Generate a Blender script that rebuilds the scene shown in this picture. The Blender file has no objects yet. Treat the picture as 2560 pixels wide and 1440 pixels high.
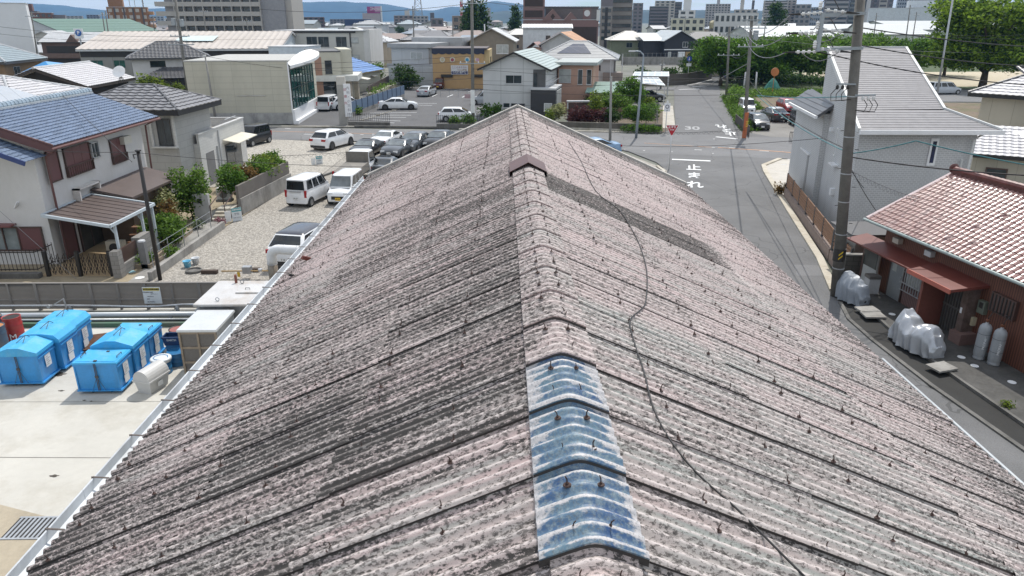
import bpy, bmesh, math, random
from mathutils import Vector, Matrix, noise
sc = bpy.context.scene; COL = sc.collection
R = math.radians
rnd = random.Random(7)
# ---------------------------------------------------------------- camera model (pixels of the 2560 px photograph -> places in the town)
F = 1800.; TP = 670/1800; PIT = math.atan(TP); CP = math.cos(PIT); SP = math.sin(PIT); PSI = .0125; CAMZ = 10.6
_c, _s = math.cos(PSI), math.sin(PSI)
FW = (_s*CP, _c*CP, -SP); RT = (_c, -_s, 0); UP = (_s*SP, _c*SP, CP)
def ray(u, v):
    a = (u-1280)/F; b = (720-v)/F
    return [FW[i]+a*RT[i]+b*UP[i] for i in range(3)]
def P(u, v, z=0.):
    d = ray(u, v); t = (z-CAMZ)/d[2]
    return Vector((d[0]*t, d[1]*t, z))
def Q(u, v, y):
    d = ray(u, v); t = y/d[1]
    return Vector((d[0]*t, y, CAMZ+d[2]*t))
# ---------------------------------------------------------------- materials
MT = {}
def nodes(m):
    m.use_nodes = True; nt = m.node_tree; b = nt.nodes.get('Principled BSDF')
    return nt, b
def N(nt, t, **k):
    n = nt.nodes.new(t)
    for a, v in k.items():
        if a.startswith('i_'): n.inputs[a[2:].replace('_', ' ')].default_value = v
        else: setattr(n, a, v)
    return n
def L(nt, a, b): nt.links.new(a, b)
def rgb(c): return (c[0], c[1], c[2], 1)
def coords(nt, scale=(1, 1, 1), kind='Object'):
    t = N(nt, 'ShaderNodeTexCoord'); m = N(nt, 'ShaderNodeMapping'); m.inputs['Scale'].default_value = scale
    L(nt, t.outputs[kind], m.inputs['Vector']); return m.outputs['Vector']
def noi(nt, vec, scale, detail=4, rough=.6):
    n = N(nt, 'ShaderNodeTexNoise'); n.inputs['Scale'].default_value = scale; n.inputs['Detail'].default_value = detail; n.inputs['Roughness'].default_value = rough
    L(nt, vec, n.inputs['Vector']); return n.outputs['Fac']
def ramp(nt, fac, lo, hi, a=(0, 0, 0), b=(1, 1, 1)):
    r = N(nt, 'ShaderNodeValToRGB'); e = r.color_ramp.elements
    e[0].position = lo; e[0].color = rgb(a); e[1].position = hi; e[1].color = rgb(b)
    L(nt, fac, r.inputs['Fac']); return r.outputs['Color']
def mix(nt, fac, a, b, mode='MIX'):
    m = N(nt, 'ShaderNodeMix', data_type='RGBA', blend_type=mode)
    for k, v in (('Factor', fac), ('A', a), ('B', b)):
        s = [i for i in m.inputs if i.name == k and (i.type == 'RGBA' or (k == 'Factor' and i.type == 'VALUE'))][0]
        if isinstance(v, (int, float)): s.default_value = v
        elif isinstance(v, tuple): s.default_value = rgb(v)
        else: L(nt, v, s)
    return [o for o in m.outputs if o.type == 'RGBA'][0]
def math_(nt, op, a, b=None, clamp=False):
    m = N(nt, 'ShaderNodeMath', operation=op, use_clamp=clamp)
    for i, v in enumerate((a, b)):
        if v is None: continue
        if isinstance(v, (int, float)): m.inputs[i].default_value = v
        else: L(nt, v, m.inputs[i])
    return m.outputs[0]
def bump(nt, b, h, strength=.3, dist=.02):
    n = N(nt, 'ShaderNodeBump'); n.inputs['Strength'].default_value = strength; n.inputs['Distance'].default_value = dist
    L(nt, h, n.inputs['Height']); L(nt, n.outputs['Normal'], b.inputs['Normal'])
def M(name, c, rough=.75, metal=0, var=.12, scale=1.5, dirt=None, dscale=.7, bmp=0, spec=None, coat=0):
    """plain weathered surface: colour varied by two sizes of noise, optional dirt colour in patches"""
    if name in MT: return MT[name]
    m = bpy.data.materials.new(name); nt, b = nodes(m)
    v = coords(nt); n1 = noi(nt, v, scale, 5); n2 = noi(nt, v, scale*9, 3)
    f = math_(nt, 'ADD', math_(nt, 'MULTIPLY', n1, .65), math_(nt, 'MULTIPLY', n2, .35))
    lo = tuple(max(0, x*(1-var*1.6)) for x in c); hi = tuple(min(1, x*(1+var*1.3)) for x in c)
    col = ramp(nt, f, .3, .7, lo, hi)
    if dirt:
        d = noi(nt, coords(nt, (1, 1, .35)), dscale, 6, .7)
        col = mix(nt, ramp(nt, d, .48, .72), col, dirt)
    L(nt, col, b.inputs['Base Color'])
    b.inputs['Roughness'].default_value = rough; b.inputs['Metallic'].default_value = metal
    if spec is not None: b.inputs['Specular IOR Level'].default_value = spec
    if coat: b.inputs['Coat Weight'].default_value = coat; b.inputs['Coat Roughness'].default_value = .08
    if bmp: bump(nt, b, n2, bmp, .02)
    MT[name] = m; return m
def M_panel(name, c, w=.9, h=.45, gap=.012, gapc=None, rough=.7, var=.06, dirt=None, off=.5, axis='xz'):
    """wall siding / tile: brick texture on world-sized panels, seen on both x- and y-facing walls"""
    if name in MT: return MT[name]
    m = bpy.data.materials.new(name); nt, b = nodes(m)
    t = N(nt, 'ShaderNodeTexCoord'); sp = N(nt, 'ShaderNodeSeparateXYZ'); L(nt, t.outputs['Object'], sp.inputs[0])
    cb = N(nt, 'ShaderNodeCombineXYZ')
    L(nt, math_(nt, 'ADD', sp.outputs[0], sp.outputs[1]), cb.inputs[0]); L(nt, sp.outputs[2], cb.inputs[1])
    br = N(nt, 'ShaderNodeTexBrick'); br.offset = off
    L(nt, cb.outputs[0], br.inputs['Vector'])
    for k, v in (('Scale', 1), ('Brick Width', w), ('Row Height', h), ('Mortar Size', gap), ('Mortar Smooth', .2), ('Bias', 0)): br.inputs[k].default_value = v
    gapc = gapc or tuple(x*.55 for x in c)
    br.inputs['Color1'].default_value = rgb(tuple(x*(1-var) for x in c)); br.inputs['Color2'].default_value = rgb(tuple(min(1, x*(1+var)) for x in c)); br.inputs['Mortar'].default_value = rgb(gapc)
    col = br.outputs['Color']
    n = noi(nt, coords(nt, (1, 1, .3)), .9, 6, .7)
    col = mix(nt, math_(nt, 'MULTIPLY', ramp(nt, n, .45, .8), .5), col, dirt or tuple(x*.72 for x in c))
    L(nt, col, b.inputs['Base Color']); b.inputs['Roughness'].default_value = rough
    bump(nt, b, br.outputs['Fac'], -.4, .01)
    MT[name] = m; return m
def M_glass(name, c=(.03, .04, .045), rough=.05):
    if name in MT: return MT[name]
    m = bpy.data.materials.new(name); nt, b = nodes(m)
    n = noi(nt, coords(nt), .8, 3)
    L(nt, ramp(nt, n, .35, .7, tuple(x*.6 for x in c), tuple(x*1.6 for x in c)), b.inputs['Base Color'])
    b.inputs['Roughness'].default_value = rough; b.inputs['Specular IOR Level'].default_value = .6
    MT[name] = m; return m
# ---------------------------------------------------------------- mesh collector
W = {}
class MB:
    def __init__(s): s.v = []; s.f = []; s.m = []; s.attr = None
    def add(s, vs, fs, m=0):
        o = len(s.v); s.v += [Vector(p) for p in vs]; s.f += [tuple(i+o for i in f) for f in fs]; s.m += [m]*len(fs); return s
    def quad(s, *p, m=0): return s.add(p, [tuple(range(len(p)))], m)
    def box(s, x0, x1, y0, y1, z0, z1, m=0, mat=None, taper=0):
        t = taper
        vs = [(x0, y0, z0), (x1, y0, z0), (x1, y1, z0), (x0, y1, z0), (x0+t, y0+t, z1), (x1-t, y0+t, z1), (x1-t, y1-t, z1), (x0+t, y1-t, z1)]
        if mat: vs = [mat @ Vector(p) for p in vs]
        return s.add(vs, [(0, 3, 2, 1), (4, 5, 6, 7), (0, 1, 5, 4), (1, 2, 6, 5), (2, 3, 7, 6), (3, 0, 4, 7)], m)
    def prism(s, poly, z0, z1, m=0, mtop=None):
        """upright prism over a ground polygon [(x,y)...]; z may be lists"""
        n = len(poly); a = [(p[0], p[1], z0 if not hasattr(z0, '__len__') else z0[i]) for i, p in enumerate(poly)]
        b = [(p[0], p[1], z1 if not hasattr(z1, '__len__') else z1[i]) for i, p in enumerate(poly)]
        s.add(a+b, [tuple(reversed(range(n)))]+[(i, (i+1) % n, n+(i+1) % n, n+i) for i in range(n)], m)
        s.add(b, [tuple(range(n))], m if mtop is None else mtop); return s
    def slab(s, poly, th, m=0):
        """a 3-D polygon given a thickness downwards"""
        n = len(poly); a = [Vector(p) for p in poly]; b = [p-Vector((0, 0, th)) for p in a]
        return s.add(a+b, [tuple(range(n)), tuple(reversed(range(n, 2*n)))]+[(i, n+i, n+(i+1) % n, (i+1) % n) for i in range(n)], m)
    def beam(s, a, b, w, h=None, m=0):
        a = Vector(a); b = Vector(b); d = (b-a).normalized(); h = h or w
        up = Vector((0, 0, 1)) if abs(d.z) < .95 else Vector((0, 1, 0))
        x = d.cross(up).normalized(); y = x.cross(d)
        vs = [p+x*i*w/2+y*j*h/2 for p in (a, b) for i, j in ((-1, -1), (1, -1), (1, 1), (-1, 1))]
        return s.add(vs, [(0, 1, 2, 3), (7, 6, 5, 4), (0, 4, 5, 1), (1, 5, 6, 2), (2, 6, 7, 3), (3, 7, 4, 0)], m)
    def tube(s, pts, r, n=8, m=0, cap=True):
        pts = [Vector(p) for p in pts]; rr = r if hasattr(r, '__len__') else [r]*len(pts); o = len(s.v); fs = []
        px = None
        for i, p in enumerate(pts):
            d = (pts[min(i+1, len(pts)-1)]-pts[max(i-1, 0)]).normalized()
            if px is None:
                px = d.cross(Vector((0, 0, 1)) if abs(d.z) < .95 else Vector((0, 1, 0))).normalized()
            else: px = (px-d*px.dot(d)).normalized()
            py = d.cross(px)
            s.v += [p+(px*math.cos(2*math.pi*k/n)+py*math.sin(2*math.pi*k/n))*rr[i] for k in range(n)]
        for i in range(len(pts)-1):
            for k in range(n): fs.append((o+i*n+k, o+i*n+(k+1) % n, o+(i+1)*n+(k+1) % n, o+(i+1)*n+k))
        if cap: fs += [tuple(o+k for k in reversed(range(n))), tuple(o+(len(pts)-1)*n+k for k in range(n))]
        s.f += fs; s.m += [m]*len(fs); return s
    def lathe(s, c, prof, n=16, m=0, ax=None):
        """profile [(r,z)...] turned about a vertical (or given) axis at c"""
        c = Vector(c); o = len(s.v); fs = []; k = len(prof)
        for r, z in prof:
            for i in range(n):
                q = Vector((r*math.cos(2*math.pi*i/n), r*math.sin(2*math.pi*i/n), z))
                s.v.append(c+(ax @ q if ax else q))
        for j in range(k-1):
            for i in range(n): fs.append((o+j*n+i, o+j*n+(i+1) % n, o+(j+1)*n+(i+1) % n, o+(j+1)*n+i))
        fs += [tuple(o+i for i in reversed(range(n))), tuple(o+(k-1)*n+i for i in range(n))]
        s.f += fs; s.m += [m]*len(fs); return s
    def build(s, name, mats, parent=None, smooth=False):
        me = bpy.data.meshes.new(name); vs = s.v
        if parent is not None:
            inv = W[parent].inverted(); vs = [inv @ v for v in vs]
        me.from_pydata([tuple(v) for v in vs], [], s.f)
        for m in (mats if isinstance(mats, (list, tuple)) else [mats]): me.materials.append(m)
        me.polygons.foreach_set('material_index', s.m)
        if smooth: me.polygons.foreach_set('use_smooth', [True]*len(s.f))
        me.update(); o = bpy.data.objects.new(name, me); COL.objects.link(o)
        if parent is not None: o.parent = parent; W[o] = W[parent]
        else: W[o] = Matrix.Identity(4)
        return o
def tag(o, label=None, cat=None, group=None, kind=None):
    if label: o['label'] = label
    if cat: o['category'] = cat
    if group: o['group'] = group
    if kind: o['kind'] = kind
    return o
def thing(name, label, cat, loc=(0, 0, 0), rz=0, group=None):
    o = bpy.data.objects.new(name, None); COL.objects.link(o); o.empty_display_size = .2
    o.location = loc; o.rotation_euler = (0, 0, rz); W[o] = Matrix.Translation(Vector(loc)) @ Matrix.Rotation(rz, 4, 'Z')
    return tag(o, label, cat, group)
def struct(o): o['kind'] = 'structure'; return o
def dup(root, loc, rz=0, label=None, group=None, scale=None):
    r = root.copy(); COL.objects.link(r); r.location = loc; r.rotation_euler = (0, 0, rz)
    if scale: r.scale = scale
    if label: r['label'] = label
    if group: r['group'] = group
    def rec(src, dst):
        for ch in list(src.children):
            c = ch.copy(); COL.objects.link(c); c.parent = dst; rec(ch, c)
    rec(root, r); return r
def text(body, size, mat, parent, matrix, name='lettering', ext=.004, bold=0):
    cu = bpy.data.curves.new(name, 'FONT'); cu.body = body; cu.size = size; cu.align_x = 'CENTER'; cu.align_y = 'CENTER'; cu.extrude = ext; cu.offset = bold
    t = bpy.data.objects.new('tmp', cu); COL.objects.link(t)
    dg = bpy.context.evaluated_depsgraph_get(); me = bpy.data.meshes.new_from_object(t.evaluated_get(dg))
    bpy.data.objects.remove(t); bpy.data.curves.remove(cu)
    me.materials.clear(); me.materials.append(mat)
    o = bpy.data.objects.new(name, me); COL.objects.link(o)
    if parent is not None: o.parent = parent; o.matrix_local = W[parent].inverted() @ matrix; W[o] = matrix
    else: o.matrix_world = matrix; W[o] = matrix
    return o
def frame(o, x, z):
    """matrix with text x-axis along x, up along z, at o"""
    x = Vector(x).normalized(); z = Vector(z).normalized(); y = z; n = x.cross(y).normalized(); y = n.cross(x)
    m = Matrix.Identity(4)
    for i, c in enumerate((x, y, n)):
        for k in range(3): m[k][i] = c[k]
    for k in range(3): m[k][3] = o[k]
    return m
# ---------------------------------------------------------------- camera, sun, sky
cd = bpy.data.cameras.new('camera'); cam = bpy.data.objects.new('camera', cd); COL.objects.link(cam); sc.camera = cam
cd.sensor_width = 36; cd.lens = 36*F/2560; cd.clip_start = .1; cd.clip_end = 40000
cam.matrix_world = Matrix(((RT[0], UP[0], -FW[0], 0), (RT[1], UP[1], -FW[1], 0), (RT[2], UP[2], -FW[2], CAMZ), (0, 0, 0, 1)))
SUN_AZ, SUN_EL = R(19), R(57)
sd = Vector((math.sin(SUN_AZ)*math.cos(SUN_EL), math.cos(SUN_AZ)*math.cos(SUN_EL), math.sin(SUN_EL)))
sl = bpy.data.lights.new('sun', 'SUN'); sl.energy = 3.4; sl.angle = R(.6); sl.color = (1, .955, .89)
so = bpy.data.objects.new('sun', sl); COL.objects.link(so); so.rotation_euler = sd.to_track_quat('Z', 'Y').to_euler()
wd = bpy.data.worlds.new('World'); sc.world = wd; wd.use_nodes = True; nt = wd.node_tree
bg = nt.nodes['Background']; sky = N(nt, 'ShaderNodeTexSky', sky_type='NISHITA'); sky.sun_disc = False
sky.sun_elevation = SUN_EL; sky.sun_rotation = SUN_AZ; sky.altitude = 50; sky.air_density = 1.2; sky.dust_density = .6; sky.ozone_density = 1.5
tcw = N(nt, 'ShaderNodeTexCoord'); mp = N(nt, 'ShaderNodeMapping'); mp.inputs['Scale'].default_value = (3, 3, 26)
L(nt, tcw.outputs['Generated'], mp.inputs['Vector'])
cl = noi(nt, mp.outputs['Vector'], 2.2, 8, .62)
cf = ramp(nt, cl, .34, .52)
skc = mix(nt, 1.0, sky.outputs['Color'], (.75, .95, 1.15), 'MULTIPLY')
L(nt, mix(nt, math_(nt, 'MULTIPLY', cf, .9), skc, (7.6, 7.7, 7.75)), bg.inputs['Color']); bg.inputs['Strength'].default_value = .125
sc.view_settings.view_transform = 'Standard'; sc.view_settings.look = 'None'; sc.view_settings.exposure = .22; sc.view_settings.gamma = 1
sc.cycles.max_bounces = 6; sc.cycles.diffuse_bounces = 3; sc.cycles.glossy_bounces = 3; sc.cycles.transmission_bounces = 4; sc.cycles.transparent_max_bounces = 8
sc.cycles.caustics_reflective = False; sc.cycles.caustics_refractive = False
# ---------------------------------------------------------------- shared materials
def M_asphalt(name, c, patch=.25, warm=0, scale=.35):
    if name in MT: return MT[name]
    m = bpy.data.materials.new(name); nt, b = nodes(m); v = coords(nt)
    n1 = noi(nt, v, scale, 6, .65); n2 = noi(nt, v, 38, 2); n3 = noi(nt, v, 3, 4)
    col = ramp(nt, n1, .3, .7, tuple(x*(1-patch) for x in c), tuple(x*(1+patch) for x in c))
    col = mix(nt, .45, col, ramp(nt, n2, .3, .7, tuple(x*.6 for x in c), tuple(x*1.45 for x in c)))
    vo = N(nt, 'ShaderNodeTexVoronoi', feature='DISTANCE_TO_EDGE'); vo.inputs['Scale'].default_value = .16
    w = N(nt, 'ShaderNodeVectorMath', operation='ADD'); L(nt, v, w.inputs[0])
    nv = N(nt, 'ShaderNodeTexNoise'); nv.inputs['Scale'].default_value = .9; L(nt, v, nv.inputs['Vector']); L(nt, nv.outputs['Color'], w.inputs[1]); L(nt, w.outputs[0], vo.inputs['Vector'])
    cr = math_(nt, 'MULTIPLY', math_(nt, 'LESS_THAN', vo.outputs['Distance'], .0035), .55)
    col = mix(nt, cr, col, tuple(x*.35 for x in c))
    st = ramp(nt, n3, .62, .78)
    col = mix(nt, math_(nt, 'MULTIPLY', st, .25), col, tuple(x*.5 for x in c))
    L(nt, col, b.inputs['Base Color']); b.inputs['Roughness'].default_value = .9; bump(nt, b, n2, .35, .01)
    MT[name] = m; return m
def M_gravel(name, c, dark, scale=14):
    if name in MT: return MT[name]
    m = bpy.data.materials.new(name); nt, b = nodes(m); v = coords(nt)
    vo = N(nt, 'ShaderNodeTexVoronoi'); vo.inputs['Scale'].default_value = scale; L(nt, v, vo.inputs['Vector'])
    n1 = noi(nt, v, .35, 6, .7); n2 = noi(nt, v, 5, 4)
    sp = N(nt, 'ShaderNodeSeparateColor'); L(nt, vo.outputs['Color'], sp.inputs[0])
    col = ramp(nt, sp.outputs[0], .05, .95, tuple(x*.55 for x in c), tuple(x*1.35 for x in c))
    col = mix(nt, ramp(nt, n1, .42, .7), col, mix(nt, .5, col, tuple(x*1.1 for x in c)))
    col = mix(nt, math_(nt, 'MULTIPLY', ramp(nt, vo.outputs['Distance'], .35, .8), .55), col, dark)
    col = mix(nt, math_(nt, 'MULTIPLY', ramp(nt, n2, .56, .75), .35), col, dark)
    L(nt, col, b.inputs['Base Color']); b.inputs['Roughness'].default_value = .95
    bump(nt, b, math_(nt, 'MULTIPLY', vo.outputs['Distance'], -1), .8, .03); MT[name] = m; return m
ASPH = M_asphalt('asphalt', (.165, .165, .167)); ASPH2 = M_asphalt('asphalt_lane', (.135, .135, .136), .3)
CONC = M('yard_concrete', (.50, .485, .44), .85, var=.06, scale=.5, dirt=(.36, .335, .28), dscale=.35)
TAN = M('tan_paving', (.37, .32, .24), .9, var=.14, scale=.8, bmp=.3)
GRAV = M_gravel('gravel', (.37, .345, .305), (.16, .145, .125))
WHITE = M('white_paint', (.78, .79, .8), .5, var=.05); WLINE = M('road_white', (.74, .75, .75), .8, var=.12, scale=4)
OLINE = M('road_orange', (.55, .3, .16), .8, var=.2, scale=4)
BLACK = M('black_metal', (.025, .023, .022), .5); DGREY = M('dark_grey', (.07, .07, .072), .6); GREY = M('mid_grey', (.25, .25, .25), .6); LGREY = M('light_grey', (.5, .51, .52), .55)
CONCW = M('concrete_wall', (.3, .29, .27), .9, var=.15, dirt=(.14, .13, .12), dscale=.8, bmp=.2)
CONCK = M('kerb_concrete', (.5, .47, .41), .9, var=.12, dirt=(.3, .26, .19))
CONCD = M('dark_concrete', (.15, .145, .135), .9, var=.2, dirt=(.06, .058, .05))
SOIL = M('soil', (.13, .1, .07), .95, var=.3, scale=2, bmp=.5)
GLASS = M_glass('window_glass'); CURT = M('curtain', (.42, .44, .43), .3, var=.2, scale=2)
BROWNM = M('brown_metal', (.085, .05, .042), .45); MAROON = M('maroon_shutter', (.145, .062, .062), .5, var=.06)
RUST = M('rust', (.16, .06, .03), .85, var=.4, scale=8); ALU = M('aluminium', (.55, .56, .58), .35, metal=.6)
STEEL = M('galvanised', (.42, .44, .46), .4, metal=.5, var=.15, dirt=(.25, .24, .23)); WOOD = M('brown_wood', (.2, .105, .06), .7, var=.2, scale=3)
POLEC = M('pole_concrete', (.17, .165, .15), .85, var=.2, scale=2); WIREM = M('wire_black', (.02, .02, .021), .6); WIREG = M('wire_grey', (.22, .225, .23), .5); WIRET = M('wire_teal', (.03, .17, .19), .5)
# ---------------------------------------------------------------- ground sheets
def sheet(name, poly, z, m, label=None):
    o = MB().quad(*[(p[0], p[1], z) for p in poly]).build(name, m); return struct(o)
g = MB(); g.quad((-16000, -300, -.06), (16000, -300, -.06), (16000, 16000, -.06), (-16000, 16000, -.06))
TOWN = bpy.data.materials.new('town_ground'); nt, b = nodes(TOWN); v = coords(nt)
nA = noi(nt, v, .02, 8, .7); nB = noi(nt, v, .2, 6)
c = ramp(nt, nA, .35, .65, (.17, .165, .155), (.1, .13, .07)); L(nt, mix(nt, .35, c, ramp(nt, nB, .3, .7, (.06, .06, .055), (.3, .29, .27))), b.inputs['Base Color']); b.inputs['Roughness'].default_value = .95
struct(g.build('ground', TOWN))
# ---------------------------------------------------------------- the old factory roof
XR, ZR, SL = .462, 8.02, .45          # ridge x, ridge z, slope
Y0, Y1 = 1.2, 23.1
WL, WR = 4.82, 5.5
NL = math.sqrt(1+SL*SL)
def slope_z(x): return ZR-SL*abs(x-XR)
PITCH, AMP, SHEET = .125, .019, .75
YS = 2.30                              # phase of the sheet grid
ROOFM = bpy.data.materials.new('weathered_slate_roof'); nt, b = nodes(ROOFM)
at = N(nt, 'ShaderNodeVertexColor'); at.layer_name = 'wear_gap_shade'; sp = N(nt, 'ShaderNodeSeparateColor'); L(nt, at.outputs['Color'], sp.inputs[0])
lich_shade, tint, stripe = sp.outputs
v = coords(nt)
n_f = noi(nt, coords(nt, (.6, 1.25, 1)), 36, 6, .75); n_m = noi(nt, coords(nt, (.3, 1.9, .6)), 8, 5, .65); n_l = noi(nt, v, .55, 4); n_s = noi(nt, coords(nt, (1, 9, 1)), 2.2, 4, .6); n_g = noi(nt, v, 150, 2, .6)
pink = ramp(nt, n_l, .35, .65, (.525, .408, .395), (.46, .375, .358))
pink = mix(nt, ramp(nt, n_s, .5, .75), pink, (.54, .455, .438))
green = mix(nt, ramp(nt, n_m, .4, .65), (.345, .36, .335), (.425, .385, .36))
base = mix(nt, tint, pink, green)
base = mix(nt, math_(nt, 'MULTIPLY', ramp(nt, n_g, .52, .72), .45), base, (.2, .175, .165))
# the crest of every corrugation is mixed paler
base = mix(nt, math_(nt, 'MULTIPLY', ramp(nt, stripe, .8, .97), .6), base, (.62, .555, .535))
d = math_(nt, 'ADD', math_(nt, 'MULTIPLY', n_f, 1.3), math_(nt, 'MULTIPLY', n_m, .62))
d = math_(nt, 'ADD', d, math_(nt, 'MULTIPLY', lich_shade, .46))
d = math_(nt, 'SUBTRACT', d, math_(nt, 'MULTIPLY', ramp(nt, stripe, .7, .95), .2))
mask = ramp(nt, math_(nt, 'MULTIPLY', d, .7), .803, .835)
fine = ramp(nt, math_(nt, 'ADD', n_f, math_(nt, 'MULTIPLY', lich_shade, .2)), .528, .57)
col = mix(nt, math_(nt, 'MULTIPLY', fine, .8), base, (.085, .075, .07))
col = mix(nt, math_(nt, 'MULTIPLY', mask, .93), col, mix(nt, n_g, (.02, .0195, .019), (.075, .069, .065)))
L(nt, col, b.inputs['Base Color']); b.inputs['Roughness'].default_value = .92
bump(nt, b, math_(nt, 'ADD', n_f, math_(nt, 'MULTIPLY', n_g, .5)), .55, .008)
def setattr_wear_shade(o, cols):
    a = o.data.color_attributes.new('wear_gap_shade', 'FLOAT_COLOR', 'POINT')
    flat = []
    for c in cols: flat += [c[0], c[1], c[2], 1]
    a.data.foreach_set('color', flat)
fac = thing('factory_building', 'long old factory building with weathered pinkish corrugated slate gable roof in the foreground', 'building', (XR, 12, 0))
rr = random.Random(3)
def lich_map(side, y, w):
    """how much black lichen grows here: a stain map read off the roof"""
    n = noise.noise(Vector((y*.5, w*.5, side*7.3)))*.5
    if side < 0:
        d = .36+n*.36
        d += .15*math.exp(-((y-10)/6.5)**2-((w-1.1)/1.7)**2)
        d += .1*math.exp(-((y-5)/2.5)**2-((w-2.6)/1.6)**2)
        d -= .3*math.exp(-((y-14.5)/3.2)**2-((w-4.)/1.1)**2)
        d -= .16*math.exp(-((y-20)/3)**2-((w-1.2)/1.)**2)
        if w < 1.2 and y < 4.4: d -= .16
    else:
        d = .17+n*.3
        d += .1*math.exp(-((y-5)/3)**2-((w-4)/1.4)**2)
        d += .12*math.exp(-((w-5.4)/.5)**2)
    return d
def roof_side(side, Wd):
    mb = MB(); cols = []
    rows = [(0.05, 1.86), (1.76, 3.28 if side < 0 else 3.72), (3.155 if side < 0 else 3.6, Wd)]
    ns = int((Y1-Y0)/SHEET)+2
    for ri, (wa, wb) in enumerate(rows):
        for j in range(ns):
            ya = YS-SHEET*2+j*SHEET+(0, .022, -.02)[ri]*side+rr.uniform(-.006, .006); yb = ya+SHEET+.07
            if ya > Y1-.2: continue
            yb = min(yb, Y1); dr = rr.random(); dj = rr.uniform(-.008, .008); tj = rr.uniform(-.006, .006); tintv = rr.random()
            isdark = side > 0 and ri < 2 and abs(ya+.37-13.0) < .74
            isend = ya+SHEET > Y1-.75
            n = int(round((yb-ya)/PITCH*10)); m = 4
            o = len(mb.v)
            for k in range(m+1):
                w = wa+(wb-wa)*k/m
                for i in range(n+1):
                    y = ya+(yb-ya)*i/n; t = (y-ya)/SHEET
                    ph = (y-ya)/PITCH; wave = math.cos(2*math.pi*(ph-.25))
                    lift = (.022 if ya < 5 else .022-.014*min(1, (ya-5)/4))*(1-t)+.009*(k/m)*(1 if ri < 2 else .3)+dj*(1-t)*.6+tj*(k/m)+noise.noise(Vector((y*.8, w*.9, side)))*.006
                    h = AMP*wave+lift+.012
                    x = XR+side*w; z = ZR-SL*w
                    mb.v.append(Vector((x+side*h*SL/NL, y, z+h/NL)))
                    wi = int(math.floor(ph)); rs = noise.noise(Vector((wi*3.7+j*11.1, ri*5.3+w*.35, side*2.1)))
                    lv = lich_map(side, y, w)+(dr-.5)*.2+rs*.5
                    flank = math.cos(2*math.pi*(ph-.25)+1.1)   # growth sits on the flank and in the trough away from the sun
                    lv += -.13*flank
                    if k == m or (k == m-1 and ri == 2): lv += .2 if ri == 2 else .03
                    if isdark: lv = .72+rs*.2-(.45 if w > 3.3 else 0)
                    if isend: lv = .6+rs*.2
                    tv = max(0, min(1, .3+.9*noise.noise(Vector((wi*1.9+j*7.7, w*.45, 4+side)))+(tintv-.5)*.5+(.35 if y < 7 and side > 0 else 0)+(.5 if (isend or isdark) else 0)-(.35 if y > 12 else 0)))
                    cols.append((max(0, min(1, lv)), tv, .5+.5*wave))
            for k in range(m):
                for i in range(n):
                    a = o+k*(n+1)+i; q = (a, a+1, a+n+2, a+n+1)
                    mb.f.append(q if side < 0 else q[::-1]); mb.m.append(0)
            # turned-down edges: towards the camera and at the lower end of the sheet
            o2 = len(mb.v)
            for k in range(m+1): mb.v += [mb.v[o+k*(n+1)].copy(), mb.v[o+k*(n+1)]+Vector((0, .004, -.022 if ya < 5 else -.022+.015*min(1, (ya-5)/4)))]; cols += [(3 if ya < 6 else 1.0 if ya < 9 else .5, 0, 0)]*2  # camera-side edge blackened to stand for the shadow gap under the lap
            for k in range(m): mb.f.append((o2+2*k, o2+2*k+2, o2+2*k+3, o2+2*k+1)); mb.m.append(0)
            o3 = len(mb.v)
            for i in range(n+1): mb.v += [mb.v[o+m*(n+1)+i].copy(), mb.v[o+m*(n+1)+i]+Vector((-side*.004, 0, -.011))]; cols += [(.4, 0, 0)]*2
            for i in range(n): mb.f.append((o3+2*i, o3+2*i+2, o3+2*i+3, o3+2*i+1)); mb.m.append(0)
    ob = mb.build('roof_slope', ROOFM, fac, smooth=True); setattr_wear_shade(ob, cols)
    ob['label'] = 'slope thick with black lichen' if side < 0 else 'paler pink slope with one blackened row of sheets'
    return ob
roof_side(-1, WL); roof_side(1, WR)
# ridge caps
BLUECAP = bpy.data.materials.new('worn_blue_ridge'); nt, b = nodes(BLUECAP)
at = N(nt, 'ShaderNodeVertexColor'); at.layer_name = 'wear_gap_shade'; sp = N(nt, 'ShaderNodeSeparateColor'); L(nt, at.outputs['Color'], sp.inputs[0])
v = coords(nt); n1 = noi(nt, coords(nt, (1, 2, 1)), 7, 6, .7); n2 = noi(nt, v, 30, 5, .7); n3 = noi(nt, v, 2.2, 4, .6); n4 = noi(nt, v, 70, 4, .7)
blu = ramp(nt, n3, .35, .62, (.010, .055, .17), (.10, .18, .24))
blu = mix(nt, ramp(nt, n2, .45, .7), blu, (.22, .28, .30))
pal = mix(nt, ramp(nt, n2, .4, .7), (.40, .40, .41), (.55, .51, .50))
k = math_(nt, 'ADD', math_(nt, 'MULTIPLY', n1, 1.0), math_(nt, 'MULTIPLY', sp.outputs[0], .55)); k = math_(nt, 'ADD', k, math_(nt, 'MULTIPLY', sp.outputs[1], -.16))
col = mix(nt, ramp(nt, k, .56, .66), blu, pal)
col = mix(nt, math_(nt, 'MULTIPLY', ramp(nt, n4, .54, .6), .6), col, (.11, .12, .12))
L(nt, col, b.inputs['Base Color']); b.inputs['Roughness'].default_value = .5; bump(nt, b, n2, .4, .005)
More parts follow.
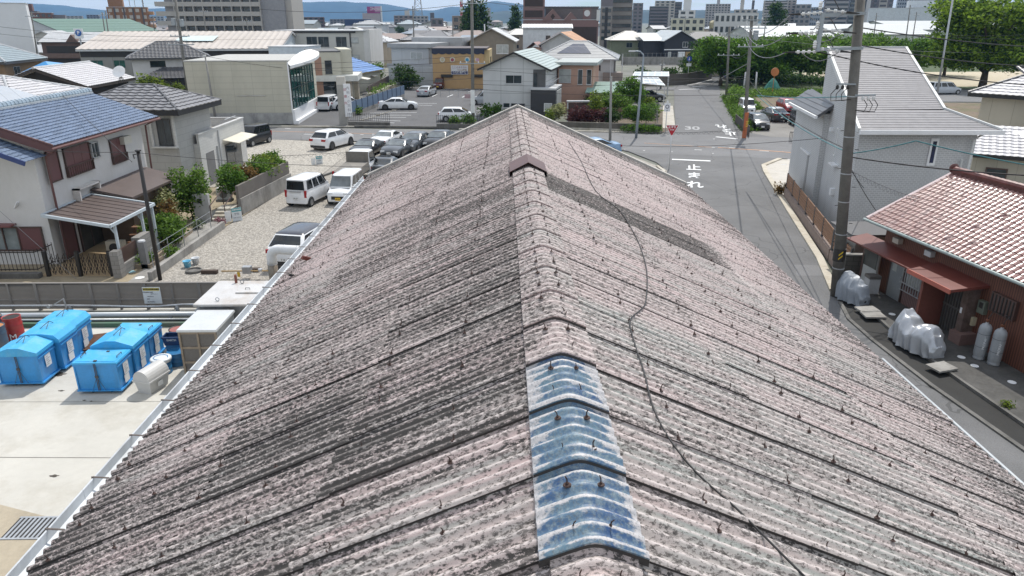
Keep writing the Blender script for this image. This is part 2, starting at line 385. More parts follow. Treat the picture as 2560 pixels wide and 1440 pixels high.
def cap_mesh(ya, seed, length=.80, hw=.285, blue=False):
    mb = MB(); cols = []; nn = 60; mm = 18; r0 = .055; rs = random.Random(seed); dl = rs.random()
    for k in range(mm+1):
        x = -hw+2*hw*k/mm
        for i in range(nn+1):
            y = ya+length*i/nn; ph = (y-ya)/PITCH; wave = math.cos(2*math.pi*(ph-.25)); t = i/nn
            z = -SL*(math.sqrt(x*x+r0*r0)-r0*.55)+.052+AMP*.95*wave+(.044 if ya < 6 else .022)*(1-t)
            mb.v.append(Vector((XR+x, y, ZR+z)))
            e = abs(x)/hw
            if blue: cols.append((max(0, min(1, -.02+.5*e**3+.28*(1 if wave > .8 else 0)+.2*(1 if i < 3 else 0)+.7*noise.noise(Vector((y*7, x*5, seed*3.7)))+(.14 if seed == 3 else 0))), .5-.5*wave, 0))
            else:
                lv = .12+.3*noise.noise(Vector((y*2.2, x*4, seed)))+(dl-.5)*.12+(.16 if x < 0 else 0)*e-.06*math.cos(2*math.pi*(ph-.25)+1.1)
                cols.append((max(0, lv), max(0, min(1, .4+.9*noise.noise(Vector((math.floor(ph)*2.1+seed, x, 9))))), .5+.5*wave))
    for k in range(mm):
        for i in range(nn):
            a = k*(nn+1)+i; mb.f.append((a, a+nn+1, a+nn+2, a+1)[::1]); mb.m.append(0)
    o2 = len(mb.v)
    for k in range(mm+1): mb.v += [mb.v[k*(nn+1)].copy(), mb.v[k*(nn+1)]+Vector((0, .003, -.012)), mb.v[k*(nn+1)]+Vector((0, .006, -.012)), mb.v[k*(nn+1)]+Vector((0, .006, -.06 if ya < 6 else -.028))]; cols += [(.0, 0, 0)]*2+[(3, 0, 0)]*2  # inner face painted near-black as the shade under the cap's overlap
    for k in range(mm):
        for q in (0, 2): mb.f.append((o2+4*k+q, o2+4*k+q+1, o2+4*k+q+5, o2+4*k+q+4)); mb.m.append(1 if q else 0)
    for kk in (0, mm):
        o3 = len(mb.v)
        for i in range(nn+1): mb.v += [mb.v[kk*(nn+1)+i].copy(), mb.v[kk*(nn+1)+i]+Vector((0, 0, -.03))]; cols += [(.5, 0, 0)]*2
        for i in range(nn): mb.f.append((o3+2*i, o3+2*i+2, o3+2*i+3, o3+2*i+1)); mb.m.append(0)
    return mb, cols
ncap = 27
for j in range(ncap):
    ya = 2.23+j*SHEET
    if ya > Y1-.3: break
    blue = 1 <= j <= 3
    if ya+.8 > Y1: continue
    mb, cols = cap_mesh(ya, j, blue=blue, hw=.23 if j == 0 else .285)
    o = mb.build('ridge_cap', [BLUECAP if blue else ROOFM, ROOFM], fac, smooth=True); setattr_wear_shade(o, cols)
    if blue: o['label'] = 'ridge cap with worn blue paint'
# brown sheet cover over the ridge
mb = MB(); bw = .34; yb0, yb1 = 13.05, 13.95
for sgn in (-1, 1):
    p = [(XR, yb0, ZR+.16), (XR+sgn*bw, yb0, ZR+.16-bw*SL*1.15), (XR+sgn*bw, yb1, ZR+.16-bw*SL*1.15), (XR, yb1, ZR+.16)]
    mb.slab(p if sgn > 0 else p[::-1], .01); 
    mb.slab([(XR+sgn*bw, yb0, ZR+.16-bw*SL*1.15), (XR+sgn*bw, yb1, ZR+.16-bw*SL*1.15), (XR+sgn*(bw+.001), yb1, ZR-.03-bw*SL), (XR+sgn*(bw+.001), yb0, ZR-.03-bw*SL)][::sgn], .004)
o = mb.build('ridge_cover', M('ridge_cover_brown', (.10, .05, .045), .5), fac); o['label'] = 'small brown sheet metal cover over the ridge'
# hook bolts
HB = MB(); HB.tube([(0, 0, -.01), (0, 0, .05), (.004, -.012, .075)], .005, 6).lathe((0, 0, .002), [(.03, 0), (.026, .007), (.011, .012), (.011, .022)], 10)
HBM = M('rusty_bolt', (.055, .03, .024), .8, var=.5, scale=30)
hb0 = HB.build('hook_bolt', HBM, None); hbme = hb0.data; bpy.data.objects.remove(hb0)
spots = []
def surf(side, w, y):
    t = ((y-(YS-2*SHEET)) % SHEET)/SHEET
    h = AMP+.016*(1-t)+.01
    return Vector((XR+side*(w+h*SL/NL), y, ZR-SL*w+h/NL))
purl = {-1: [.83, 1.6, 2.44, 3.13, 3.82, 4.6], 1: [.81, 1.66, 2.4, 3.2, 4.05, 4.8, 5.32]}
for side in (-1, 1):
    for w in purl[side]:
        for j in range(62):
            y = YS-2*SHEET+PITCH*1.25+j*PITCH*3+ (0 if j % 2 else -PITCH)
            if y > Y1-.1 or y < 2: continue
            if rr.random() < .12: continue
            spots.append(surf(side, w+rr.uniform(-.02, .02), y))
    for j in range(ncap*2):
        y = 2.23+PITCH*(1.25 if j % 2 == 0 else 4.25)+(j//2)*SHEET
        if y > Y1-.2 or 12.95 < y < 14: continue
        spots.append(Vector((XR+side*.098, y, ZR+.052+AMP+.012-SL*.075)))
spots.sort(key=lambda p: p.y)
vis = [p for p in spots if p.y > 2.6]
rest = MB()
for i, p in enumerate(vis):
    rot = Matrix.Rotation(rr.uniform(0, 6.28), 4, 'Z') @ Matrix.Rotation(rr.uniform(-.25, .25), 4, 'X'); s = rr.uniform(.62, .9)*(1 if p.y < 8 else .85)
    if i < 100:
        o = bpy.data.objects.new('hook_bolt', hbme); COL.objects.link(o); o.parent = fac
        o.matrix_local = W[fac].inverted() @ Matrix.Translation(p) @ rot @ Matrix.Scale(s, 4)
    else:
        mt = Matrix.Translation(p) @ rot @ Matrix.Scale(s, 4)
        rest.add([mt @ q.co for q in hbme.vertices], [tuple(f.vertices) for f in hbme.polygons])
o = rest.build('hook_bolts', HBM, fac); o['kind'] = 'stuff'
# verge along the far gable, eaves gutter, walls
mb = MB()
for side, wd in ((-1, WL), (1, WR)):
    for k in range(12):
        a, c2 = wd*k/12, wd*(k+1)/12-.012
        A = Vector((XR+side*a, Y1+.03, ZR-SL*a+.05)); B = Vector((XR+side*c2, Y1+.03, ZR-SL*c2+.05))
        mb.beam(A, B, .27, .10)
o = mb.build('verge_cap', M('verge', (.46, .44, .41), .9, var=.2, scale=6, dirt=(.12, .115, .11)), fac)
mb = MB(); gx = XR-WL-.02; gz = slope_z(XR-WL)
for k in range(8):
    ya, yb = 1+k*2.77, 1+(k+1)*2.77-.006
    pts = [(gx-.14, gz+.02), (gx-.15, gz+.03), (gx-.155, gz-.1), (gx-.03, gz-.14), (gx+.06, gz-.1), (gx+.05, gz-.095), (gx-.03, gz-.128), (gx-.14, gz-.09)]
    n = len(pts); vs = [(x, y, z) for y in (ya, yb) for x, z in pts]
    mb.add(vs, [(i, (i+1) % n, n+(i+1) % n, n+i) for i in range(n)]+[tuple(range(n)), tuple(reversed(range(n, 2*n)))])
o = mb.build('gutter', M('gutter_white', (.62, .66, .7), .45, var=.06, dirt=(.4, .42, .43)), fac)
for k in range(26): y = 1.6+k*.86; MB().beam((gx-.157, y, gz+.035), (gx+.02, y, gz+.02), .02, .008).beam((gx-.157, y, gz+.04), (gx-.16, y, gz-.03), .022, .006).build('gutter_bracket', M('bracket', (.1, .08, .07), .7), fac)
mb = MB(); gx2 = XR+WR+.03; gz2 = slope_z(XR+WR)
mb.tube([(gx2+.05, 1, gz2-.02), (gx2+.05, 10.3, gz2-.02)], .024, 8)
o = mb.build('gutter', M('gutter_thin', (.45, .48, .5), .5), fac); o['label'] = 'thin white gutter on the lane side'
WALLF = M('factory_wall', (.42, .42, .4), .8, dirt=(.25, .24, .22))
mb = MB(); xl, xr_ = XR-WL+.35, XR+WR-.3
mb.quad((xl, 0, 0), (xl, Y1-.1, 0), (xl, Y1-.1, slope_z(xl)-.06), (xl, 0, slope_z(xl)-.06))
mb.quad((xr_, Y1-.1, 0), (xr_, 0, 0), (xr_, 0, slope_z(xr_)-.06), (xr_, Y1-.1, slope_z(xr_)-.06))
for y in (Y1-.1, .0): mb.quad((xl, y, 0), (xr_, y, 0), (xr_, y, slope_z(xr_)-.06), (XR, y, ZR-.06), (xl, y, slope_z(xl)-.06))
mb.build('wall', WALLF, fac)
# loose cable lying down the right-hand slope
def onslope(u, v, side=1, lift=.055):
    d = ray(u, v)  # ray meets z = ZR - SL*side*(x-XR) + lift
    t = (ZR+lift+SL*side*XR-CAMZ)/(d[2]+SL*side*d[0]); return Vector([d[0]*t, d[1]*t, CAMZ+d[2]*t])
wpx = [(1420, 352), (1452, 402), (1490, 478), (1545, 522), (1572, 560), (1600, 615), (1617, 680), (1615, 750), (1604, 772), (1578, 795), (1575, 815), (1590, 870), (1610, 930), (1630, 1010), (1660, 1075), (1705, 1140), (1760, 1200), (1840, 1270), (1930, 1360), (2040, 1470)]
wp = []
for i in range(len(wpx)-1):
    q = [Vector(wpx[max(0, min(len(wpx)-1, i+k))]) for k in (-1, 0, 1, 2)]
    for t in (0, .25, .5, .75): c = .5*(2*q[1]+(q[2]-q[0])*t+(2*q[0]-5*q[1]+4*q[2]-q[3])*t*t+(3*q[1]-q[0]-3*q[2]+q[3])*t**3); wp.append(onslope(c.x, c.y))
o = MB().tube(wp, .008, 6).build('cable', WIREM, smooth=True); tag(o, 'thin black cable lying loose down the pink slope of the factory roof', 'cable')
# lost bits on the left slope
for (u, v), c, lab, s in (((765, 650), (.14, .04, .03), 'broken red tile chip near the gutter on the lichened slope', .1), ((729, 691), (.02, .018, .017), 'small black lump lying on the roof above the tall metal box', .06)):
    p = onslope(u, v, -1, .05); mb = MB().box(-s, s, -s*.5, s*.5, 0, s*.7, mat=Matrix.Translation(p) @ Matrix.Rotation(.6, 4, 'Z') @ Matrix.Rotation(.4, 4, 'Y'), taper=s*.15)
    tag(mb.build('roof_debris', M('debris%d' % int(u), c, .9)), lab, 'debris')
# ---------------------------------------------------------------- yard beside the factory
def V2(*pts): return [tuple(P(*p)[:2]) for p in pts]
sheet('yard', [(-60, -5), (-4.2, -5), (-4.2, 26.4), (-60, 26.4)], 0, CONC)
sheet('tan_paving', [(-60, -5), (-4.3, -5), (-4.3, 11.6), (-10.06, 13.56), (-11.77, 14.13), (-30, 14.4), (-60, 14.4)], .004, TAN)
a = MB()
for k in range(14): a.box(-10.95+k*.1, -10.9+k*.1, 12.95, 13.62, .006, .02)
a.box(-11, -9.4, 12.9, 12.95, .006, .022).box(-11, -9.4, 13.62, 13.67, .006, .022).box(-11, -9.4, 12.9, 13.67, .005, .008, 1)
tag(a.build('drain_grate', [STEEL, BLACK]), 'grey steel drain grate set in the tan paving by the gutter', 'drain grate')
sheet('gravel_lot', [(-15.3, 26.5), (-4, 26.5), (-4, 23), (13, 23), (13, 52), (9.5, 64), (-6, 66.5), (-13, 67), (-13.2, 52.5), (-14.35, 48.2), (-15.2, 38), (-15.3, 29.8)], .002, GRAV)
PALE = M_gravel('pale_apron', (.40, .375, .33), (.25, .23, .2), 9)
sheet('lot_apron', [(-14.4, 48.3), (-13.25, 52.6), (-13, 67.2), (-23, 69.3), (-26, 69.8), (-22, 56), (-20, 48.3)], .001, PALE)
sheet('house_plot', [(-60, 26.6), (-15.4, 26.6), (-15.25, 38), (-14.45, 48.2), (-20, 48.2), (-22, 56), (-26, 69.8), (-60, 77)], -.002, M('plot_earth', (.3, .25, .17), .95, var=.2, scale=2))
sheet('garden_path', [(-16.2, 29.2), (-15.4, 29.2), (-15.35, 38.2), (-15.6, 42), (-17.2, 42), (-16.8, 38)], .004, CONCW)
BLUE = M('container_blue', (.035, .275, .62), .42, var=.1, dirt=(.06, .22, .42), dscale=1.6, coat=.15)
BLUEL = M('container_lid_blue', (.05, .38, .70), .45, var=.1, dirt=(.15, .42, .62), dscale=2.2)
PAPER = M('notice_paper', (.72, .73, .72), .8, var=.05); PINK = M('print_grey', (.3, .3, .32), .8); TEALP = M('print_teal', (.1, .34, .36), .7)
def container(x, y, rz, label, lid='flat', w=1.27, d=.93, h=1.03):
    t = thing('waste_container', label, 'waste container', (x, y, 0), R(rz), 'blue wheeled waste containers in the yard'); m = W[t]
    def bx(mb, *a, **k): return mb.box(*a, mat=m, **k)
    b = MB(); z0 = .13
    vs = [(-w/2+.03, 0.02, z0), (w/2-.03, .02, z0), (w/2-.03, d-.02, z0), (-w/2+.03, d-.02, z0), (-w/2, 0, h), (w/2, 0, h), (w/2, d, h), (-w/2, d, h)]
    b.add([m @ Vector(q) for q in vs], [(0, 3, 2, 1), (4, 5, 6, 7), (0, 1, 5, 4), (1, 2, 6, 5), (2, 3, 7, 6), (3, 0, 4, 7)])
    bx(b, -w/2-.03, w/2+.03, -.03, d+.02, z0-.03, z0+.012); bx(b, -w/2-.02, w/2+.02, -.02, -.004, h-.07, h-.01); bx(b, w/2+.003, w/2+.03, 0, d, h-.13, h-.09)
    for xx in (-w/2, w/2-.04): bx(b, xx, xx+.04, -.015, .0, z0, h-.07)
    b.build('body', BLUE, t)
    l = MB()
    if lid == 'flat':
        bx(l, -w/2-.03, w/2+.03, -.03, d+.03, h, h+.05, taper=.02); bx(l, -w/2+.05, w/2-.05, .06, d-.06, h+.05, h+.062)
    else:
        k = .3 if lid == 'round' else .27; pr = [(-w/2-.03, 0), (-w/2-.02, .1), (-w/2+.12, k*.85 if lid == 'round' else k*.55), (-w*.12, k), (w*.12, k), (w/2-.12, k*.85 if lid == 'round' else k*.55), (w/2+.02, .1), (w/2+.03, 0)]
        n = len(pr); vs = [m @ Vector((px, yy, h+pz)) for yy in (-.04, d+.03) for px, pz in pr]
        l.add(vs, [(i, i+1, n+i+1, n+i) for i in range(n-1)]+[tuple(range(n)), tuple(reversed(range(n, 2*n)))])
        bx(l, -w*.18, w*.18, -.046, -.035, h+k*.55, h+k*.8)
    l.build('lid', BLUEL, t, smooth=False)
    g = MB()
    if lid == 'flat':
        for sx in (-1, 1): g.tube([m @ Vector((sx*w*.42, d*.32, h+.05)), m @ Vector((sx*w*.42, d*.32, h+.12)), m @ Vector((sx*w*.42, d*.62, h+.12)), m @ Vector((sx*w*.42, d*.62, h+.05))], .012, 6)
        bx(g, -.05, .04, .05, .11, h+.05, h+.085); bx(g, .02, .1, .7, .76, h+.05, h+.085)
    else:
        zt = h+(.3 if lid == 'round' else .27)
        for sx in (-1, 1): g.tube([m @ Vector((0, d*.75, zt+.13)), m @ Vector((sx*.1-.02, d*.4, zt+.01))], .01, 6)
        g.tube([m @ Vector((0, d*.75, zt+.13)), m @ Vector((0, d*.95, zt))], .01, 6)
    g.build('lifting_handle', DGREY, t)
    s = MB(); bx(s, -.03, -.012, -.035, -.02, z0, h+.02); bx(s, .012, .03, -.035, -.02, z0, h+.02); bx(s, -.05, .05, -.045, -.02, h*.55, h*.62)
    s.tube([m @ Vector((0, -.03, h*.58)), m @ Vector((-.2, -.03, z0))], .006, 5).tube([m @ Vector((0, -.03, h*.58)), m @ Vector((.2, -.03, z0))], .006, 5)
    s.build('latch', DGREY, t)
    p = MB(); bx(p, w/2+.012, w/2+.02, d*.34, d*.66, h*.48, h*.86)
    if lid == 'flat' or d > 0.94: bx(p, w/2+.012, w/2+.02, d*.3, d*.6, h*.22, h*.46)
    pp = p.build('notice', PAPER, t)
    q = MB()
    for k in range(5): bx(q, w/2+.021, w/2+.024, d*.38, d*(.6 if k % 2 else .52), h*(.54+k*.06), h*(.555+k*.06))
    q.build('printed_line', PINK, pp)
    for sx in (-1, 1):
        for yy in (.12, d-.12):
            c = MB(); ax = Matrix.Rotation(R(90), 3, 'Y'); cx = sx*w*.22 if yy < .5 else sx*w*.4
            c.lathe(m @ Vector((cx, yy, .06)), [(.058, -.02), (.06, -.014), (.06, .014), (.058, .02)], 12, 0, m.to_3x3() @ ax); bx(c, cx-.03, cx+.03, yy-.03, yy+.03, .09, .115)
            c.build('castor', BLACK, t)
    return t
container(-12.19, 19.45, 1, 'blue waste container with flat lid, front of the row beside the grey bin', 'flat', h=1.0)
container(-12.16, 20.46, 0, 'blue waste container with low peaked lid, behind the flat-lidded one', 'peak', d=.96)
container(-12.18, 21.5, 0, 'blue waste container with wide flat top, rearmost beside the rusty box', 'flat', d=.95, h=1.0)
container(-14.83, 19.95, 2, 'blue waste container with peaked lid, cut by the left edge of the photo', 'peak', d=.9)
container(-14.72, 20.95, 1, 'blue waste container with rounded scratched lid, middle of the left row', 'round', d=.96)
container(-14.8, 21.98, 1, 'blue waste container with rounded lid, rearmost by the oil drums', 'round', d=.96)
# grey grit bin
SC = Matrix.Scale(1.28, 4)
t = thing('trash_bin', 'small pale grey plastic bin with rounded roll lid beside the blue container', 'bin', (-10.86, 19.45, 0), R(-16)); m = W[t] @ SC
GP = M('grey_plastic', (.5, .5, .49), .5, var=.05)
b = MB(); vs = [(-.17, 0, 0), (.17, 0, 0), (.17, .56, 0), (-.17, .56, 0), (-.22, -.03, .3), (.22, -.03, .3), (.22, .6, .3), (-.22, .6, .3)]
b.add([m @ Vector(q) for q in vs], [(0, 3, 2, 1), (4, 5, 6, 7), (0, 1, 5, 4), (1, 2, 6, 5), (2, 3, 7, 6), (3, 0, 4, 7)]).box(-.25, .25, -.06, .63, .3, .345, mat=m)
b.build('body', GP, t)
l = MB(); pr = [(.23*math.cos(R(a)), .25*math.sin(R(a))) for a in range(0, 181, 15)]; n = len(pr)
l.add([m @ Vector((x, y, .345+z)) for y in (-.05, .62) for x, z in pr], [(i, i+1, n+i+1, n+i) for i in range(n-1)]+[tuple(range(n)), tuple(reversed(range(n, 2*n)))])
l.build('lid', GP, t, smooth=False)
MB().box(.226, .235, .2, .36, .12, .24, mat=m).build('notice', PAPER, t)
def drum(x, y, name_label, c, top, r=.29, h=.85, group='drums standing in the yard', extra=None):
    t = thing('steel_drum', name_label, 'drum', (x, y, 0), 0, group)
    b = MB(); pr = [(r, 0), (r*1.03, .02), (r, .04), (r, h*.32), (r*1.035, h*.345), (r, h*.37), (r, h*.64), (r*1.035, h*.665), (r, h*.69), (r, h-.03), (r*1.03, h-.01), (r*1.03, h), (r*.95, h), (r*.94, h-.02)]
    b.lathe((x, y, 0), pr, 24).build('shell', c, t, smooth=True)
    MB().lathe((x, y, h-.025), [(r*.945, 0), (r*.9, .006), (.02, .01)], 24).build('top', top, t)
    return t
DR = M('drum_red', (.36, .03, .03), .45, dirt=(.2, .03, .02)); DB = M('drum_blue', (.05, .09, .14), .5, dirt=(.12, .09, .07)); DG = M('drum_green', (.03, .1, .06), .5)
t = drum(-17.3, 23.55, 'red oil drum with black top behind the rusty-topped blue drum', DR, BLACK)
text('M', .32, PAPER, t, frame((-17.17, 23.55-.31, .18), (1, .25, 0), (0, 0, 1)), ext=.003)
drum(-17.35, 22.75, 'dark blue drum with orange rusty top left of the containers', DB, M('orange_rust', (.4, .17, .06), .8, var=.3, scale=6))
drum(-17.95, 22.35, 'green drum at the left edge of the photo', DG, DG)
drum(-18.0, 23.6, 'drum with bright orange top at the left edge', DB, M('orange_top', (.55, .22, .04), .6))
drum(-11.25, 22.95, 'black drum with dull red lid beside the mesh cabinet', BLACK, M('dull_red', (.3, .1, .09), .7), r=.3, h=.62)
PAILB = M('pail_blue', (.02, .16, .36), .45, dirt=(.05, .14, .25))
t = drum(-10.93, 20.85, 'open blue drum wrapped in a clear plastic liner', PAILB, M('liner_top', (.36, .47, .48), .5, var=.25, scale=5), r=.28, h=.52)
pl = M('plastic_liner', (.68, .72, .74), .2, var=.1); b = MB()
b.lathe((-10.93, 20.85, .4), [(.292, 0), (.31, .03), (.325, .08), (.315, .13), (.285, .135)], 20).build('plastic_liner', pl, t, smooth=True)
b = MB()
b.tube([(-10.93+.22*math.cos(k*.7), 20.85+.2*math.sin(k*.7), .535) for k in range(8)], .014, 6).build('rim_lid', PAILB, t)
drum(-10.72, 21.5, 'plain blue drum standing under the dark blue crate', PAILB, PAILB, r=.29, h=.45)
# dark blue crate on the drum behind
NAVY = M('navy_plastic', (.012, .04, .12), .5)
t = thing('plastic_crate', 'dark blue plastic crate with white lettering on top of the drum', 'crate', (-10.95, 21.95, .1), R(3)); m = W[t]
b = MB(); vs = [(-.26, -.17, 0), (.26, -.17, 0), (.26, .17, 0), (-.26, .17, 0), (-.3, -.2, .3), (.3, -.2, .3), (.3, .2, .3), (-.3, .2, .3)]; vs = [(x, y, z+.42) for x, y, z in vs]
b.add([m @ Vector(q) for q in vs], [(0, 3, 2, 1), (0, 1, 5, 4), (1, 2, 6, 5), (2, 3, 7, 6), (3, 0, 4, 7)]).box(-.32, .32, -.22, -.18, .68, .73, mat=m).box(-.32, .32, .18, .22, .68, .73, mat=m).box(-.32, -.28, -.2, .2, .68, .73, mat=m).box(.28, .32, -.2, .2, .68, .73, mat=m)
b.build('body', NAVY, t); MB().box(-.25, .25, -.16, .16, .5, .52, mat=m).build('contents', BLACK, t)
MB().box(-.24, .24, -.15, .15, .0, .42, mat=m).build('support_pail', PAILB, t)
text('EARTH', .1, PAPER, t, frame(m @ Vector((0, -.205, .62)), m.to_3x3() @ Vector((1, 0, 0)), (0, 0, 1)))
# rusty plates and box
t = thing('rusty_box', 'open rusty steel box with a flat top behind the rear blue container', 'box', (-13.05, 22.7, 0))
RUSTL = M('rust_light', (.42, .2, .14), .8, var=.3, scale=3, dirt=(.25, .1, .06))
b = MB().box(-13.5, -12.75, 22.3, 23.3, .0, .42); b.build('body', RUSTL, t)
b = MB()
for k in range(3): b.box(-13.52, -12.73, 22.33+k*.33, 22.37+k*.33, .425, .45)
b.box(-13.52, -13.48, 22.3, 23.3, .425, .45).box(-12.77, -12.73, 22.3, 23.3, .425, .45).build('frame', RUST, t)
b = MB()
for k, (x, y, z, rz) in enumerate(((-14.0, 22.4, .03, .2), (-13.9, 22.55, .12, -.1), (-14.02, 22.7, .22, .35))): b.box(-.32, .32, -.45, .45, 0, .05, mat=Matrix.Translation((x, y, z)) @ Matrix.Rotation(rz, 4, 'Z') @ Matrix.Rotation(.1*k, 4, 'X'))
t = thing('steel_plates', 'stack of dark rusty steel plates between the two rows of containers', 'scrap', (-14, 22.5, 0)); b.build('plate_stack', M('dark_rust', (.1, .045, .025), .85, var=.4, scale=5), t)
# oil stains
b = MB()
for u, v, r in ((845, 0, 0),): pass
STAIN = M('oil_stain', (.07, .06, .05), .9, var=.3)
for (u, v), rx, ry in (((147, 936), .22, .12), ((211, 1001), .06, .03), ((228, 1003), .05, .02), ((153, 977), .1, .04), ((135, 1190), .12, .05)):
    c = P(u, v); n = 14
    b.add([(c.x+rx*math.cos(k*6.283/n)*(1+.3*math.sin(k*2.3)), c.y+ry*math.sin(k*6.283/n)*(1+.3*math.cos(k*1.7)), .005) for k in range(n)], [tuple(range(n))])
struct(b.build('oil_stains', STAIN))
# mesh cabinet and tank housing
t = thing('mesh_cabinet', 'grey sheet metal cabinet with four mesh windows in front of the tall box', 'cabinet', (-9.4, 21.2, 0))
b = MB(); x0, x1, y0, y1, h = -10.03, -8.86, 20.4, 22.0, 1.66
b.box(x0+.02, x1-.02, y0+.05, y1, .03, h-.05); b.build('body', STEEL, t)
MB().box(x0-.03, x1+.03, y0-.03, y1+.03, h-.05, h+.02, taper=.01).build('roof', M('cab_top', (.6, .62, .63), .35, metal=.2, var=.06), t)
MESHM = M('dark_mesh', (.14, .13, .12), .6, var=.3, scale=40)
for cx in (0, 1):
    for cz in range(3):
        MB().box(x0+.06+cx*.56, x0+.56+cx*.56, y0+.03, y0+.05, .1+cz*.5, .53+cz*.5).build('mesh_panel', MESHM, t)
b = MB(); TIMB = M('timber_rail', (.27, .22, .165), .8, var=.2, scale=6)
for cz in range(4): b.box(x0, x1, y0, y0+.05, .03+cz*.5, .1+cz*.5)
for cx in (x0, x0+.56, x1-.06): b.box(cx, cx+.06, y0-.01, y0+.04, .03, h-.05)
b.build('rail_frame', TIMB, t)
t = thing('metal_tank_housing', 'tall pale grey metal housing with a hatch on its flat top beside the gutter', 'housing', (-9.4, 23.4, 0))
b = MB(); b.box(-10.1, -7.8, 22.4, 24.4, .02, 1.72).box(-10.2, -9.1, 22.15, 22.4, 1.45, 1.62); b.build('body', STEEL, t)
PLATE = M('plate_top', (.58, .57, .56), .4, metal=.2, var=.08, dirt=(.42, .36, .3))
MB().box(-10.25, -7.7, 22.2, 24.5, 1.73, 1.8).build('top_plate', PLATE, t)
b = MB().box(-9.2, -8.35, 23.2, 24.0, 1.805, 1.85); hh = b.build('hatch', PLATE, t)
b = MB(); b.tube([(-8.95, 23.5, 1.85), (-8.95, 23.5, 1.9), (-8.8, 23.5, 1.9), (-8.8, 23.5, 1.85)], .012, 6).build('handle', DGREY, hh)
for x, y in ((-9.55, 22.5), (-9.3, 24.2)):
    b = MB(); b.tube([(x+.06*math.cos(k*.7), y, 1.87+.06*math.sin(k*.7)) for k in range(10)], .014, 6).build('lifting_eye', STEEL, t)
b = MB().beam((-8.1, 23.2, 1.84), (-7.75, 24.3, 1.9), .09, .05); b.build('rusty_angle', RUST, t)
b = MB().tube([(-9.55, 24.3, 1.78), (-9.55, 24.3, 2.1)], .05, 8); b.build('stub_pipe', M('stub', (.2, .07, .05), .6), t)
# exhaust duct : vertical pipe, white elbow, horizontal run to the factory
t = thing('exhaust_duct', 'white insulated exhaust duct bending down into a rusty steel flue beside the gutter', 'duct', (-9.6, 29, 0))
MB().tube([(-9.55, 28.4, 0), (-9.6, 28.5, 1.1)], .2, 18).build('flue', M('flue_steel', (.25, .235, .2), .5, metal=.4, var=.3, dirt=(.2, .12, .06)), t, smooth=True)
WDUCT = M('duct_white', (.74, .75, .76), .5, var=.05, dirt=(.6, .6, .58))
JT = M('joint_dark', (.2, .19, .17), .9)
b = MB(); b.quad((-30, 16.4, .004), (-4.3, 15.9, .004), (-4.3, 15.93, .004), (-30, 16.43, .004)).quad((-16.3, 14.2, .004), (-16.27, 14.2, .004), (-15.9, 24.4, .004), (-15.93, 24.4, .004)).quad((-30, 19.1, .004), (-4.3, 18.9, .004), (-4.3, 18.92, .004), (-30, 19.12, .004)); struct(b.build('yard_joints', JT))
el = [(-9.6, 28.5, 1.05)]+[(-9.6+.35*(1-math.cos(R(a))), 28.5-.05*a/90, 1.4+.35*math.sin(R(a))) for a in range(0, 91, 15)]+[(-8.4, 28.3, 1.75), (-6.5, 27.9, 1.75), (-4.1, 27.4, 1.75)]
MB().tube(el, .2, 18).build('insulated_run', WDUCT, t, smooth=True)
b = MB()
for k in range(8):
    x = -9.0+k*.55; b.lathe((x, 28.42-.11*k, 1.75), [(.206, -.01), (.206, .01)], 18, 0, Matrix.Rotation(R(90), 3, 'Y'))
b.lathe((-9.6, 28.5, 1.12), [(.21, -.03), (.21, .03)], 18).build('band', ALU, t)
# louvred boundary fence
t = thing('louvre_fence', 'long grey-brown louvred boundary fence with posts at the back of the yard', 'fence', (-20, 26.3, 0))
LOUV = M('louvre', (.13, .122, .112), .6, var=.08)
def fx(x): return 26.25+.012*(x+18)
b = MB()
for k in range(20):
    z = .06+k*.052
    b.add([(-32, fx(-32)-.02, z), (-7.2, fx(-7.2)-.02, z), (-7.2, fx(-7.2)+.03, z+.045), (-32, fx(-32)+.03, z+.045), (-32, fx(-32)-.02, z-.012), (-7.2, fx(-7.2)-.02, z-.012)], [(0, 1, 2, 3), (4, 5, 1, 0)])
b.build('louvre_panel', LOUV, t)
LPOST = M('louvre_post', (.2, .185, .17), .6, var=.06)
MB().box(-32, -7.2, 26.19, 26.3, 1.1, 1.13).box(-32, -7.2, 26.19, 26.22, .42, .47).build('rail', LPOST, t)
for k in range(18): 
    x = -7.6-k*1.04-.03; w = .035 if k % 2 else .055
    MB().box(x-w, x+w, fx(x)-.07, fx(x)+.02, 0, 1.11).build('post', LPOST, t)
t = thing('notice_board', 'white notice board with yellow heading fixed to the louvred fence', 'sign', (-13.55, 26.15, 0))
sg = MB().box(-13.9, -13.22, 26.1, 26.125, .3, .98).build('panel', M('sign_white', (.62, .65, .66), .6, var=.04), t)
MB().box(-13.87, -13.25, 26.092, 26.099, .84, .95).build('heading', M('sign_yellow', (.62, .5, .1), .6, var=.04), t)
f = frame((-13.56, 26.088, .895), (1, 0, 0), (0, 0, 1)); text('産業廃棄物保管場所', .07, BLACK, t, f, bold=.002)
for q, (x, z, s, tx) in enumerate(((-13.7, .77, .05, '産業廃棄物の種類'), (-13.45, .7, .04, '廃プラスチック'), (-13.62, .6, .04, '管理者の氏名'), (-13.72, .5, .04, '連絡先'), (-13.62, .38, .05, '最大保管高さ'))): text(tx, s, PINK, t, frame((x, 26.092, z), (1, 0, 0), (0, 0, 1)))
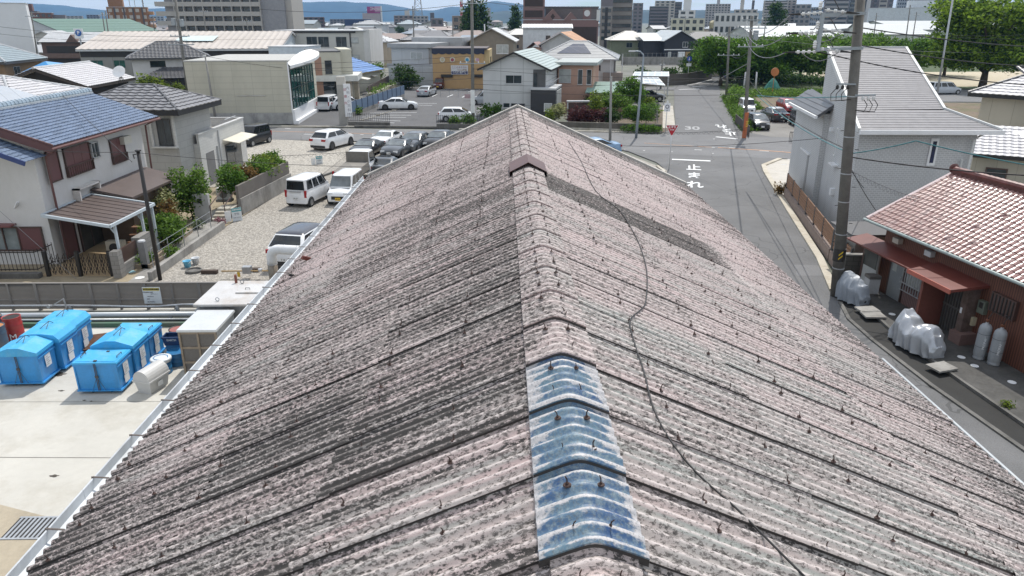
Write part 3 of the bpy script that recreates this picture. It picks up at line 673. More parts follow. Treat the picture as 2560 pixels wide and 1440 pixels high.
# pipework in front of the fence
def pipe(name, label, pts, r, mat, stands=()):
    t = thing(name, label, 'pipe', pts[0]); MB().tube(pts, r, 12).build('run', mat, t, smooth=True)
    for x in stands: MB().box(x-.05, x+.05, pts[0][1]-.05, pts[0][1]+.05, 0, pts[0][2]-r+.02).build('support', STEEL, t)
pipe('steam_pipe', 'thick pale grey insulated pipe running along the foot of the fence', [(-32, 25.3, .2), (-18, 25.3, .17), (-10.2, 25.35, .17)], .1, M('pipe_pale', (.5, .53, .55), .4, metal=.3, var=.06), (-16.4, -12.6))
pipe('water_pipe', 'thin grey pipe below the thick insulated pipe', [(-32, 25.05, .06), (-10.2, 25.1, .06)], .045, STEEL)
pipe('conduit_pipe', 'thin sagging conduit above the thick insulated pipe', [(-32, 25.75, .4), (-16.6, 25.75, .38), (-15.2, 25.75, .36), (-14.2, 25.75, .33), (-13.2, 25.75, .33), (-12.3, 25.75, .4), (-10.2, 25.75, .42)], .04, STEEL, (-16.55, -12.5))
t = thing('pipe_valve', 'small valve wheel and bracket on the conduit at the left', 'valve', (-17, 25.6, .3))
MB().lathe((-17.25, 25.55, .42), [(.07, -.02), (.07, .02)], 14, 0, Matrix.Rotation(R(90), 3, 'X')).build('hand_wheel', STEEL, t); MB().beam((-17.2, 25.6, .4), (-16.65, 25.6, .72), .04).beam((-16.65, 25.6, .72), (-16.62, 25.6, .35), .04).build('bracket', STEEL, t)
sheet('green_kerb', [(-32, 24.75), (-10.2, 24.75), (-10.2, 26.1), (-32, 26.1)], .006, M('moss_dark', (.05, .06, .05), .9))
MB().box(-32, -10.1, 24.5, 24.65, 0, .16).build('dike_wall', M('dike_green', (.06, .12, .08), .8, dirt=(.1, .1, .09)))
bpy.data.objects['dike_wall']['label'] = 'low dark green kerb wall below the pipes at the back of the yard'; bpy.data.objects['dike_wall']['category'] = 'low wall'
# gas governor behind the fence
t = thing('gas_regulator', 'grey regulator box on a brass pipe with yellow tag behind the fence', 'gas regulator', (-11.3, 30, 0))
MB().box(-11.35, -11.0, 29.7, 29.98, .25, .55).build('box', STEEL, t)
MB().tube([(-12.3, 29.85, .33), (-10.2, 29.8, .36), (-9.2, 29.7, .36)], .035, 8).build('pipe', M('brass', (.4, .28, .14), .5, metal=.4, var=.2), t)
MB().lathe((-10.6, 29.8, .4), [(.04, -.06), (.09, -.05), (.09, .05), (.04, .06)], 12).build('regulator', ALU, t)
MB().box(-11.62, -11.5, 29.8, 29.815, .08, .3).build('tag', M('tag_yellow', (.65, .42, .03), .6), t)
for x, y, lab in ((-13.1, 30.5, 'weathered timber sleeper lying on gravel left of the regulator'), (-11.3, 30.75, 'short dark timber baulk behind the grey regulator box')):
    tag(MB().box(x-.35, x+.35, y-.1, y+.1, 0, .16).build('timber_baulk', M('baulk', (.07, .05, .04), .9)), lab, 'timber')
tag(MB().lathe((-13.9, 30.75, 0), [(.36, 0), (.36, .1), (.3, .12), (.28, .05), (.02, .04)], 24).build('well_ring', CONCD, smooth=False), 'low round concrete ring sunk in the gravel near the blue bucket', 'well ring')
def bucket(x, y, c, lab):
    t = thing('bucket', lab, 'bucket', (x, y, 0)); MB().lathe((x, y, 0), [(.13, 0), (.18, .3), (.195, .31), (.17, .3), (.12, .03)], 18).build('pail', c, t, smooth=True)
    MB().tube([(x-.19, y, .3)]+[(x-.19*math.cos(k*.4), y-.12, .3-.12*math.sin(k*.4)) for k in range(1, 8)]+[(x+.19, y, .3)], .008, 5).build('handle', WHITE, t)
bucket(-14.45, 31.4, M('pale_blue', (.16, .48, .68), .45), 'pale blue plastic bucket standing on gravel by the path wall'); bucket(-14.25, 31.85, M('milky', (.62, .64, .66), .4), 'translucent white bucket behind the pale blue one')
# ---------------------------------------------------------------- building kit
def lerp(a, b, t): return a+(b-a)*t
def tile_slope(mb, A, B, C, D, tw=.3, th=.28, step=.03, amp=.03, m=0, seg=4):
    """rows of roof tiles over the quad A-B (eave) to D-C (ridge); every row is its own strip with a front lip"""
    A, B, C, D = map(Vector, (A, B, C, D)); ex = (B-A); Lx = ex.length; ux = ex/Lx
    hl = ((D-A)-ux*(D-A).dot(ux)); H = hl.length; uy = hl/H; n = ux.cross(uy)
    if n.z < 0: n = -n
    dl = (D-A).dot(ux); dr = (C-A).dot(ux)
    nr = max(1, int(round(H/th)))
    for r in range(nr):
        t0, t1 = r/nr, (r+1)/nr
        xl = max(lerp(0, dl, t0), lerp(0, dl, t1)) if dl > 0 else lerp(0, dl, t0); xr = min(lerp(Lx, dr, t0), lerp(Lx, dr, t1)) if dr < Lx else lerp(Lx, dr, t0)
        if dl > 0: xl = lerp(0, dl, (t0+t1)/2)
        if dr < Lx: xr = lerp(Lx, dr, (t0+t1)/2)
        if xr-xl < .02: continue
        if amp:
            d = tw/seg; k0 = math.ceil(xl/d+.01); k1 = math.floor(xr/d-.01)
            xs = [xl]+[k*d for k in range(k0, k1+1)]+[xr]
        else: xs = [xl, xr]
        o = len(mb.v)
        for x in xs:
            h = amp*(.5+.5*math.cos(2*math.pi*x/tw))**1.4 if amp else 0
            q = A+ux*x
            mb.v.append(q+uy*(H*t0)+n*(h-.002)); mb.v.append(q+uy*(H*t0-.012)+n*(h+step)); mb.v.append(q+uy*(H*t1)+n*(h+.004))
        for i in range(len(xs)-1):
            a = o+3*i
            mb.f += [(a, a+3, a+4, a+1), (a+1, a+4, a+5, a+2)]; mb.m += [m, m]
def capline(mb, a, b, r=.09, m=0, seg=.3):
    """row of half-round ridge tiles"""
    a, b = Vector(a), Vector(b); n = max(1, int((b-a).length/seg))
    for k in range(n):
        p, q = a.lerp(b, k/n), a.lerp(b, (k+1)/n); mb.tube([p, q], [r*1.08, r*.94], 8, m)
FACES = {'S': ((1, 0), (0, -1)), 'N': ((-1, 0), (0, 1)), 'E': ((0, 1), (1, 0)), 'W': ((0, -1), (-1, 0))}
class Hs:
    """a building in its own frame: local x along the front, local y away from the front; face S is the front"""
    def __init__(s, name, label, cx, cy, ang, l, w, cat='house', group=None):
        s.t = thing(name, label, cat, (cx, cy, 0), ang, group); s.m = W[s.t]; s.l = l; s.w = w
    def at(s, x, y, z): return s.m @ Vector((x, y, z))
    def box(s, name, x0, x1, y0, y1, z0, z1, mt, parent=None, taper=0): return MB().box(x0, x1, y0, y1, z0, z1, mat=s.m, taper=taper).build(name, mt, parent or s.t)
    def wallbody(s, mt, z1, wi=0., gable=None, zr=0, name='wall', z0=0):
        l, w = s.l-wi, s.w-wi; mb = MB(); a = s.at
        mb.box(-l, l, -w, w, z0, z1, mat=s.m)
        if gable == 'x':
            for sx in (-1, 1): mb.prism3([a(sx*l, -w, z1), a(sx*l, w, z1), a(sx*l, 0, zr)]) if False else mb.quad(a(sx*l, -w, z1), a(sx*l, w, z1), a(sx*l, 0, zr))
        if gable == 'y':
            for sy in (-1, 1): mb.quad(a(-l, sy*w, z1), a(l, sy*w, z1), a(0, sy*w, zr))
        return mb.build(name, mt, s.t)
    def roof(s, kind, ze, zr, mt, over=0., tile=(.3, .3, .03, .03), hip=None, th=.14, fascia=None, cap=None, soffit=True, capr=.1):
        """gx/gy gable with ridge along local x / y, hip, pyr, flat, shed (rises to the back)"""
        l, w = s.l+over, s.w+over; a = s.at; mb = MB(); fb = MB(); cp = MB()
        E = [a(-l, -w, ze), a(l, -w, ze), a(l, w, ze), a(-l, w, ze)]
        def slope(A, B, C, D):
            if tile: tile_slope(mb, A, B, C, D, *tile)
            else: mb.quad(A, B, C, D)
        if kind == 'gx':
            r0, r1 = a(-l, 0, zr), a(l, 0, zr); slope(E[0], E[1], r1, r0); slope(E[2], E[3], r0, r1); caps = [(r0, r1)]
            under = [(E[0], E[1], r1, r0), (E[2], E[3], r0, r1)]
        elif kind == 'gy':
            r0, r1 = a(0, -w, zr), a(0, w, zr); slope(E[1], E[2], r1, r0); slope(E[3], E[0], r0, r1); caps = [(r0, r1)]
            under = [(E[1], E[2], r1, r0), (E[3], E[0], r0, r1)]
        elif kind in ('hip', 'hipy'):
            if kind == 'hip': h = hip if hip is not None else min(w, l); r0, r1 = a(-l+h, 0, zr), a(l-h, 0, zr)
            else: h = hip if hip is not None else min(w, l); r0, r1 = a(0, -w+h, zr), a(0, w-h, zr)
            if kind == 'hip':
                slope(E[0], E[1], r1, r0); slope(E[2], E[3], r0, r1); slope(E[1], E[2], r1, r1); slope(E[3], E[0], r0, r0)
                caps = [(r0, r1), (E[0], r0), (E[3], r0), (E[1], r1), (E[2], r1)]
            else:
                slope(E[1], E[2], r1, r0); slope(E[3], E[0], r0, r1); slope(E[0], E[1], r0, r0); slope(E[2], E[3], r1, r1)
                caps = [(r0, r1), (E[0], r0), (E[1], r0), (E[2], r1), (E[3], r1)]
            under = []
        elif kind == 'shed':
            r0, r1 = a(-l, w, zr), a(l, w, zr); slope(E[0], E[1], r1, r0); caps = []; under = [(E[0], E[1], r1, r0)]
        if kind == 'flat':
            mb.box(-l, l, -w, w, ze, zr, mat=s.m); caps = []; under = []
        for u in under:
            mb.quad(*[p-Vector((0, 0, th)) for p in reversed(u)])
            for i in range(4): 
                p, q = u[i], u[(i+1) % 4]; fb.quad(p+Vector((0, 0, .005)), q+Vector((0, 0, .005)), q-Vector((0, 0, th)), p-Vector((0, 0, th)))
        if kind in ('hip', 'hipy'):
            mb.quad(*[p-Vector((0, 0, .02)) for p in reversed(E)])
            for i in range(4): fb.quad(E[i]+Vector((0, 0, .015)), E[(i+1) % 4]+Vector((0, 0, .015)), E[(i+1) % 4]-Vector((0, 0, th)), E[i]-Vector((0, 0, th)))
        ro = mb.build('roof', mt, s.t)
        if fb.f: fb.build('fascia', fascia or DGREY, s.t)
        if cap:
            for p, q in caps: capline(cp, p+Vector((0, 0, .04)), q+Vector((0, 0, .04)), capr)
            if cp.f: cp.build('ridge_tile', cap, ro)
        return ro
    def win(s, face, c, z, w, h, panes=2, fr=None, gl=None, dep=.05, sill=True, fw=.05, off=0., inset=0., name='window', wi=0.):
        (tx, ty), (nx, ny) = FACES[face]; d = (s.w if face in 'SN' else s.l)-wi+off
        o = s.at(tx*c+nx*d, ty*c+ny*d, z); x = (s.m.to_3x3() @ Vector((tx, ty, 0))); f = frame(o, x, (0, 0, 1))
        mb = MB()
        for (x0, x1, y0, y1) in ((-w/2, w/2, -h/2, -h/2+fw), (-w/2, w/2, h/2-fw, h/2), (-w/2, -w/2+fw, -h/2+fw, h/2-fw), (w/2-fw, w/2, -h/2+fw, h/2-fw)): mb.box(x0, x1, y0, y1, .002, dep, mat=f)
        for k in range(1, panes): mb.box(-w/2+w*k/panes-fw*.35, -w/2+w*k/panes+fw*.35, -h/2+fw, h/2-fw, .002, dep*.8, mat=f)
        if sill: mb.box(-w/2-.04, w/2+.04, -h/2-.05, -h/2, .002, dep+.04, mat=f)
        wo = mb.build(name, fr or ALU, s.t)
        MB().box(-w/2+fw*.6, w/2-fw*.6, -h/2+fw*.6, h/2-fw*.6, .002, dep*.35, mat=f).build('pane', gl or GLASS, wo)
        return f, wo
    def face_box(s, face, c, z, w, h, d, name, mt, off=0., parent=None, wi=0.):
        (tx, ty), (nx, ny) = FACES[face]; dd = (s.w if face in 'SN' else s.l)-wi+off
        f = frame(s.at(tx*c+nx*dd, ty*c+ny*dd, z), s.m.to_3x3() @ Vector((tx, ty, 0)), (0, 0, 1))
        return MB().box(-w/2, w/2, -h/2, h/2, .001, d, mat=f).build(name, mt, parent or s.t)
def hpx(name, label, L_, R_, ze, depth, cat='house', group=None, inset=0.):
    """building whose front eave runs from pixel L_ to pixel R_ at height ze"""
    a, b = P(*L_, ze), P(*R_, ze); d = (b-a); ang = math.atan2(d.y, d.x); l = math.hypot(d.x, d.y)/2
    c = (a+b)/2; nx, ny = -math.sin(ang), math.cos(ang)
    return Hs(name, label, c.x+nx*depth/2, c.y+ny*depth/2, ang, l, depth/2, cat, group)
# ---------------------------------------------------------------- trees and shrubs
def M_leaf(name, c, light=None):
    if name in MT: return MT[name]
    m = bpy.data.materials.new(name); nt, b = nodes(m)
    ge = N(nt, 'ShaderNodeNewGeometry'); v = coords(nt); n1 = noi(nt, v, .9, 4)
    light = light or (c[0]*1.9+.012, c[1]*1.75+.01, c[2]*1.3)
    f = math_(nt, 'ADD', math_(nt, 'MULTIPLY', ge.outputs['Random Per Island'], .5), math_(nt, 'MULTIPLY', n1, .5))
    col = ramp(nt, f, .3, .72, tuple(x*.62 for x in c), light)
    L(nt, col, b.inputs['Base Color']); b.inputs['Roughness'].default_value = .65; b.inputs['Specular IOR Level'].default_value = .3
    tr = N(nt, 'ShaderNodeBsdfTranslucent'); L(nt, col, tr.inputs['Color']); mx = N(nt, 'ShaderNodeMixShader'); mx.inputs[0].default_value = .45
    out = nt.nodes['Material Output']; L(nt, b.outputs[0], mx.inputs[1]); L(nt, tr.outputs[0], mx.inputs[2]); L(nt, mx.outputs[0], out.inputs['Surface'])
    MT[name] = m; return m
def leaves(mb, c, r, n, size, rg, shell=.5, flat=.0):
    """n leaf-sized quads clumped through an ellipsoid lobe"""
    c = Vector(c); r = Vector(r); k = max(4, n//12)
    for _ in range(k):
        d = Vector((rg.gauss(0, 1), rg.gauss(0, 1), rg.gauss(0, 1))).normalized()
        q = c+Vector((d.x*r.x, d.y*r.y, d.z*r.z))*(shell+(1-shell)*rg.random()**.6)*rg.uniform(.82, 1.12)
        for _ in range(12):
            p = q+Vector((rg.gauss(0, 1), rg.gauss(0, 1), rg.gauss(0, .7)))*size*1.5
            a = Vector((rg.gauss(0, 1), rg.gauss(0, 1), rg.gauss(0, .6))).normalized(); b = a.cross(Vector((rg.gauss(0, 1), rg.gauss(0, 1), rg.gauss(0, 1)))).normalized()
            s = size*rg.uniform(.6, 1.3); o = len(mb.v)
            mb.v += [p-a*s, p+b*s*.5, p+a*s, p-b*s*.5]; mb.f.append((o, o+1, o+2, o+3)); mb.m.append(0)
def tree(name, label, base, h, lobes, mat, n=3000, size=.16, trunk=.18, seed=1, cat='tree', group=None, bark=None, limbs=True):
    """lobes: [(dx,dy,z,rx,ry,rz)] relative to the base"""
    rg = random.Random(seed); base = Vector(base); t = thing(name, label, cat, base, 0, group)
    vol = [l[3]*l[4]*l[5] for l in lobes]; tot = sum(v**.67 for v in vol); mb = MB()
    for l, v in zip(lobes, vol): leaves(mb, base+Vector(l[:3]), l[3:6], int(n*v**.67/tot), size, rg)
    mb.build('crown', mat, t)
    if trunk:
        b = MB(); top = max(l[2] for l in lobes)
        pts = [base+Vector((noise.noise(Vector((seed, k, 0)))*trunk, noise.noise(Vector((seed, k, 5)))*trunk, top*k/5)) for k in range(6)]
        b.tube(pts, [trunk*(1.25 if k == 0 else 1-.14*k) for k in range(6)], 8)
        if limbs:
            for l in lobes:
                s0 = pts[rg.choice((1, 2, 3))]; e = base+Vector(l[:3]); b.tube([s0, s0.lerp(e, .5)+Vector((0, 0, .1)), e], [trunk*.5, trunk*.35, trunk*.14], 6)
        b.build('trunk', bark or M('bark', (.09, .07, .055), .95, var=.3, scale=6), t, smooth=True)
    return t
def shrub(name, label, base, r, mat, n=700, size=.07, seed=1, cat='shrub', group=None, stem=True, lobn=5):
    rg = random.Random(seed); lob = []
    for k in range(lobn): 
        a = rg.uniform(0, 6.28); d = rg.uniform(.15, .55); lob.append((math.cos(a)*d*r[0], math.sin(a)*d*r[1], r[2]*rg.uniform(.75, 1.25), r[0]*rg.uniform(.4, .65), r[1]*rg.uniform(.4, .65), r[2]*rg.uniform(.5, .8)))
    return tree(name, label, base, r[2]*2, lob, mat, n, size, .035 if stem else 0, seed, cat, group)
LEAF = M_leaf('leaf_green', (.065, .145, .022)); LEAFD = M_leaf('leaf_dark', (.03, .07, .02)); LEAFY = M_leaf('leaf_yellow_green', (.10, .16, .02), (.26, .34, .05)); LEAFM = M_leaf('leaf_mid', (.07, .15, .025), (.19, .32, .05))
LEAFR = M_leaf('leaf_maroon', (.07, .022, .028), (.14, .05, .05)); LEAFO = M_leaf('leaf_bronze', (.13, .075, .022), (.28, .17, .05)); LEAFW = M_leaf('leaf_cream', (.22, .26, .08), (.55, .55, .3))
# ---------------------------------------------------------------- cars
CARS = dict(
 sedan=dict(L=4.9, W=1.86, H=1.46, zf=.78, zh=.98, zb=1.0, zt=1.05, rb=-1.95, rt=-.85, ft=.45, fb=1.25, r=.34),
 coupe=dict(L=4.35, W=1.82, H=1.27, zf=.68, zh=.86, zb=.88, zt=.93, rb=-1.75, rt=-.75, ft=.1, fb=.85, r=.33),
 suv=dict(L=4.55, W=1.84, H=1.62, zf=.9, zh=1.08, zb=1.1, zt=1.12, rb=-2.1, rt=-1.55, ft=.45, fb=1.2, r=.36),
 hatch=dict(L=4.2, W=1.72, H=1.52, zf=.82, zh=1.0, zb=1.02, zt=1.05, rb=-1.95, rt=-1.5, ft=.45, fb=1.35, r=.31),
 kei=dict(L=3.4, W=1.48, H=1.75, zf=.85, zh=1.02, zb=1.04, zt=1.05, rb=-1.66, rt=-1.56, ft=.62, fb=1.15, r=.28),
 van=dict(L=4.75, W=1.74, H=1.85, zf=.9, zh=1.08, zb=1.1, zt=1.12, rb=-2.3, rt=-2.1, ft=.75, fb=1.55, r=.33),
 truck=dict(L=4.7, W=1.7, H=1.98, zf=1.0, zh=1.1, zb=1.12, zt=1.1, rb=.72, rt=.78, ft=1.95, fb=2.28, r=.33))
def M_paint(name, c, rough=.28):
    if name in MT: return MT[name]
    m = bpy.data.materials.new(name); nt, b = nodes(m); n = noi(nt, coords(nt), 2.5, 4)
    L(nt, ramp(nt, n, .3, .7, tuple(x*.92 for x in c), tuple(min(1, x*1.05) for x in c)), b.inputs['Base Color']); b.inputs['Roughness'].default_value = rough; b.inputs['Coat Weight'].default_value = .6; b.inputs['Coat Roughness'].default_value = .05
    MT[name] = m; return m
PW = M_paint('paint_white', (.78, .79, .8)); PS = M_paint('paint_silver', (.42, .45, .48), .32); PK = M_paint('paint_black', (.012, .012, .014)); PG = M_paint('paint_grey', (.06, .067, .075)); PR = M_paint('paint_red', (.32, .03, .04)); PB = M_paint('paint_blue', (.02, .04, .22)); PDR = M_paint('paint_maroon', (.10, .018, .02))
CGL = M_glass('car_glass', (.018, .022, .025), .04); LAMP = M('lamp_lens', (.62, .64, .66), .12, var=.1); TAIL = M('tail_lens', (.34, .012, .015), .2); RIM = M('rim_alloy', (.38, .39, .4), .35, metal=.7); RIMD = M('rim_dark', (.05, .05, .055), .4); TYRE = M('tyre', (.018, .018, .018), .8); PLW = M('plate_white', (.75, .76, .75), .5, var=.03); PLY = M('plate_yellow', (.78, .5, .03), .5, var=.03); PLT = M('black_trim', (.02, .02, .021), .5); MIRR = M_glass('windscreen_pale', (.16, .18, .19), .05)
def car(kind, label, xy, hd, paint, roofm=None, plate=PLW, rim=RIM, group='parked cars', name=None, wscr=None, digits=None, cab_only=False, door=None):
    k = CARS[kind]; Lc, Wc, H = k['L'], k['W']/2, k['H']; y0, y1 = -Lc/2, Lc/2; zl = .2
    t = thing(name or {'suv': 'suv', 'kei': 'kei_car', 'van': 'minivan', 'truck': 'flatbed_truck', 'coupe': 'sports_car'}.get(kind, 'car'), label, {'truck': 'truck', 'van': 'minivan'}.get(kind, 'car'), (0, 0, 0), 0, group)
    zb, zt, zf, zh = k['zb'], k['zt'], k['zf'], k['zh']; boxy = kind in ('kei', 'van', 'truck')
    e = .985 if boxy else .9
    # lower body : stations rear to front (y, half width, bottom, shoulder, centre height)
    st = [(y0, Wc*e*.86, zl+.16, zt*.80, zt*.80), (y0+.06, Wc*e*.97, zl+.04, zt*.95, zt*.96), (y0+.35, Wc*.99, zl, zt, zt+.015), (k['rb']+.3, Wc, zl, zb, zb), (0, Wc, zl, zb, zb), (k['fb']-.1, Wc, zl, zb-.01, zb+.01), (y1-.55, Wc*.985, zl, zh-.06, zh-.01), (y1-.2, Wc*e*.97, zl+.02, zf, zf+.05), (y1-.05, Wc*e*.88, zl+.06, zf-.1, zf-.06), (y1, Wc*e*.72, zl+.14, zf-.22, zf-.2)]
    if kind == 'truck': st = [(.7, Wc, .42, zb, zb), (1.0, Wc, .42, zb, zb), (y1-.12, Wc, .36, zb, zb), (y1-.03, Wc*.97, .38, zb-.05, zb-.03), (y1, Wc*.93, .44, zb-.16, zb-.15)]
    b = MB(); nn = 11; pr = []
    for (y, hw, z0, z1, zc) in st:
        h = z1-z0; q = [(hw*.84, z0), (hw*.95, z0+.06*h), (hw, z0+.35*h), (hw*.985, z0+.78*h), (hw*.92, z1-.02)]
        ring = [(-x, z) for x, z in q]+[(0, zc)]+[(x, z) for x, z in reversed(q)]
        pr.append(len(b.v)); b.v += [Vector((x, y, z)) for x, z in ring]
    for i in range(len(st)-1):
        for j in range(nn):
            jj = (j+1) % nn; b.f.append((pr[i]+j, pr[i]+jj, pr[i+1]+jj, pr[i+1]+j)); b.m.append(0)
    b.f += [tuple(pr[0]+j for j in reversed(range(nn))), tuple(pr[-1]+j for j in range(nn))]; b.m += [0, 0]
    body = b.build('body', paint, t, smooth=True); body.data.set_sharp_from_angle(angle=R(38))
    # cabin
    rb, rt, ft, fb = k['rb'], k['rt'], k['ft'], k['fb']; wb, wt = Wc*.94, Wc*(.84 if boxy else .74); zc = zb-.02
    lv = [(rb, fb, wb, zc), (lerp(rb, rt, .55), lerp(fb, ft, .55), lerp(wb, wt, .5), lerp(zc, H-.07, .55)), (rt-.03, ft+.05, wt+.02, H-.07), (rt+.1, ft-.08, wt-.09, H-.015), (rt+.4, ft-.35, wt-.3, H)]
    b = MB(); rings = []
    for (ya, yb, w, z) in lv:
        c = .10 if z < H-.1 else .12; rings.append(len(b.v))
        b.v += [Vector(p) for p in ((-w+c*.6, ya, z), (w-c*.6, ya, z), (w, ya+c*1.2, z), (w, yb-c*2, z), (w-c*1.4, yb, z), (-w+c*1.4, yb, z), (-w, yb-c*2, z), (-w, ya+c*1.2, z))]
    for i in range(len(lv)-1):
        for j in range(8):
            jj = (j+1) % 8; b.f.append((rings[i]+j, rings[i]+jj, rings[i+1]+jj, rings[i+1]+j)); b.m.append(1 if (roofm and i >= 2) else 0)
    b.f.append(tuple(rings[-1]+j for j in range(8))); b.m.append(1 if roofm else 0)
    cb = b.build('cabin', [paint, roofm or paint], t, smooth=True); cb.data.set_sharp_from_angle(angle=R(35))
    def ringpt(j, f):   # point on cabin side at ring fraction f between level 0 and level 2
        i = 0 if f < .55 else 1; ff = f/.55 if i == 0 else (f-.55)/.45
        return b.v[rings[i]+j].lerp(b.v[rings[i+1]+j], ff)
    def panel(name, ja, jb, ta, tb, f0, f1, mt, off=.012, parent=None):
        P_ = []
        for f in (f0, (f0+f1)/2 if f0 < .55 < f1 else f0+(f1-f0)*.5, f1):
            A, B = ringpt(ja, f), ringpt(jb, f); P_.append((A.lerp(B, ta), A.lerp(B, tb)))
        cen = Vector((0, (rb+fb)/2, zc)); o = MB(); vs = []
        for A, B in P_:
            n = ((P_[0][1]-P_[0][0]).cross(P_[2][0]-P_[0][0])).normalized()
            if n.dot((A+B)/2-cen) < 0: n = -n
            vs += [A+n*off, B+n*off]
        o.add(vs, [(0, 1, 3, 2), (2, 3, 5, 4)]); return o.build(name, mt, parent or t)
    panel('windscreen', 4, 5, -.1, 1.1, .1, .95, wscr or CGL); panel('rear_window', 0, 1, .03, .97, .1 if boxy else .05, .9, CGL)
    nw = {'kei': 3, 'van': 3, 'truck': 1, 'coupe': 1}.get(kind, 2)
    for ja, jb in ((2, 3), (6, 7)):
        for q in range(nw):
            g = .025; a0 = .02+q/nw*.96+(g if q else 0); a1 = .02+(q+1)/nw*.96-(g if q < nw-1 else 0)
            panel('side_window', ja, jb, a0, a1, .1, .9, CGL)
    # wheels
    rw = k['r']; fy, ry = y1-.82 if not boxy else y1-.55, y0+.85 if not boxy else y0+.5
    if kind == 'truck': fy, ry = y1-.75, y0+.95
    ax = Matrix.Rotation(R(90), 3, 'Y')
    for wy in (fy, ry):
        for sx in (-1, 1):
            MB().lathe((sx*(Wc-.1), wy, rw+.02), [(rw+.055, -.12), (rw+.055, .108 if sx > 0 else -.108+.22)], 18, 0, ax).build('wheel_arch', PLT, t) if False else None
            o = MB(); o.lathe((sx*(Wc-.09), wy, rw), [(rw*.75, -.11), (rw*.97, -.11), (rw, -.08), (rw, .08), (rw*.97, .11), (rw*.75, .11)], 18, 0, ax); wh = o.build('wheel', TYRE, t, smooth=True)
            o = MB(); o.lathe((sx*(Wc+.008), wy, rw), [(rw*.66, -.018), (rw*.66, .018), (rw*.2, .02)] if sx > 0 else [(rw*.2, -.02), (rw*.66, -.018), (rw*.66, .018)], 14, 0, ax); o.build('rim', rim, wh)
            o = MB(); n = 14; rr_ = rw+.07
            vs = [(sx*(Wc*.995+.004), wy+rr_*math.cos(math.pi*i/(n-1)), rw+rr_*math.sin(math.pi*i/(n-1))) for i in range(n)]+[(sx*(Wc*.995+.004), wy-rr_, zl-.02), (sx*(Wc*.995+.004), wy+rr_, zl-.02)]
            o.add(vs+[(x-sx*.2, y, z) for x, y, z in vs], [tuple(range(n+2)) if sx > 0 else tuple(reversed(range(n+2)))]+[(i, (i+1) % (n+2), n+2+(i+1) % (n+2), n+2+i) for i in range(n+2)]); o.build('wheel_arch', PLT, t)
    for sx in (-1, 1):
        o = MB(); xx = Wc*e*.68
        if kind == 'truck': o.box(sx*Wc*.7-.14, sx*Wc*.7+.14, y1-.02, y1+.012, .62, .78)
        else: o.box(sx*xx-.19, sx*xx+.19, y1-.24, y1-.03, zf-.2, zf-.045, taper=.02)
        o.build('headlight', LAMP, t)
        o = MB()
        if boxy: o.box(sx*(Wc*.86)-.06, sx*(Wc*.86)+.06, y0-.012, y0+.1, zt*.62, zt*1.02)
        else: o.box(sx*(Wc*.68)-.2, sx*(Wc*.68)+.17, y0-.008, y0+.12, zt*.74, zt*.9)
        o.build('taillight', TAIL, t)
        MB().box(sx*(Wc+.09)-.09, sx*(Wc+.09)+.09, fb-.42, fb-.3, zb-.02, zb+.14, taper=.02).build('mirror', paint if kind != 'truck' else PLT, t)
    MB().box(-Wc*.55, Wc*.55, y1-.1, y1+.01, zf-.44, zf-.24, taper=.01).build('grille', PLT, t)
    MB().box(-Wc*.8, Wc*.8, y0-.012, y0+.1, zl+.08, zl+.28).build('rear_bumper', PLT if kind in ('suv', 'coupe') else paint, t)
    for yy, nm in ((y1+.02, 'front'), (y0-.02, 'rear')):
        p = MB().box(-.165, .165, min(yy, yy-.012), max(yy, yy-.012), zl+.3 if nm == 'rear' else zl+.16, zl+.465 if nm == 'rear' else zl+.325).build('number_plate', plate, t)
        if digits: text(digits, .12, PLT, t, frame((0, yy+(.004 if nm == 'front' else -.018), zl+(.38 if nm == 'rear' else .24)), (-1, 0, 0) if nm == 'front' else (1, 0, 0), (0, 0, 1)), ext=.002)
    if boxy and kind != 'truck': MB().box(-Wc*.5, Wc*.5, y0-.025, y0+.02, zt*.9, zt*.95).build('tailgate_trim', ALU, t)
    t.location = (xy[0], xy[1], .0); t.rotation_euler = (0, 0, R(hd)); W[t] = Matrix.Translation(Vector((xy[0], xy[1], 0))) @ Matrix.Rotation(R(hd), 4, 'Z')
    return t
def onX(u, v, X):
    d = ray(u, v); t = X/d[0]; return Vector((X, d[1]*t, CAMZ+d[2]*t))
GLZ = dict(rough=.28)
TBLUE = M('tile_blue', (.145, .195, .285), .3, var=.3, scale=3); TGREY = M('tile_grey', (.20, .20, .21), .35, var=.15, scale=2); TWHITE = M('tile_silver', (.55, .54, .55), .4, var=.14, scale=2); TBG = M('tile_bluegrey', (.25, .31, .34), .4, var=.15, scale=2); TDARK = M('tile_dark', (.11, .11, .115), .4, var=.12, scale=2)
TCAPB = M('ridge_tile_bluegrey', (.27, .34, .40), .35, var=.2)
STUC = M('stucco_white', (.60, .59, .575), .85, var=.04, dirt=(.5, .49, .46), dscale=.3); NAVYT = M('tile_navy_edge', (.02, .045, .16), .35)
def rail(t, f, w, h, mt, n=9, name='railing'):
    mb = MB().box(-w/2, w/2, h-.04, h, .12, .15, mat=f).box(-w/2, w/2, 0, .04, .12, .15, mat=f)
    for k in range(n+1): x = -w/2+w*k/n; mb.box(x-.012, x+.012, .02, h-.02, .125, .145, mat=f)
    for x in (-w/2, w/2): mb.box(x-.02, x+.02, 0, h, .0, .15, mat=f)
    return mb.build(name, mt, t)
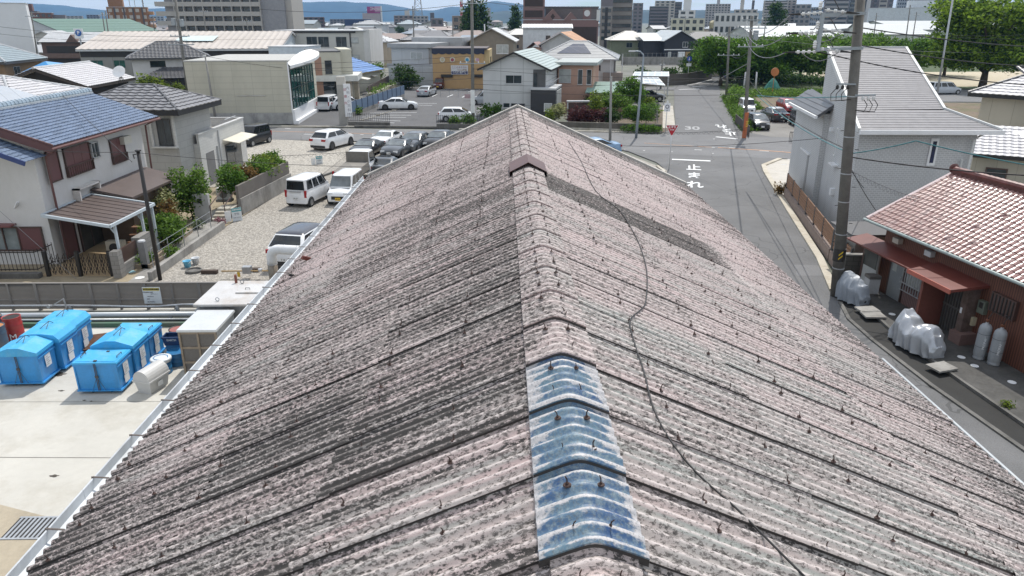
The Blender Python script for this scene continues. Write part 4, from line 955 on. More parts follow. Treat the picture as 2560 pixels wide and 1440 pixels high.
# ---- house A : white walls, blue tiles
A = Hs('white_house', 'white stucco two storey house with shiny blue tile roof and brown shutters', -23.4, 37.1, 0, 2.9, 4.5)
A.wallbody(STUC, 5.3, gable='y', zr=6.5)
A.roof('gy', 5.4, 6.75, TBLUE, over=.75, tile=(.26, .26, .04, .035), th=.16, fascia=M('barge_brown', (.13, .06, .055), .6))
capline(cp := MB(), (-23.4, 31.8, 6.85), (-23.4, 42.4, 6.85), .17, 0, .28); cp.build('ridge_tile', TCAPB, A.t)
MB().box(-23.65, -23.15, 31.9, 42.3, 6.6, 6.8).build('ridge_base', M('ridge_base', (.42, .45, .47), .6), A.t)
b = MB(); tile_slope(b, (-20.25, 30.6, 4.95), (-20.25, 32.2, 4.95), (-23.4, 32.2, 6.2), (-23.4, 30.6, 6.2), .26, .26, .028, .03); tile_slope(b, (-26.5, 32.2, 4.95), (-26.5, 30.6, 4.95), (-23.4, 30.6, 6.2), (-23.4, 32.2, 6.2), .26, .26, .028, .03)
o = b.build('roof', TBLUE, A.t); o['label'] = 'lower blue tile roof over the front gable'
b = MB().beam((-20.2, 30.6, 4.9), (-23.4, 30.6, 6.15), .06, .2).beam((-26.6, 30.6, 4.9), (-23.4, 30.6, 6.15), .06, .2); b.build('barge_board', NAVYT, A.t)
b = MB().beam((-19.72, 31.9, 5.3), (-23.4, 31.9, 6.6), .06, .42).beam((-27.1, 31.9, 5.3), (-23.4, 31.9, 6.6), .06, .42); b.build('barge_board', MT['barge_brown'], A.t)
b = MB().box(-26.2, -20.62, 31.9, 32.65, 0, 5.0); b.build('wall', STUC, A.t)
b = MB().tube([(-19.7, 31.8, 5.3), (-19.7, 42.4, 5.3)], .06, 8).tube([(-19.8, 32.3, 5.2), (-20.4, 32.4, 4.9), (-20.42, 32.4, .1)], .05, 8).tube([(-19.8, 42, 5.25), (-20.3, 41.8, 5.0), (-20.4, 41.7, .2)], .05, 8); b.build('gutter', M('gutter_maroon', (.13, .055, .05), .5), A.t)
# upper windows on the lit side wall
def ewin(px, w, h, shutters=0, railh=0, X=-20.5, nm='window', gl=GLASS, fr=BROWNM, panes=2):
    p = onX(px[0], px[1], X); f = frame((X+.004, p.y, p.z), (0, 1, 0), (0, 0, 1))
    mb = MB()
    for (x0, x1, y0, y1) in ((-w/2, w/2, -h/2, -h/2+.06), (-w/2, w/2, h/2-.06, h/2), (-w/2, -w/2+.06, -h/2, h/2), (w/2-.06, w/2, -h/2, h/2)): mb.box(x0, x1, y0, y1, 0, .09, mat=f)
    wo = mb.build(nm, fr, A.t)
    if shutters:
        for k in range(shutters): MB().box(-w/2+.06+(w-.12)*k/shutters+.012, -w/2+.06+(w-.12)*(k+1)/shutters-.012, -h/2+.06, h/2-.06, .01, .05, mat=f).build('shutter', MAROON, wo)
    else:
        mb = MB().box(-w/2+.05, w/2-.05, -h/2+.05, h/2-.05, .01, .03, mat=f); mb.build('pane', gl, wo)
        mb = MB().box(-.02, .02, -h/2+.05, h/2-.05, .03, .06, mat=f); mb.build('mullion', fr, wo)
    if railh: rail(A.t, f @ Matrix.Translation((0, -h/2, 0)), w, railh, BROWNM, 12)
    return f
ewin((193, 398), 2.2, 1.35, 3, .5); ewin((293, 375), 1.45, 1.3, 2, .45); ewin((235, 375), .7, .8, 0, 0, fr=ALU)
ewin((132, 415), .9, 1.4, 1, 0)
MB().box(-20.5, -20.2, 39.0, 39.8, 4.35, 4.75).build('vent_box', M('cream_box', (.56, .54, .47), .6), A.t)
fB = ewin((172, 590), 1.0, 1.9, 1, 0, nm='door_shutter'); ewin((228, 585), 2.0, 1.7, 0, 0, gl=M_glass('dim_glass', (.05, .05, .045)))
b = MB()
p = onX(210, 480, -20.5); 
for (y0, y1, z0, z1) in ((-.95, .95, .28, .36), (-.95, .95, -.34, -.28), (-.95, -.87, -.34, .36), (.87, .95, -.34, .36)): b.box(-20.49, -20.15, p.y+y0, p.y+y1, p.z+z0, p.z+z1)
b.build('wall_rack', M('rack_white', (.62, .6, .57), .7, dirt=(.35, .3, .26)), A.t)
# front face window with curtain and shutter
f = frame(Q(30, 595, 31.89), (1, 0, 0), (0, 0, 1))
b = MB()
for (x0, x1, y0, y1) in ((-1.3, 1.45, .48, .54), (-1.3, 1.45, -.6, -.54), (-1.3, -1.24, -.54, .48), (.32, .38, -.54, .48), (1.39, 1.45, -.54, .48), (-.35, -.3, -.54, .48)): b.box(x0, x1, y0, y1, 0, .08, mat=f)
wo = b.build('window', BROWNM, A.t); MB().box(-1.24, .32, -.54, .48, 0, .02, mat=f).build('pane', M_glass('curtain_pane', (.22, .25, .25), .1), wo); MB().box(.38, 1.39, -.54, .48, .01, .05, mat=f).build('shutter', MAROON, wo)
MB().box(-1.4, .35, .62, .7, 0, .45, mat=f).build('window_hood', M('hood_maroon', (.19, .07, .07), .5), A.t)
MB().beam(Q(38, 520, 31.9), Q(44, 505, 31.7), .1, .05).build('wire_bracket', WHITE, A.t)
# carport roof and lean-to of house A
CARB = M('carport_brown', (.10, .075, .068), .5, var=.12)
t = thing('carport', 'flat brown panel carport with pale blue posts against the white house', 'carport', (-18.6, 33, 0))
z0, z1 = 2.5, 2.25; Cc = [(-20.44, 31.25, z0), (-17.0, 30.3, z1), (-16.9, 34.3, z1), (-20.44, 35.3, z0)]
o = MB().slab(Cc, .05).build('roof_panel', CARB, t); PB_ = M('post_paleblue', (.48, .54, .58), .5, var=.05)
b = MB()
for i in range(4): b.beam(Vector(Cc[i])-Vector((0, 0, .01)), Vector(Cc[(i+1) % 4])-Vector((0, 0, .01)), .09, .13)
b.build('edge_beam', PB_, t)
b = MB()
for k in range(1, 8): q = k/8; b.beam(Vector(Cc[0]).lerp(Vector(Cc[3]), q)+Vector((0, 0, .01)), Vector(Cc[1]).lerp(Vector(Cc[2]), q)+Vector((0, 0, .01)), .025, .02)
b.build('batten', M('batten_dark', (.06, .045, .04), .6), t)
for (x, y) in ((-17.05, 30.75), (-17.0, 33.1), (-16.95, 34.1)): MB().beam((x, y, 0), (x, y, z1-.08), .1, .1).beam((x, y, z1-.5), (x-.25, y, z1-.1), .06, .06).build('post', PB_, t)
t = thing('lean_to', 'dark brown lean-to roof beside the carport on the white house', 'lean-to', (-19.3, 38, 0))
MB().slab([(-20.44, 35.4, 2.75), (-18.3, 35.1, 2.4), (-18.1, 40.2, 2.4), (-20.44, 41.2, 2.75)], .12).build('roof_panel', CARB, t)
MB().box(-20.4, -18.7, 35.6, 40.2, 0, 2.35).build('wall', M('lean_brown', (.12, .085, .06), .8, var=.2), t)
t = thing('yard_clutter', 'outdoor unit and wooden steps stored under the carport', 'air conditioner', (-18.6, 34, 0))
MB().box(-18.9, -18.1, 33.0, 33.35, .1, .75).build('casing', M('ac_beige', (.5, .45, .36), .6), t); MB().lathe((-18.5, 32.99, .42), [(.25, -.01), (.25, .012), (.05, .02)], 18, 0, Matrix.Rotation(R(90), 3, 'X')).build('fan_grille', BLACK, t)
t = thing('wooden_steps', 'stepped wooden shelf stored under the carport behind the outdoor unit', 'shelf', (-17.8, 34.6, 0)); b = MB()
for k in range(3): b.box(-18.5, -17.3, 34.2+k*.3, 34.5+k*.3, .3+k*.3, .36+k*.3)
b.build('board', WOOD, t); MB().beam((-18.4, 34.3, 0), (-18.4, 35.1, 1.0), .06).beam((-17.4, 34.3, 0), (-17.4, 35.1, 1.0), .06).build('side_frame', WOOD, t)
sheet('tan_patio', [(-20.5, 30.2), (-16.9, 30.2), (-16.9, 35), (-20.5, 35)], .003, M('patio_tan', (.42, .31, .18), .9, var=.12))
# fences and gate in front
def bars(mb, a, b_, h, n, r=.014, z0=.06):
    a, b_ = Vector(a), Vector(b_)
    for k in range(n+1): p = a.lerp(b_, k/n); mb.tube([p+Vector((0, 0, z0)), p+Vector((0, 0, h+.06))], r, 5)
    for z in (z0+.06, h-.05): mb.beam(a+Vector((0, 0, z)), b_+Vector((0, 0, z)), .035, .035)
BRN = M('gate_brown', (.035, .026, .022), .5)
t = thing('iron_fence', 'low black bar fence on a concrete kerb left of the folding gate', 'fence', (-22, 30.2, 0)); b = MB(); bars(b, (-25, 30.1, .2), (-20.5, 30.25, .2), .95, 26); bars(b, (-20.5, 30.25, .2), (-20.4, 31.4, .2), .95, 5); b.build('bar_panel', BRN, t); MB().box(-25.2, -20.3, 29.9, 30.2, 0, .22).build('kerb', CONCD, t)
t = thing('folding_gate', 'brown folding accordion gate standing between dark posts', 'gate', (-18.6, 30.3, 0))
b = MB(); xs = [-20.0+k*.135 for k in range(21)]
for k, x in enumerate(xs): b.tube([(x, 30.2+.1*(k % 2), .08), (x, 30.2+.1*(k % 2), .95 if k % 2 else 1.05)], .016, 5)
for k in range(20):
    for za, zb_ in ((.15, .5), (.5, .85)):
        b.tube([(xs[k], 30.25, za), (xs[k+1], 30.25, zb_)], .011, 4); b.tube([(xs[k], 30.26, zb_), (xs[k+1], 30.26, za)], .011, 4)
b.build('lattice', BRN, t)
for x in (-20.05, -18.65, -17.25): MB().box(x-.07, x+.07, 30.15, 30.3, 0, 1.15).build('post', BLACK, t)
t = thing('block_wall', 'grey concrete gatepost wall with a dark slat inset beside the folding gate', 'wall', (-16.8, 31, 0))
BLK = M_panel('block_grey', (.27, .26, .245), .4, .2, .01, rough=.95, dirt=(.12, .12, .11)); MB().box(-17.05, -16.7, 29.9, 30.3, 0, 1.2).box(-17.0, -16.75, 30.3, 31.9, 0, .5).box(-17.05, -16.7, 31.9, 33.0, 0, 1.25).build('wall', BLK, t); MB().box(-16.92, -16.85, 30.32, 31.88, .52, 1.15).build('slat_panel', BROWNM, t)
t = thing('meter_post', 'grey round-topped gatepost standing by the black pole', 'post', (-16.2, 31.3, 0)); MB().box(-16.45, -16.15, 31.2, 31.45, 0, 1.25).build('body', M('post_grey', (.2, .2, .2), .7), t); MB().lathe((-16.3, 31.33, 1.25), [(.17, 0), (.15, .06), (.05, .09)], 12).build('cap', LGREY, t)
t = thing('steel_pole', 'slim black leaning pole with a cap and bracket in front of the white house', 'pole', (-14.93, 29.66, 0)); tp = Q(345, 378, 29.7)
MB().tube([(-14.93, 29.66, 0), tp], [.085, .075], 12).build('shaft', M('pole_black', (.018, .015, .014), .45), t, smooth=True); MB().lathe(tp, [(.12, 0), (.12, .05), (.06, .07)], 12).build('cap', BLACK, t); MB().tube([tp+Vector((0, 0, -.1)), tp+Vector((-.25, .05, -.15)), tp+Vector((-.2, 0, -.3))], .03, 6).build('wire_bracket', DGREY, t)
for (x, y, c, lab) in ((-16.7, 30.75, M('cover_blue', (.3, .5, .55), .6), 'pale blue rectangular cover set in the garden path'), (-15.95, 29.95, M('cover_white', (.66, .66, .64), .7), 'round white cover set in the path by the black pole')):
    o = MB().lathe((x, y, .006), [(.2, 0), (.2, .012), (.02, .014)], 20 if 'round' in lab else 4).build('inspection_cover', c); tag(o, lab, 'cover')
t = thing('planter', 'low timber-edged planter full of leafy vegetables by the grey wall', 'planter', (-16.7, 31.9, 0)); b = MB().box(-17.1, -16.1, 31.2, 31.26, 0, .2).box(-16.1, -16.04, 31.2, 32.6, 0, .2).box(-17.1, -17.04, 31.2, 32.6, 0, .2).build('timber_edge', TIMB, t)
MB().box(-17.04, -16.1, 31.26, 32.6, .0, .14).build('soil', SOIL, t); rg = random.Random(5); b = MB(); leaves(b, (-16.6, 31.9, .3), (.5, .6, .25), 500, .08, rg); b.build('vegetables', LEAFM, t)
# path wall along the gravel and wire fence
t = thing('path_wall', 'low concrete kerb wall between the garden path and the gravel', 'kerb wall', (-15.3, 34, 0)); MB().prism([(-15.4, 29.6), (-15.22, 29.6), (-15.1, 38), (-15.28, 38)], 0, .38).build('wall', CONCW, t)
t = thing('wire_fence', 'thin steel posts and wires along the garden path', 'fence', (-15.7, 34, 0)); 
for k in range(5): y = 31.3+k*1.65; MB().tube([(-15.95+.03*k, y, 0), (-15.95+.03*k, y, .95)], .022, 6).build('post', STEEL, t)
MB().tube([(-15.95, 31.3, .92), (-15.8, 38, .92)], .008, 4).tube([(-15.95, 31.3, .6), (-15.8, 38, .6)], .008, 4).build('wire', STEEL, t)
t = thing('garden_edging', 'pale timber edging along the shrub bed', 'edging', (-16.6, 35, 0)); MB().beam((-16.35, 31.9, .1), (-16.6, 37.2, .1), .12, .2).build('board', TIMB, t)
# shrubs
shrub('garden_shrub', 'tall bright green shrub growing beside the grey gatepost wall', (-17.5, 39.6, 0), (1.2, 1.1, 1.6), LEAFM, 3600, .10, 11, group='shrubs in the garden of the white house')
shrub('garden_shrub', 'dense dark green bush with pale flowers in front of the carport', (-17.0, 34.6, 0), (1.05, 1.5, .85), LEAFM, 3600, .09, 12, group='shrubs in the garden of the white house')
shrub('garden_shrub', 'bronze leaved maple bush between the carport and the tall green shrub', (-17.7, 36.7, 0), (.7, .8, .95), LEAFO, 1100, .08, 13, group='shrubs in the garden of the white house')
shrub('garden_shrub', 'pale flowering bush left of the tall green shrub', (-18.3, 38.0, 0), (.75, .75, 1.25), LEAFW, 1000, .08, 14, group='shrubs in the garden of the white house')
shrub('garden_shrub', 'low silvery bush at the foot of the gatepost wall', (-16.55, 38.0, 0), (.5, .6, .25), M_leaf('leaf_silver', (.12, .16, .12)), 500, .06, 15, group='shrubs in the garden of the white house')
shrub('garden_shrub', 'small leafy plant at the edge of the path behind the black pole', (-15.95, 33.2, 0), (.35, .5, .2), LEAFM, 400, .07, 16, group='shrubs in the garden of the white house')
shrub('flower_pot_plant', 'small pink flowering plant beside the parking notice', (-15.55, 38.6, 0), (.28, .28, .22), M_leaf('leaf_pink', (.2, .06, .09), (.45, .2, .25)), 260, .05, 17)
t = thing('gate_wall', 'pale grey rendered gatepost wall with letterbox in front of the tiled house', 'wall', (-17.2, 39.6, 0)); MB().box(-17.25, -16.4, 39.4, 39.65, 0, 1.55).build('wall', M('render_grey', (.42, .42, .41), .85, dirt=(.3, .3, .28)), t); MB().box(-17.0, -16.75, 39.37, 39.4, 1.05, 1.3).build('letterbox', BLACK, t)
t = thing('entrance_steps', 'concrete entrance steps with brown rails beside the gatepost wall', 'steps', (-16.2, 40.5, 0)); b = MB()
for k in range(4): b.box(-16.4, -15.5, 39.4+k*.35, 41+.1*k, 0, .12+k*.12)
b.build('steps', CONCK, t); MB().tube([(-16.35, 39.4, 0), (-16.35, 39.4, .9), (-16.35, 41.4, 1.3), (-16.35, 41.4, .5)], .03, 6).tube([(-15.55, 39.4, 0), (-15.55, 39.4, .9), (-15.55, 41.4, 1.3), (-15.55, 41.4, .5)], .03, 6).build('handrail', BROWNM, t)
# ---- house B : pale tiled cube with hipped grey roof
TILEW = M_panel('tile_panel_pale', (.54, .54, .52), .36, .18, .008, (.42, .42, .41), rough=.55, var=.04)
TILEG = M_panel('siding_grey', (.40, .40, .385), .9, .42, .01, (.27, .27, .26), rough=.7, var=.04)
B = Hs('tiled_house', 'pale grey tiled two storey house with dark hipped roof and walled roof terrace', -23.4, 48.55, R(-3), 3.1, 2.5)
B.wallbody(TILEG, 5.3); B.roof('hip', 5.4, 6.65, TGREY, over=.65, tile=(.6, .36, .06, .05), hip=2.9, th=.3, fascia=M('fascia_black', (.022, .022, .024), .4), cap=TDARK, capr=.07)
f, w = B.win('S', 2.35, 4.0, .9, 1.7, 2, fr=DGREY, gl=GLASS); B.face_box('S', 1.55, 4.1, .14, 1.9, .12, 'wall_pier', TILEW); B.face_box('S', 3.02, 4.1, .14, 1.9, .12, 'wall_pier', TILEW); B.face_box('S', 2.3, 3.1, 1.6, .1, .3, 'balcony_ledge', TILEW)
b = MB()
for (x0, x1, y0, y1, z0, z1) in ((-25, -19.95, 47.9, 56.6, 0, 2.95), (-20.1, -19.95, 47.9, 56.6, 2.95, 3.55), (-25, -20.1, 56.45, 56.6, 2.95, 3.55), (-25, -24.85, 51.2, 56.45, 2.95, 3.55)): b.box(x0, x1, y0, y1, z0, z1)
b.build('terrace_wall', TILEW, B.t)
MB().box(-20.14, -19.9, 47.85, 56.65, 3.55, 3.62).box(-25.05, -20.14, 56.41, 56.64, 3.55, 3.62).build('parapet_cap', M('cap_pale', (.5, .5, .49), .6), B.t)
MB().box(-24.8, -20.15, 51.3, 56.4, 2.952, 2.97).build('terrace_floor', M('floor_tan', (.33, .29, .25), .8), B.t)
b = MB(); 
for k in range(3): b.beam((-21.6, 54+k*.9, 3.0), (-20.4, 54.3+k*.9, 3.75), .05)
b.beam((-20.4, 54, 3.75), (-20.4, 56.3, 3.75), .05).build('drying_frame', LGREY, B.t)
def bx(x0, x1, y0, y1, z0, z1, nm, mt, p=B.t): return MB().box(x0, x1, y0, y1, z0, z1).build(nm, mt, p)
bx(-19.97, -19.935, 48.7, 50.1, .02, 2.2, 'porch', M('porch_grey', (.16, .16, .16), .8)); bx(-19.96, -19.9, 52.2, 55.3, .1, 2.2, 'window', DGREY); bx(-19.905, -19.89, 52.3, 53.7, .15, 2.1, 'pane', GLASS); bx(-19.905, -19.89, 53.8, 55.2, .15, 2.1, 'pane', GLASS)
MB().slab([(-19.9, 51.8, 2.62), (-18.75, 51.8, 2.42), (-18.75, 55.8, 2.42), (-19.9, 55.8, 2.62)], .05).build('canopy', M('canopy_cream', (.62, .59, .49), .5), B.t)
MB().tube([(-19.9, 51.2, 3.4), (-19.9, 51.2, .1)], .045, 8).tube([(-19.9, 50.7, 2.4), (-19.88, 50.7, .2)], .06, 8).build('downpipe', LGREY, B.t)
B.win('S', 0.4, 1.9, .8, .9, 1, fr=DGREY); B.win('S', -.8, 1.5, 1.2, .3, 1, fr=DGREY)
t = thing('outdoor_unit', 'white air conditioner outdoor unit in front of the tiled house', 'air conditioner', (-16.6, 42.6, 0)); MB().box(-17.1, -16.3, 42.4, 42.75, .55, 1.2).build('casing', WHITE, t); MB().lathe((-16.7, 42.39, .87), [(.24, -.01), (.24, .012), (.04, .02)], 16, 0, Matrix.Rotation(R(90), 3, 'X')).build('fan_grille', GREY, t); MB().box(-17.15, -16.25, 42.3, 42.8, .4, .55).build('stand', CONCW, t)
t = thing('retaining_wall', 'stepped concrete garden wall with dark upper band along the gravel lot', 'wall', (-14.9, 45, 0))
MB().prism([(-15.3, 40.8), (-15.1, 40.8), (-14.25, 48.2), (-14.45, 48.2)], 0, .95).build('wall', CONCW, t); MB().prism([(-15.34, 40.8), (-15.18, 40.8), (-14.35, 48.2), (-14.5, 48.2)], .955, [1.7, 1.7, 1.75, 1.75]).build('upper_band', M('band_brown', (.15, .135, .12), .85), t)
for k, (x, y, r) in enumerate(((-16.0, 42.4, 1.0), (-15.9, 43.9, 1.1), (-15.6, 45.3, 1.2), (-15.4, 46.6, 1.1), (-15.2, 47.9, .9))):
    shrub('hedge_bush', ['dark green bush at the near end of the raised hedge', 'bronze green bush in the raised hedge behind the dark one', 'bright green bush in the middle of the raised hedge', 'yellow green bush near the far end of the raised hedge', 'feathery bush at the far end of the raised hedge'][k], (x, y, .8), (r, .95, .9), [LEAF, LEAFO, LEAFM, LEAFY, LEAFM][k], 2000, .09, 30+k, cat='bush', group='bushes of the raised hedge')
shrub('hedge_bush', 'green bush by the canopy of the tiled house', (-18, 47.5, .2), (1.2, 1.2, .9), LEAFM, 1200, .1, 37, cat='bush', group='bushes of the raised hedge')
# parking notices
def notice(u, v, Y, lab, w=.55, h=.75, two=True):
    p = Q(u, v, Y); t = thing('parking_sign', lab, 'sign', (p.x, p.y, 0), R(38)); m = W[t]; z = p.z
    MB().box(-w/2, w/2, -.01, .01, z-h/2, z+h/2, mat=m).build('panel', M('sign_white', (.62, .65, .66), .6), t); MB().box(-w/2, w/2, -.014, -.0105, z+h*.22, z+h/2, mat=m).build('heading', TEALP, t)
    text('月極駐車場', .1, PAPER, t, m @ frame((0, -.018, z+h*.36), (1, 0, 0), (0, 0, 1)), bold=.002); text('空有', .15, PINK, t, m @ frame((0, -.014, z+.02), (1, 0, 0), (0, 0, 1))); text('お問い合わせ', .07, PINK, t, m @ frame((0, -.014, z-.18), (1, 0, 0), (0, 0, 1)))
    if two: MB().box(-w/2-.38, -w/2-.05, -.01, .01, z-h*.45, z+h*.35, mat=m).build('side_panel', PAPER, t)
    for x in (-w*.3, w*.3): MB().box(x-.02, x+.02, .012, .04, 0, z, mat=m).build('post', STEEL, t)
notice(592, 536, 39.5, 'white and teal parking notice at the end of the raised garden wall'); notice(798, 402, 56.5, 'white and teal parking notice standing on the low kerb beside the truck')
t = thing('lot_kerb', 'low dark kerb dividing the gravel from the pale paved lot', 'kerb', (-13.5, 52, 0)); MB().prism([(-14.3, 48.3), (-14.15, 48.25), (-9.6, 60.9), (-9.75, 61)], 0, .14).build('kerb', CONCD, t)
# ---- cars in the lot
def pc(u, v): p = P(u, v); return (p.x, p.y)
def near(kind, u, v, hd, dx=0, dy=0):
    """centre of a car whose near end's middle touches the ground at a pixel"""
    p = P(u, v); Lh = CARS[kind]['L']/2; a = R(hd); ux, uy = -math.sin(a), math.cos(a); s = 1 if uy > 0 else -1
    return (p.x+ux*Lh*s+dx, p.y+uy*Lh*s+dy)
car('suv', 'white SUV with dark glass roof parked behind the white duct', near('suv', 712, 680, -12), -12, PW, roofm=M_paint('roof_dark', (.02, .022, .035)), digits='3 15', rim=RIM)
for sx in (-1, 1): pass
car('kei', 'white boxy kei wagon seen from behind on the gravel', near('kei', 742, 520, -14), -14, PW, digits='34-27')
car('kei', 'white kei wagon with yellow number plate facing the camera', near('kei', 846, 516, 174), 174, PW, plate=PLY, digits='88-08', wscr=MIRR)
tk = car('truck', 'white flatbed truck with grey tarpaulin over its load', near('truck', 862, 470, -8), -8, PW)
m = W[tk]; TARP = M('tarp_grey', (.19, .175, .155), .7, var=.15, scale=3)
MB().box(-.82, .82, -2.35, .62, .62, .78, mat=m).build('bed', M('bed_dark', (.045, .045, .045), .6), tk); b = MB(); b.add([m @ Vector(q) for q in ((-.84, -2.38, .7), (.84, -2.38, .7), (.84, .62, .7), (-.84, .62, .7), (-.8, -2.3, 1.05), (.8, -2.3, 1.05), (.8, .4, 1.25), (-.8, .4, 1.25), (0, -.9, 1.32))], [(0, 1, 5, 4), (1, 2, 6, 5), (2, 3, 7, 6), (3, 0, 4, 7), (4, 5, 8), (5, 6, 8), (6, 7, 8), (7, 4, 8)]); b.build('tarpaulin', TARP, tk)
MB().box(-.8, .8, .5, .62, .8, 1.95, mat=m).build('headboard', TARP, tk)
car('coupe', 'dark grey sports car seen from behind beside the roof edge', near('coupe', 945, 447, -10), -10, PG)
car('coupe', 'black coupe with pale windscreen parked beside the grey roadster', near('coupe', 893, 398, 168), 168, PK, wscr=MIRR)
car('coupe', 'grey roadster with white number plate facing the camera', near('coupe', 972, 397, 166), 166, PG, wscr=MIRR, digits='21-86', rim=RIMD)
car('coupe', 'white coupe parked behind the black coupe', near('coupe', 942, 372, 166), 166, PW, wscr=MIRR)
car('sedan', 'dark grey car with clear windscreen behind the roadster', near('sedan', 1012, 384, 164), 164, PG, wscr=MIRR)
car('sedan', 'dark car with bright glare on its bonnet at the roof edge', near('sedan', 1078, 379, 166), 166, PK, wscr=MIRR)
car('suv', 'white SUV with black wheels parked alone on the pale lot', near('suv', 795, 378, -22), -22, PW, rim=RIMD)
car('kei', 'black kei wagon parked beside the tiled house', (-22.6, 66.3), 160, PK)
car('sedan', 'pale blue car whose roof just shows over the factory verge', (7.3, 60.2), 100, M_paint('paint_paleblue', (.2, .33, .5)))
# ---------------------------------------------------------------- streets
lane = [(5.9, -10), (5.9, 23), (8.6, 36), (12.3, 53.5), (12.2, 57), (10.8, 62), (9, 64.9), (24, 62.2), (22.5, 58.2), (20.3, 55.5), (19.56, 53), (16.9, 41.1), (13.6, 27.2), (13.1, 25), (13.1, 19.5), (14.6, 16), (16.5, 8), (18, -10)]
sheet('lane', lane, .006, ASPH2)
street = [(-90, 93.5), (-59.2, 87.3), (-26, 77.4), (3.3, 73.8), (13.5, 72.6), (28.9, 69.4), (60, 62.5), (60, 53), (24.3, 57.9), (22.3, 58.6), (11.5, 61.2), (9.2, 65.1), (-4, 66.6), (-23.3, 69.2), (-60, 78.5), (-90, 86)]
sheet('street', street, .010, ASPH)
sheet('up_road', [(15.6, 72.2), (18.1, 76.3), (22.6, 97), (27.7, 119.8), (33, 137), (42, 153), (60, 172), (63, 168), (47, 149), (39.5, 136), (33.6, 114.5), (28.2, 92), (24.4, 73.5), (26, 69.9)], .014, M_asphalt('asphalt_pale', (.135, .135, .137), .2))
sheet('side_strip', [(23.9, 73.2), (25.8, 82), (29.2, 97), (31.6, 107), (33.2, 113), (31.5, 113), (28, 97), (24.6, 82), (23, 75)], .018, ASPH2)
sheet('side_road', [(27.7, 119.8), (14, 121.5), (14, 126), (28.6, 125.5), (31, 131)], .018, MT['asphalt_pale'])
mk = MB()
def line(mb, pts, w, z=.024, m=0):
    for a, b in zip(pts[:-1], pts[1:]):
        a, b = Vector((a[0], a[1], z)), Vector((b[0], b[1], z)); d = (b-a).normalized(); n = Vector((-d.y, d.x, 0))*w/2
        mb.quad(a-n, b-n, b+n, a+n, m=m)
WORN = M('road_worn', (.36, .36, .36), .85, var=.25, scale=5)
line(mk, [P(1680, 399), P(1776, 403)], .45); line(mk, [P(1790, 342.5), P(1843, 348)], .4); line(mk, [P(1697, 224), P(1748, 222.5)], .4)
line(mk, [P(1748, 213), P(1765, 215), P(1800, 214)], .3); line(mk, [P(1718, 213), P(1742, 209), P(1782, 198)], .2); line(mk, [P(1731, 217), P(1762, 217)], .5)
struct(mk.build('road_lines', WLINE))
mk = MB(); line(mk, [P(640, 327.5), P(900, 334), P(1100, 341)], .14); line(mk, [P(1610, 358), P(1700, 364), P(1783, 369)], .12); line(mk, [P(1795, 369.5), P(1900, 376), P(2005, 384)], .22)
struct(mk.build('centre_line', OLINE))
mk = MB()
for (u, v, du) in ((720, 322, 14), (845, 331, 10), (905, 337, 8), (660, 322, 16), (1783, 369, 7), (1745, 375, 18), (1830, 370, 16), (1910, 378, 24), (1610, 377, 5), (1680, 380, 4), (1782, 384, 5), (1785, 348, 5), (1975, 399, 12), (1960, 412, 14), (2040, 378, 10), (1562, 374, 3), (770, 336, 20)): line(mk, [P(u-du/2, v), P(u+du/2, v+du*.04)], .28, .026)
struct(mk.build('worn_marks', M('worn_white', (.5, .5, .49), .85, var=.2, scale=5)))
def roadtext(s, ctr, w, h, rot, nm, mt=None):
    c = P(*ctr); m = Matrix.Translation((c.x, c.y, .024)) @ Matrix.Rotation(rot, 4, 'Z') @ Matrix.Diagonal((w, h, 1, 1))
    o = text(s, 1.0, mt or WLINE, None, m, nm, ext=.0008, bold=.022); o['kind'] = 'structure'; return o
for ch, px in (('止', (1734, 420)), ('ま', (1735, 440.5)), ('れ', (1737, 463))): roadtext(ch, px, 1.15, 2.45, R(-13.2), 'road_lettering')
for ch, px in (('止', (1826, 334)), ('ま', (1816.5, 325)), ('れ', (1803, 315.5))): roadtext(ch, px, 1.25, 2.9, R(180-13.2), 'road_lettering')
roadtext('30', (1730, 321), 1.6, 3.6, R(-13.2), 'road_lettering', WORN)
# kerbs, corner paving, gravel corner
def kerb(name, lab, pts, w, h, m=CONCK, z=0):
    b = MB()
    for a, c in zip(pts[:-1], pts[1:]):
        a, c = Vector((a[0], a[1], 0)), Vector((c[0], c[1], 0)); d = (c-a).normalized(); n = Vector((-d.y, d.x, 0))*w/2
        b.prism([(a-n)[:2], (c-n)[:2], (c+n)[:2], (a+n)[:2]], z, h)
    o = b.build(name, m); return struct(o)
sheet('corner_paving', [(19.62, 53.05), (20.2, 55.3), (22.6, 58.1), (24.3, 57.7), (34, 55.8), (29, 46), (19.6, 45), (18.9, 47.2), (17.25, 41.2), (16.95, 41.2)], .02, M('corner_concrete', (.5, .47, .42), .9, var=.06, dirt=(.4, .37, .31)))
kerb('kerb', '', [(22.5, 58.2), (20.2, 55.4), (19.5, 52.9), (16.9, 41.2), (14.95, 32.2), (13.75, 27.9)], .34, .1, M('kerb_pale', (.5, .46, .38), .9, var=.1, dirt=(.33, .28, .2)))
kerb('kerb', '', [(-26, 77.6), (-16, 77.3), (-15.6, 77.3)], .3, .12); kerb('kerb', '', [(-15.6, 77.2), (-4.7, 76.2)], .3, .2, CONCD); kerb('kerb', '', [(-4.5, 75.2), (3.2, 74.0), (13.2, 72.9)], .3, .14)
sheet('gravel_corner', [(8.2, 47), (11.2, 53.6), (11.9, 55.4), (11, 58), (6.5, 57), (5.5, 47)], .016, GRAV)
kerb('kerb', '', [(9, 44.5), (12.0, 53.2), (11.9, 55.2)], .22, .1, CONCK)
CREST = M('crack_dark', (.03, .03, .03), .9)
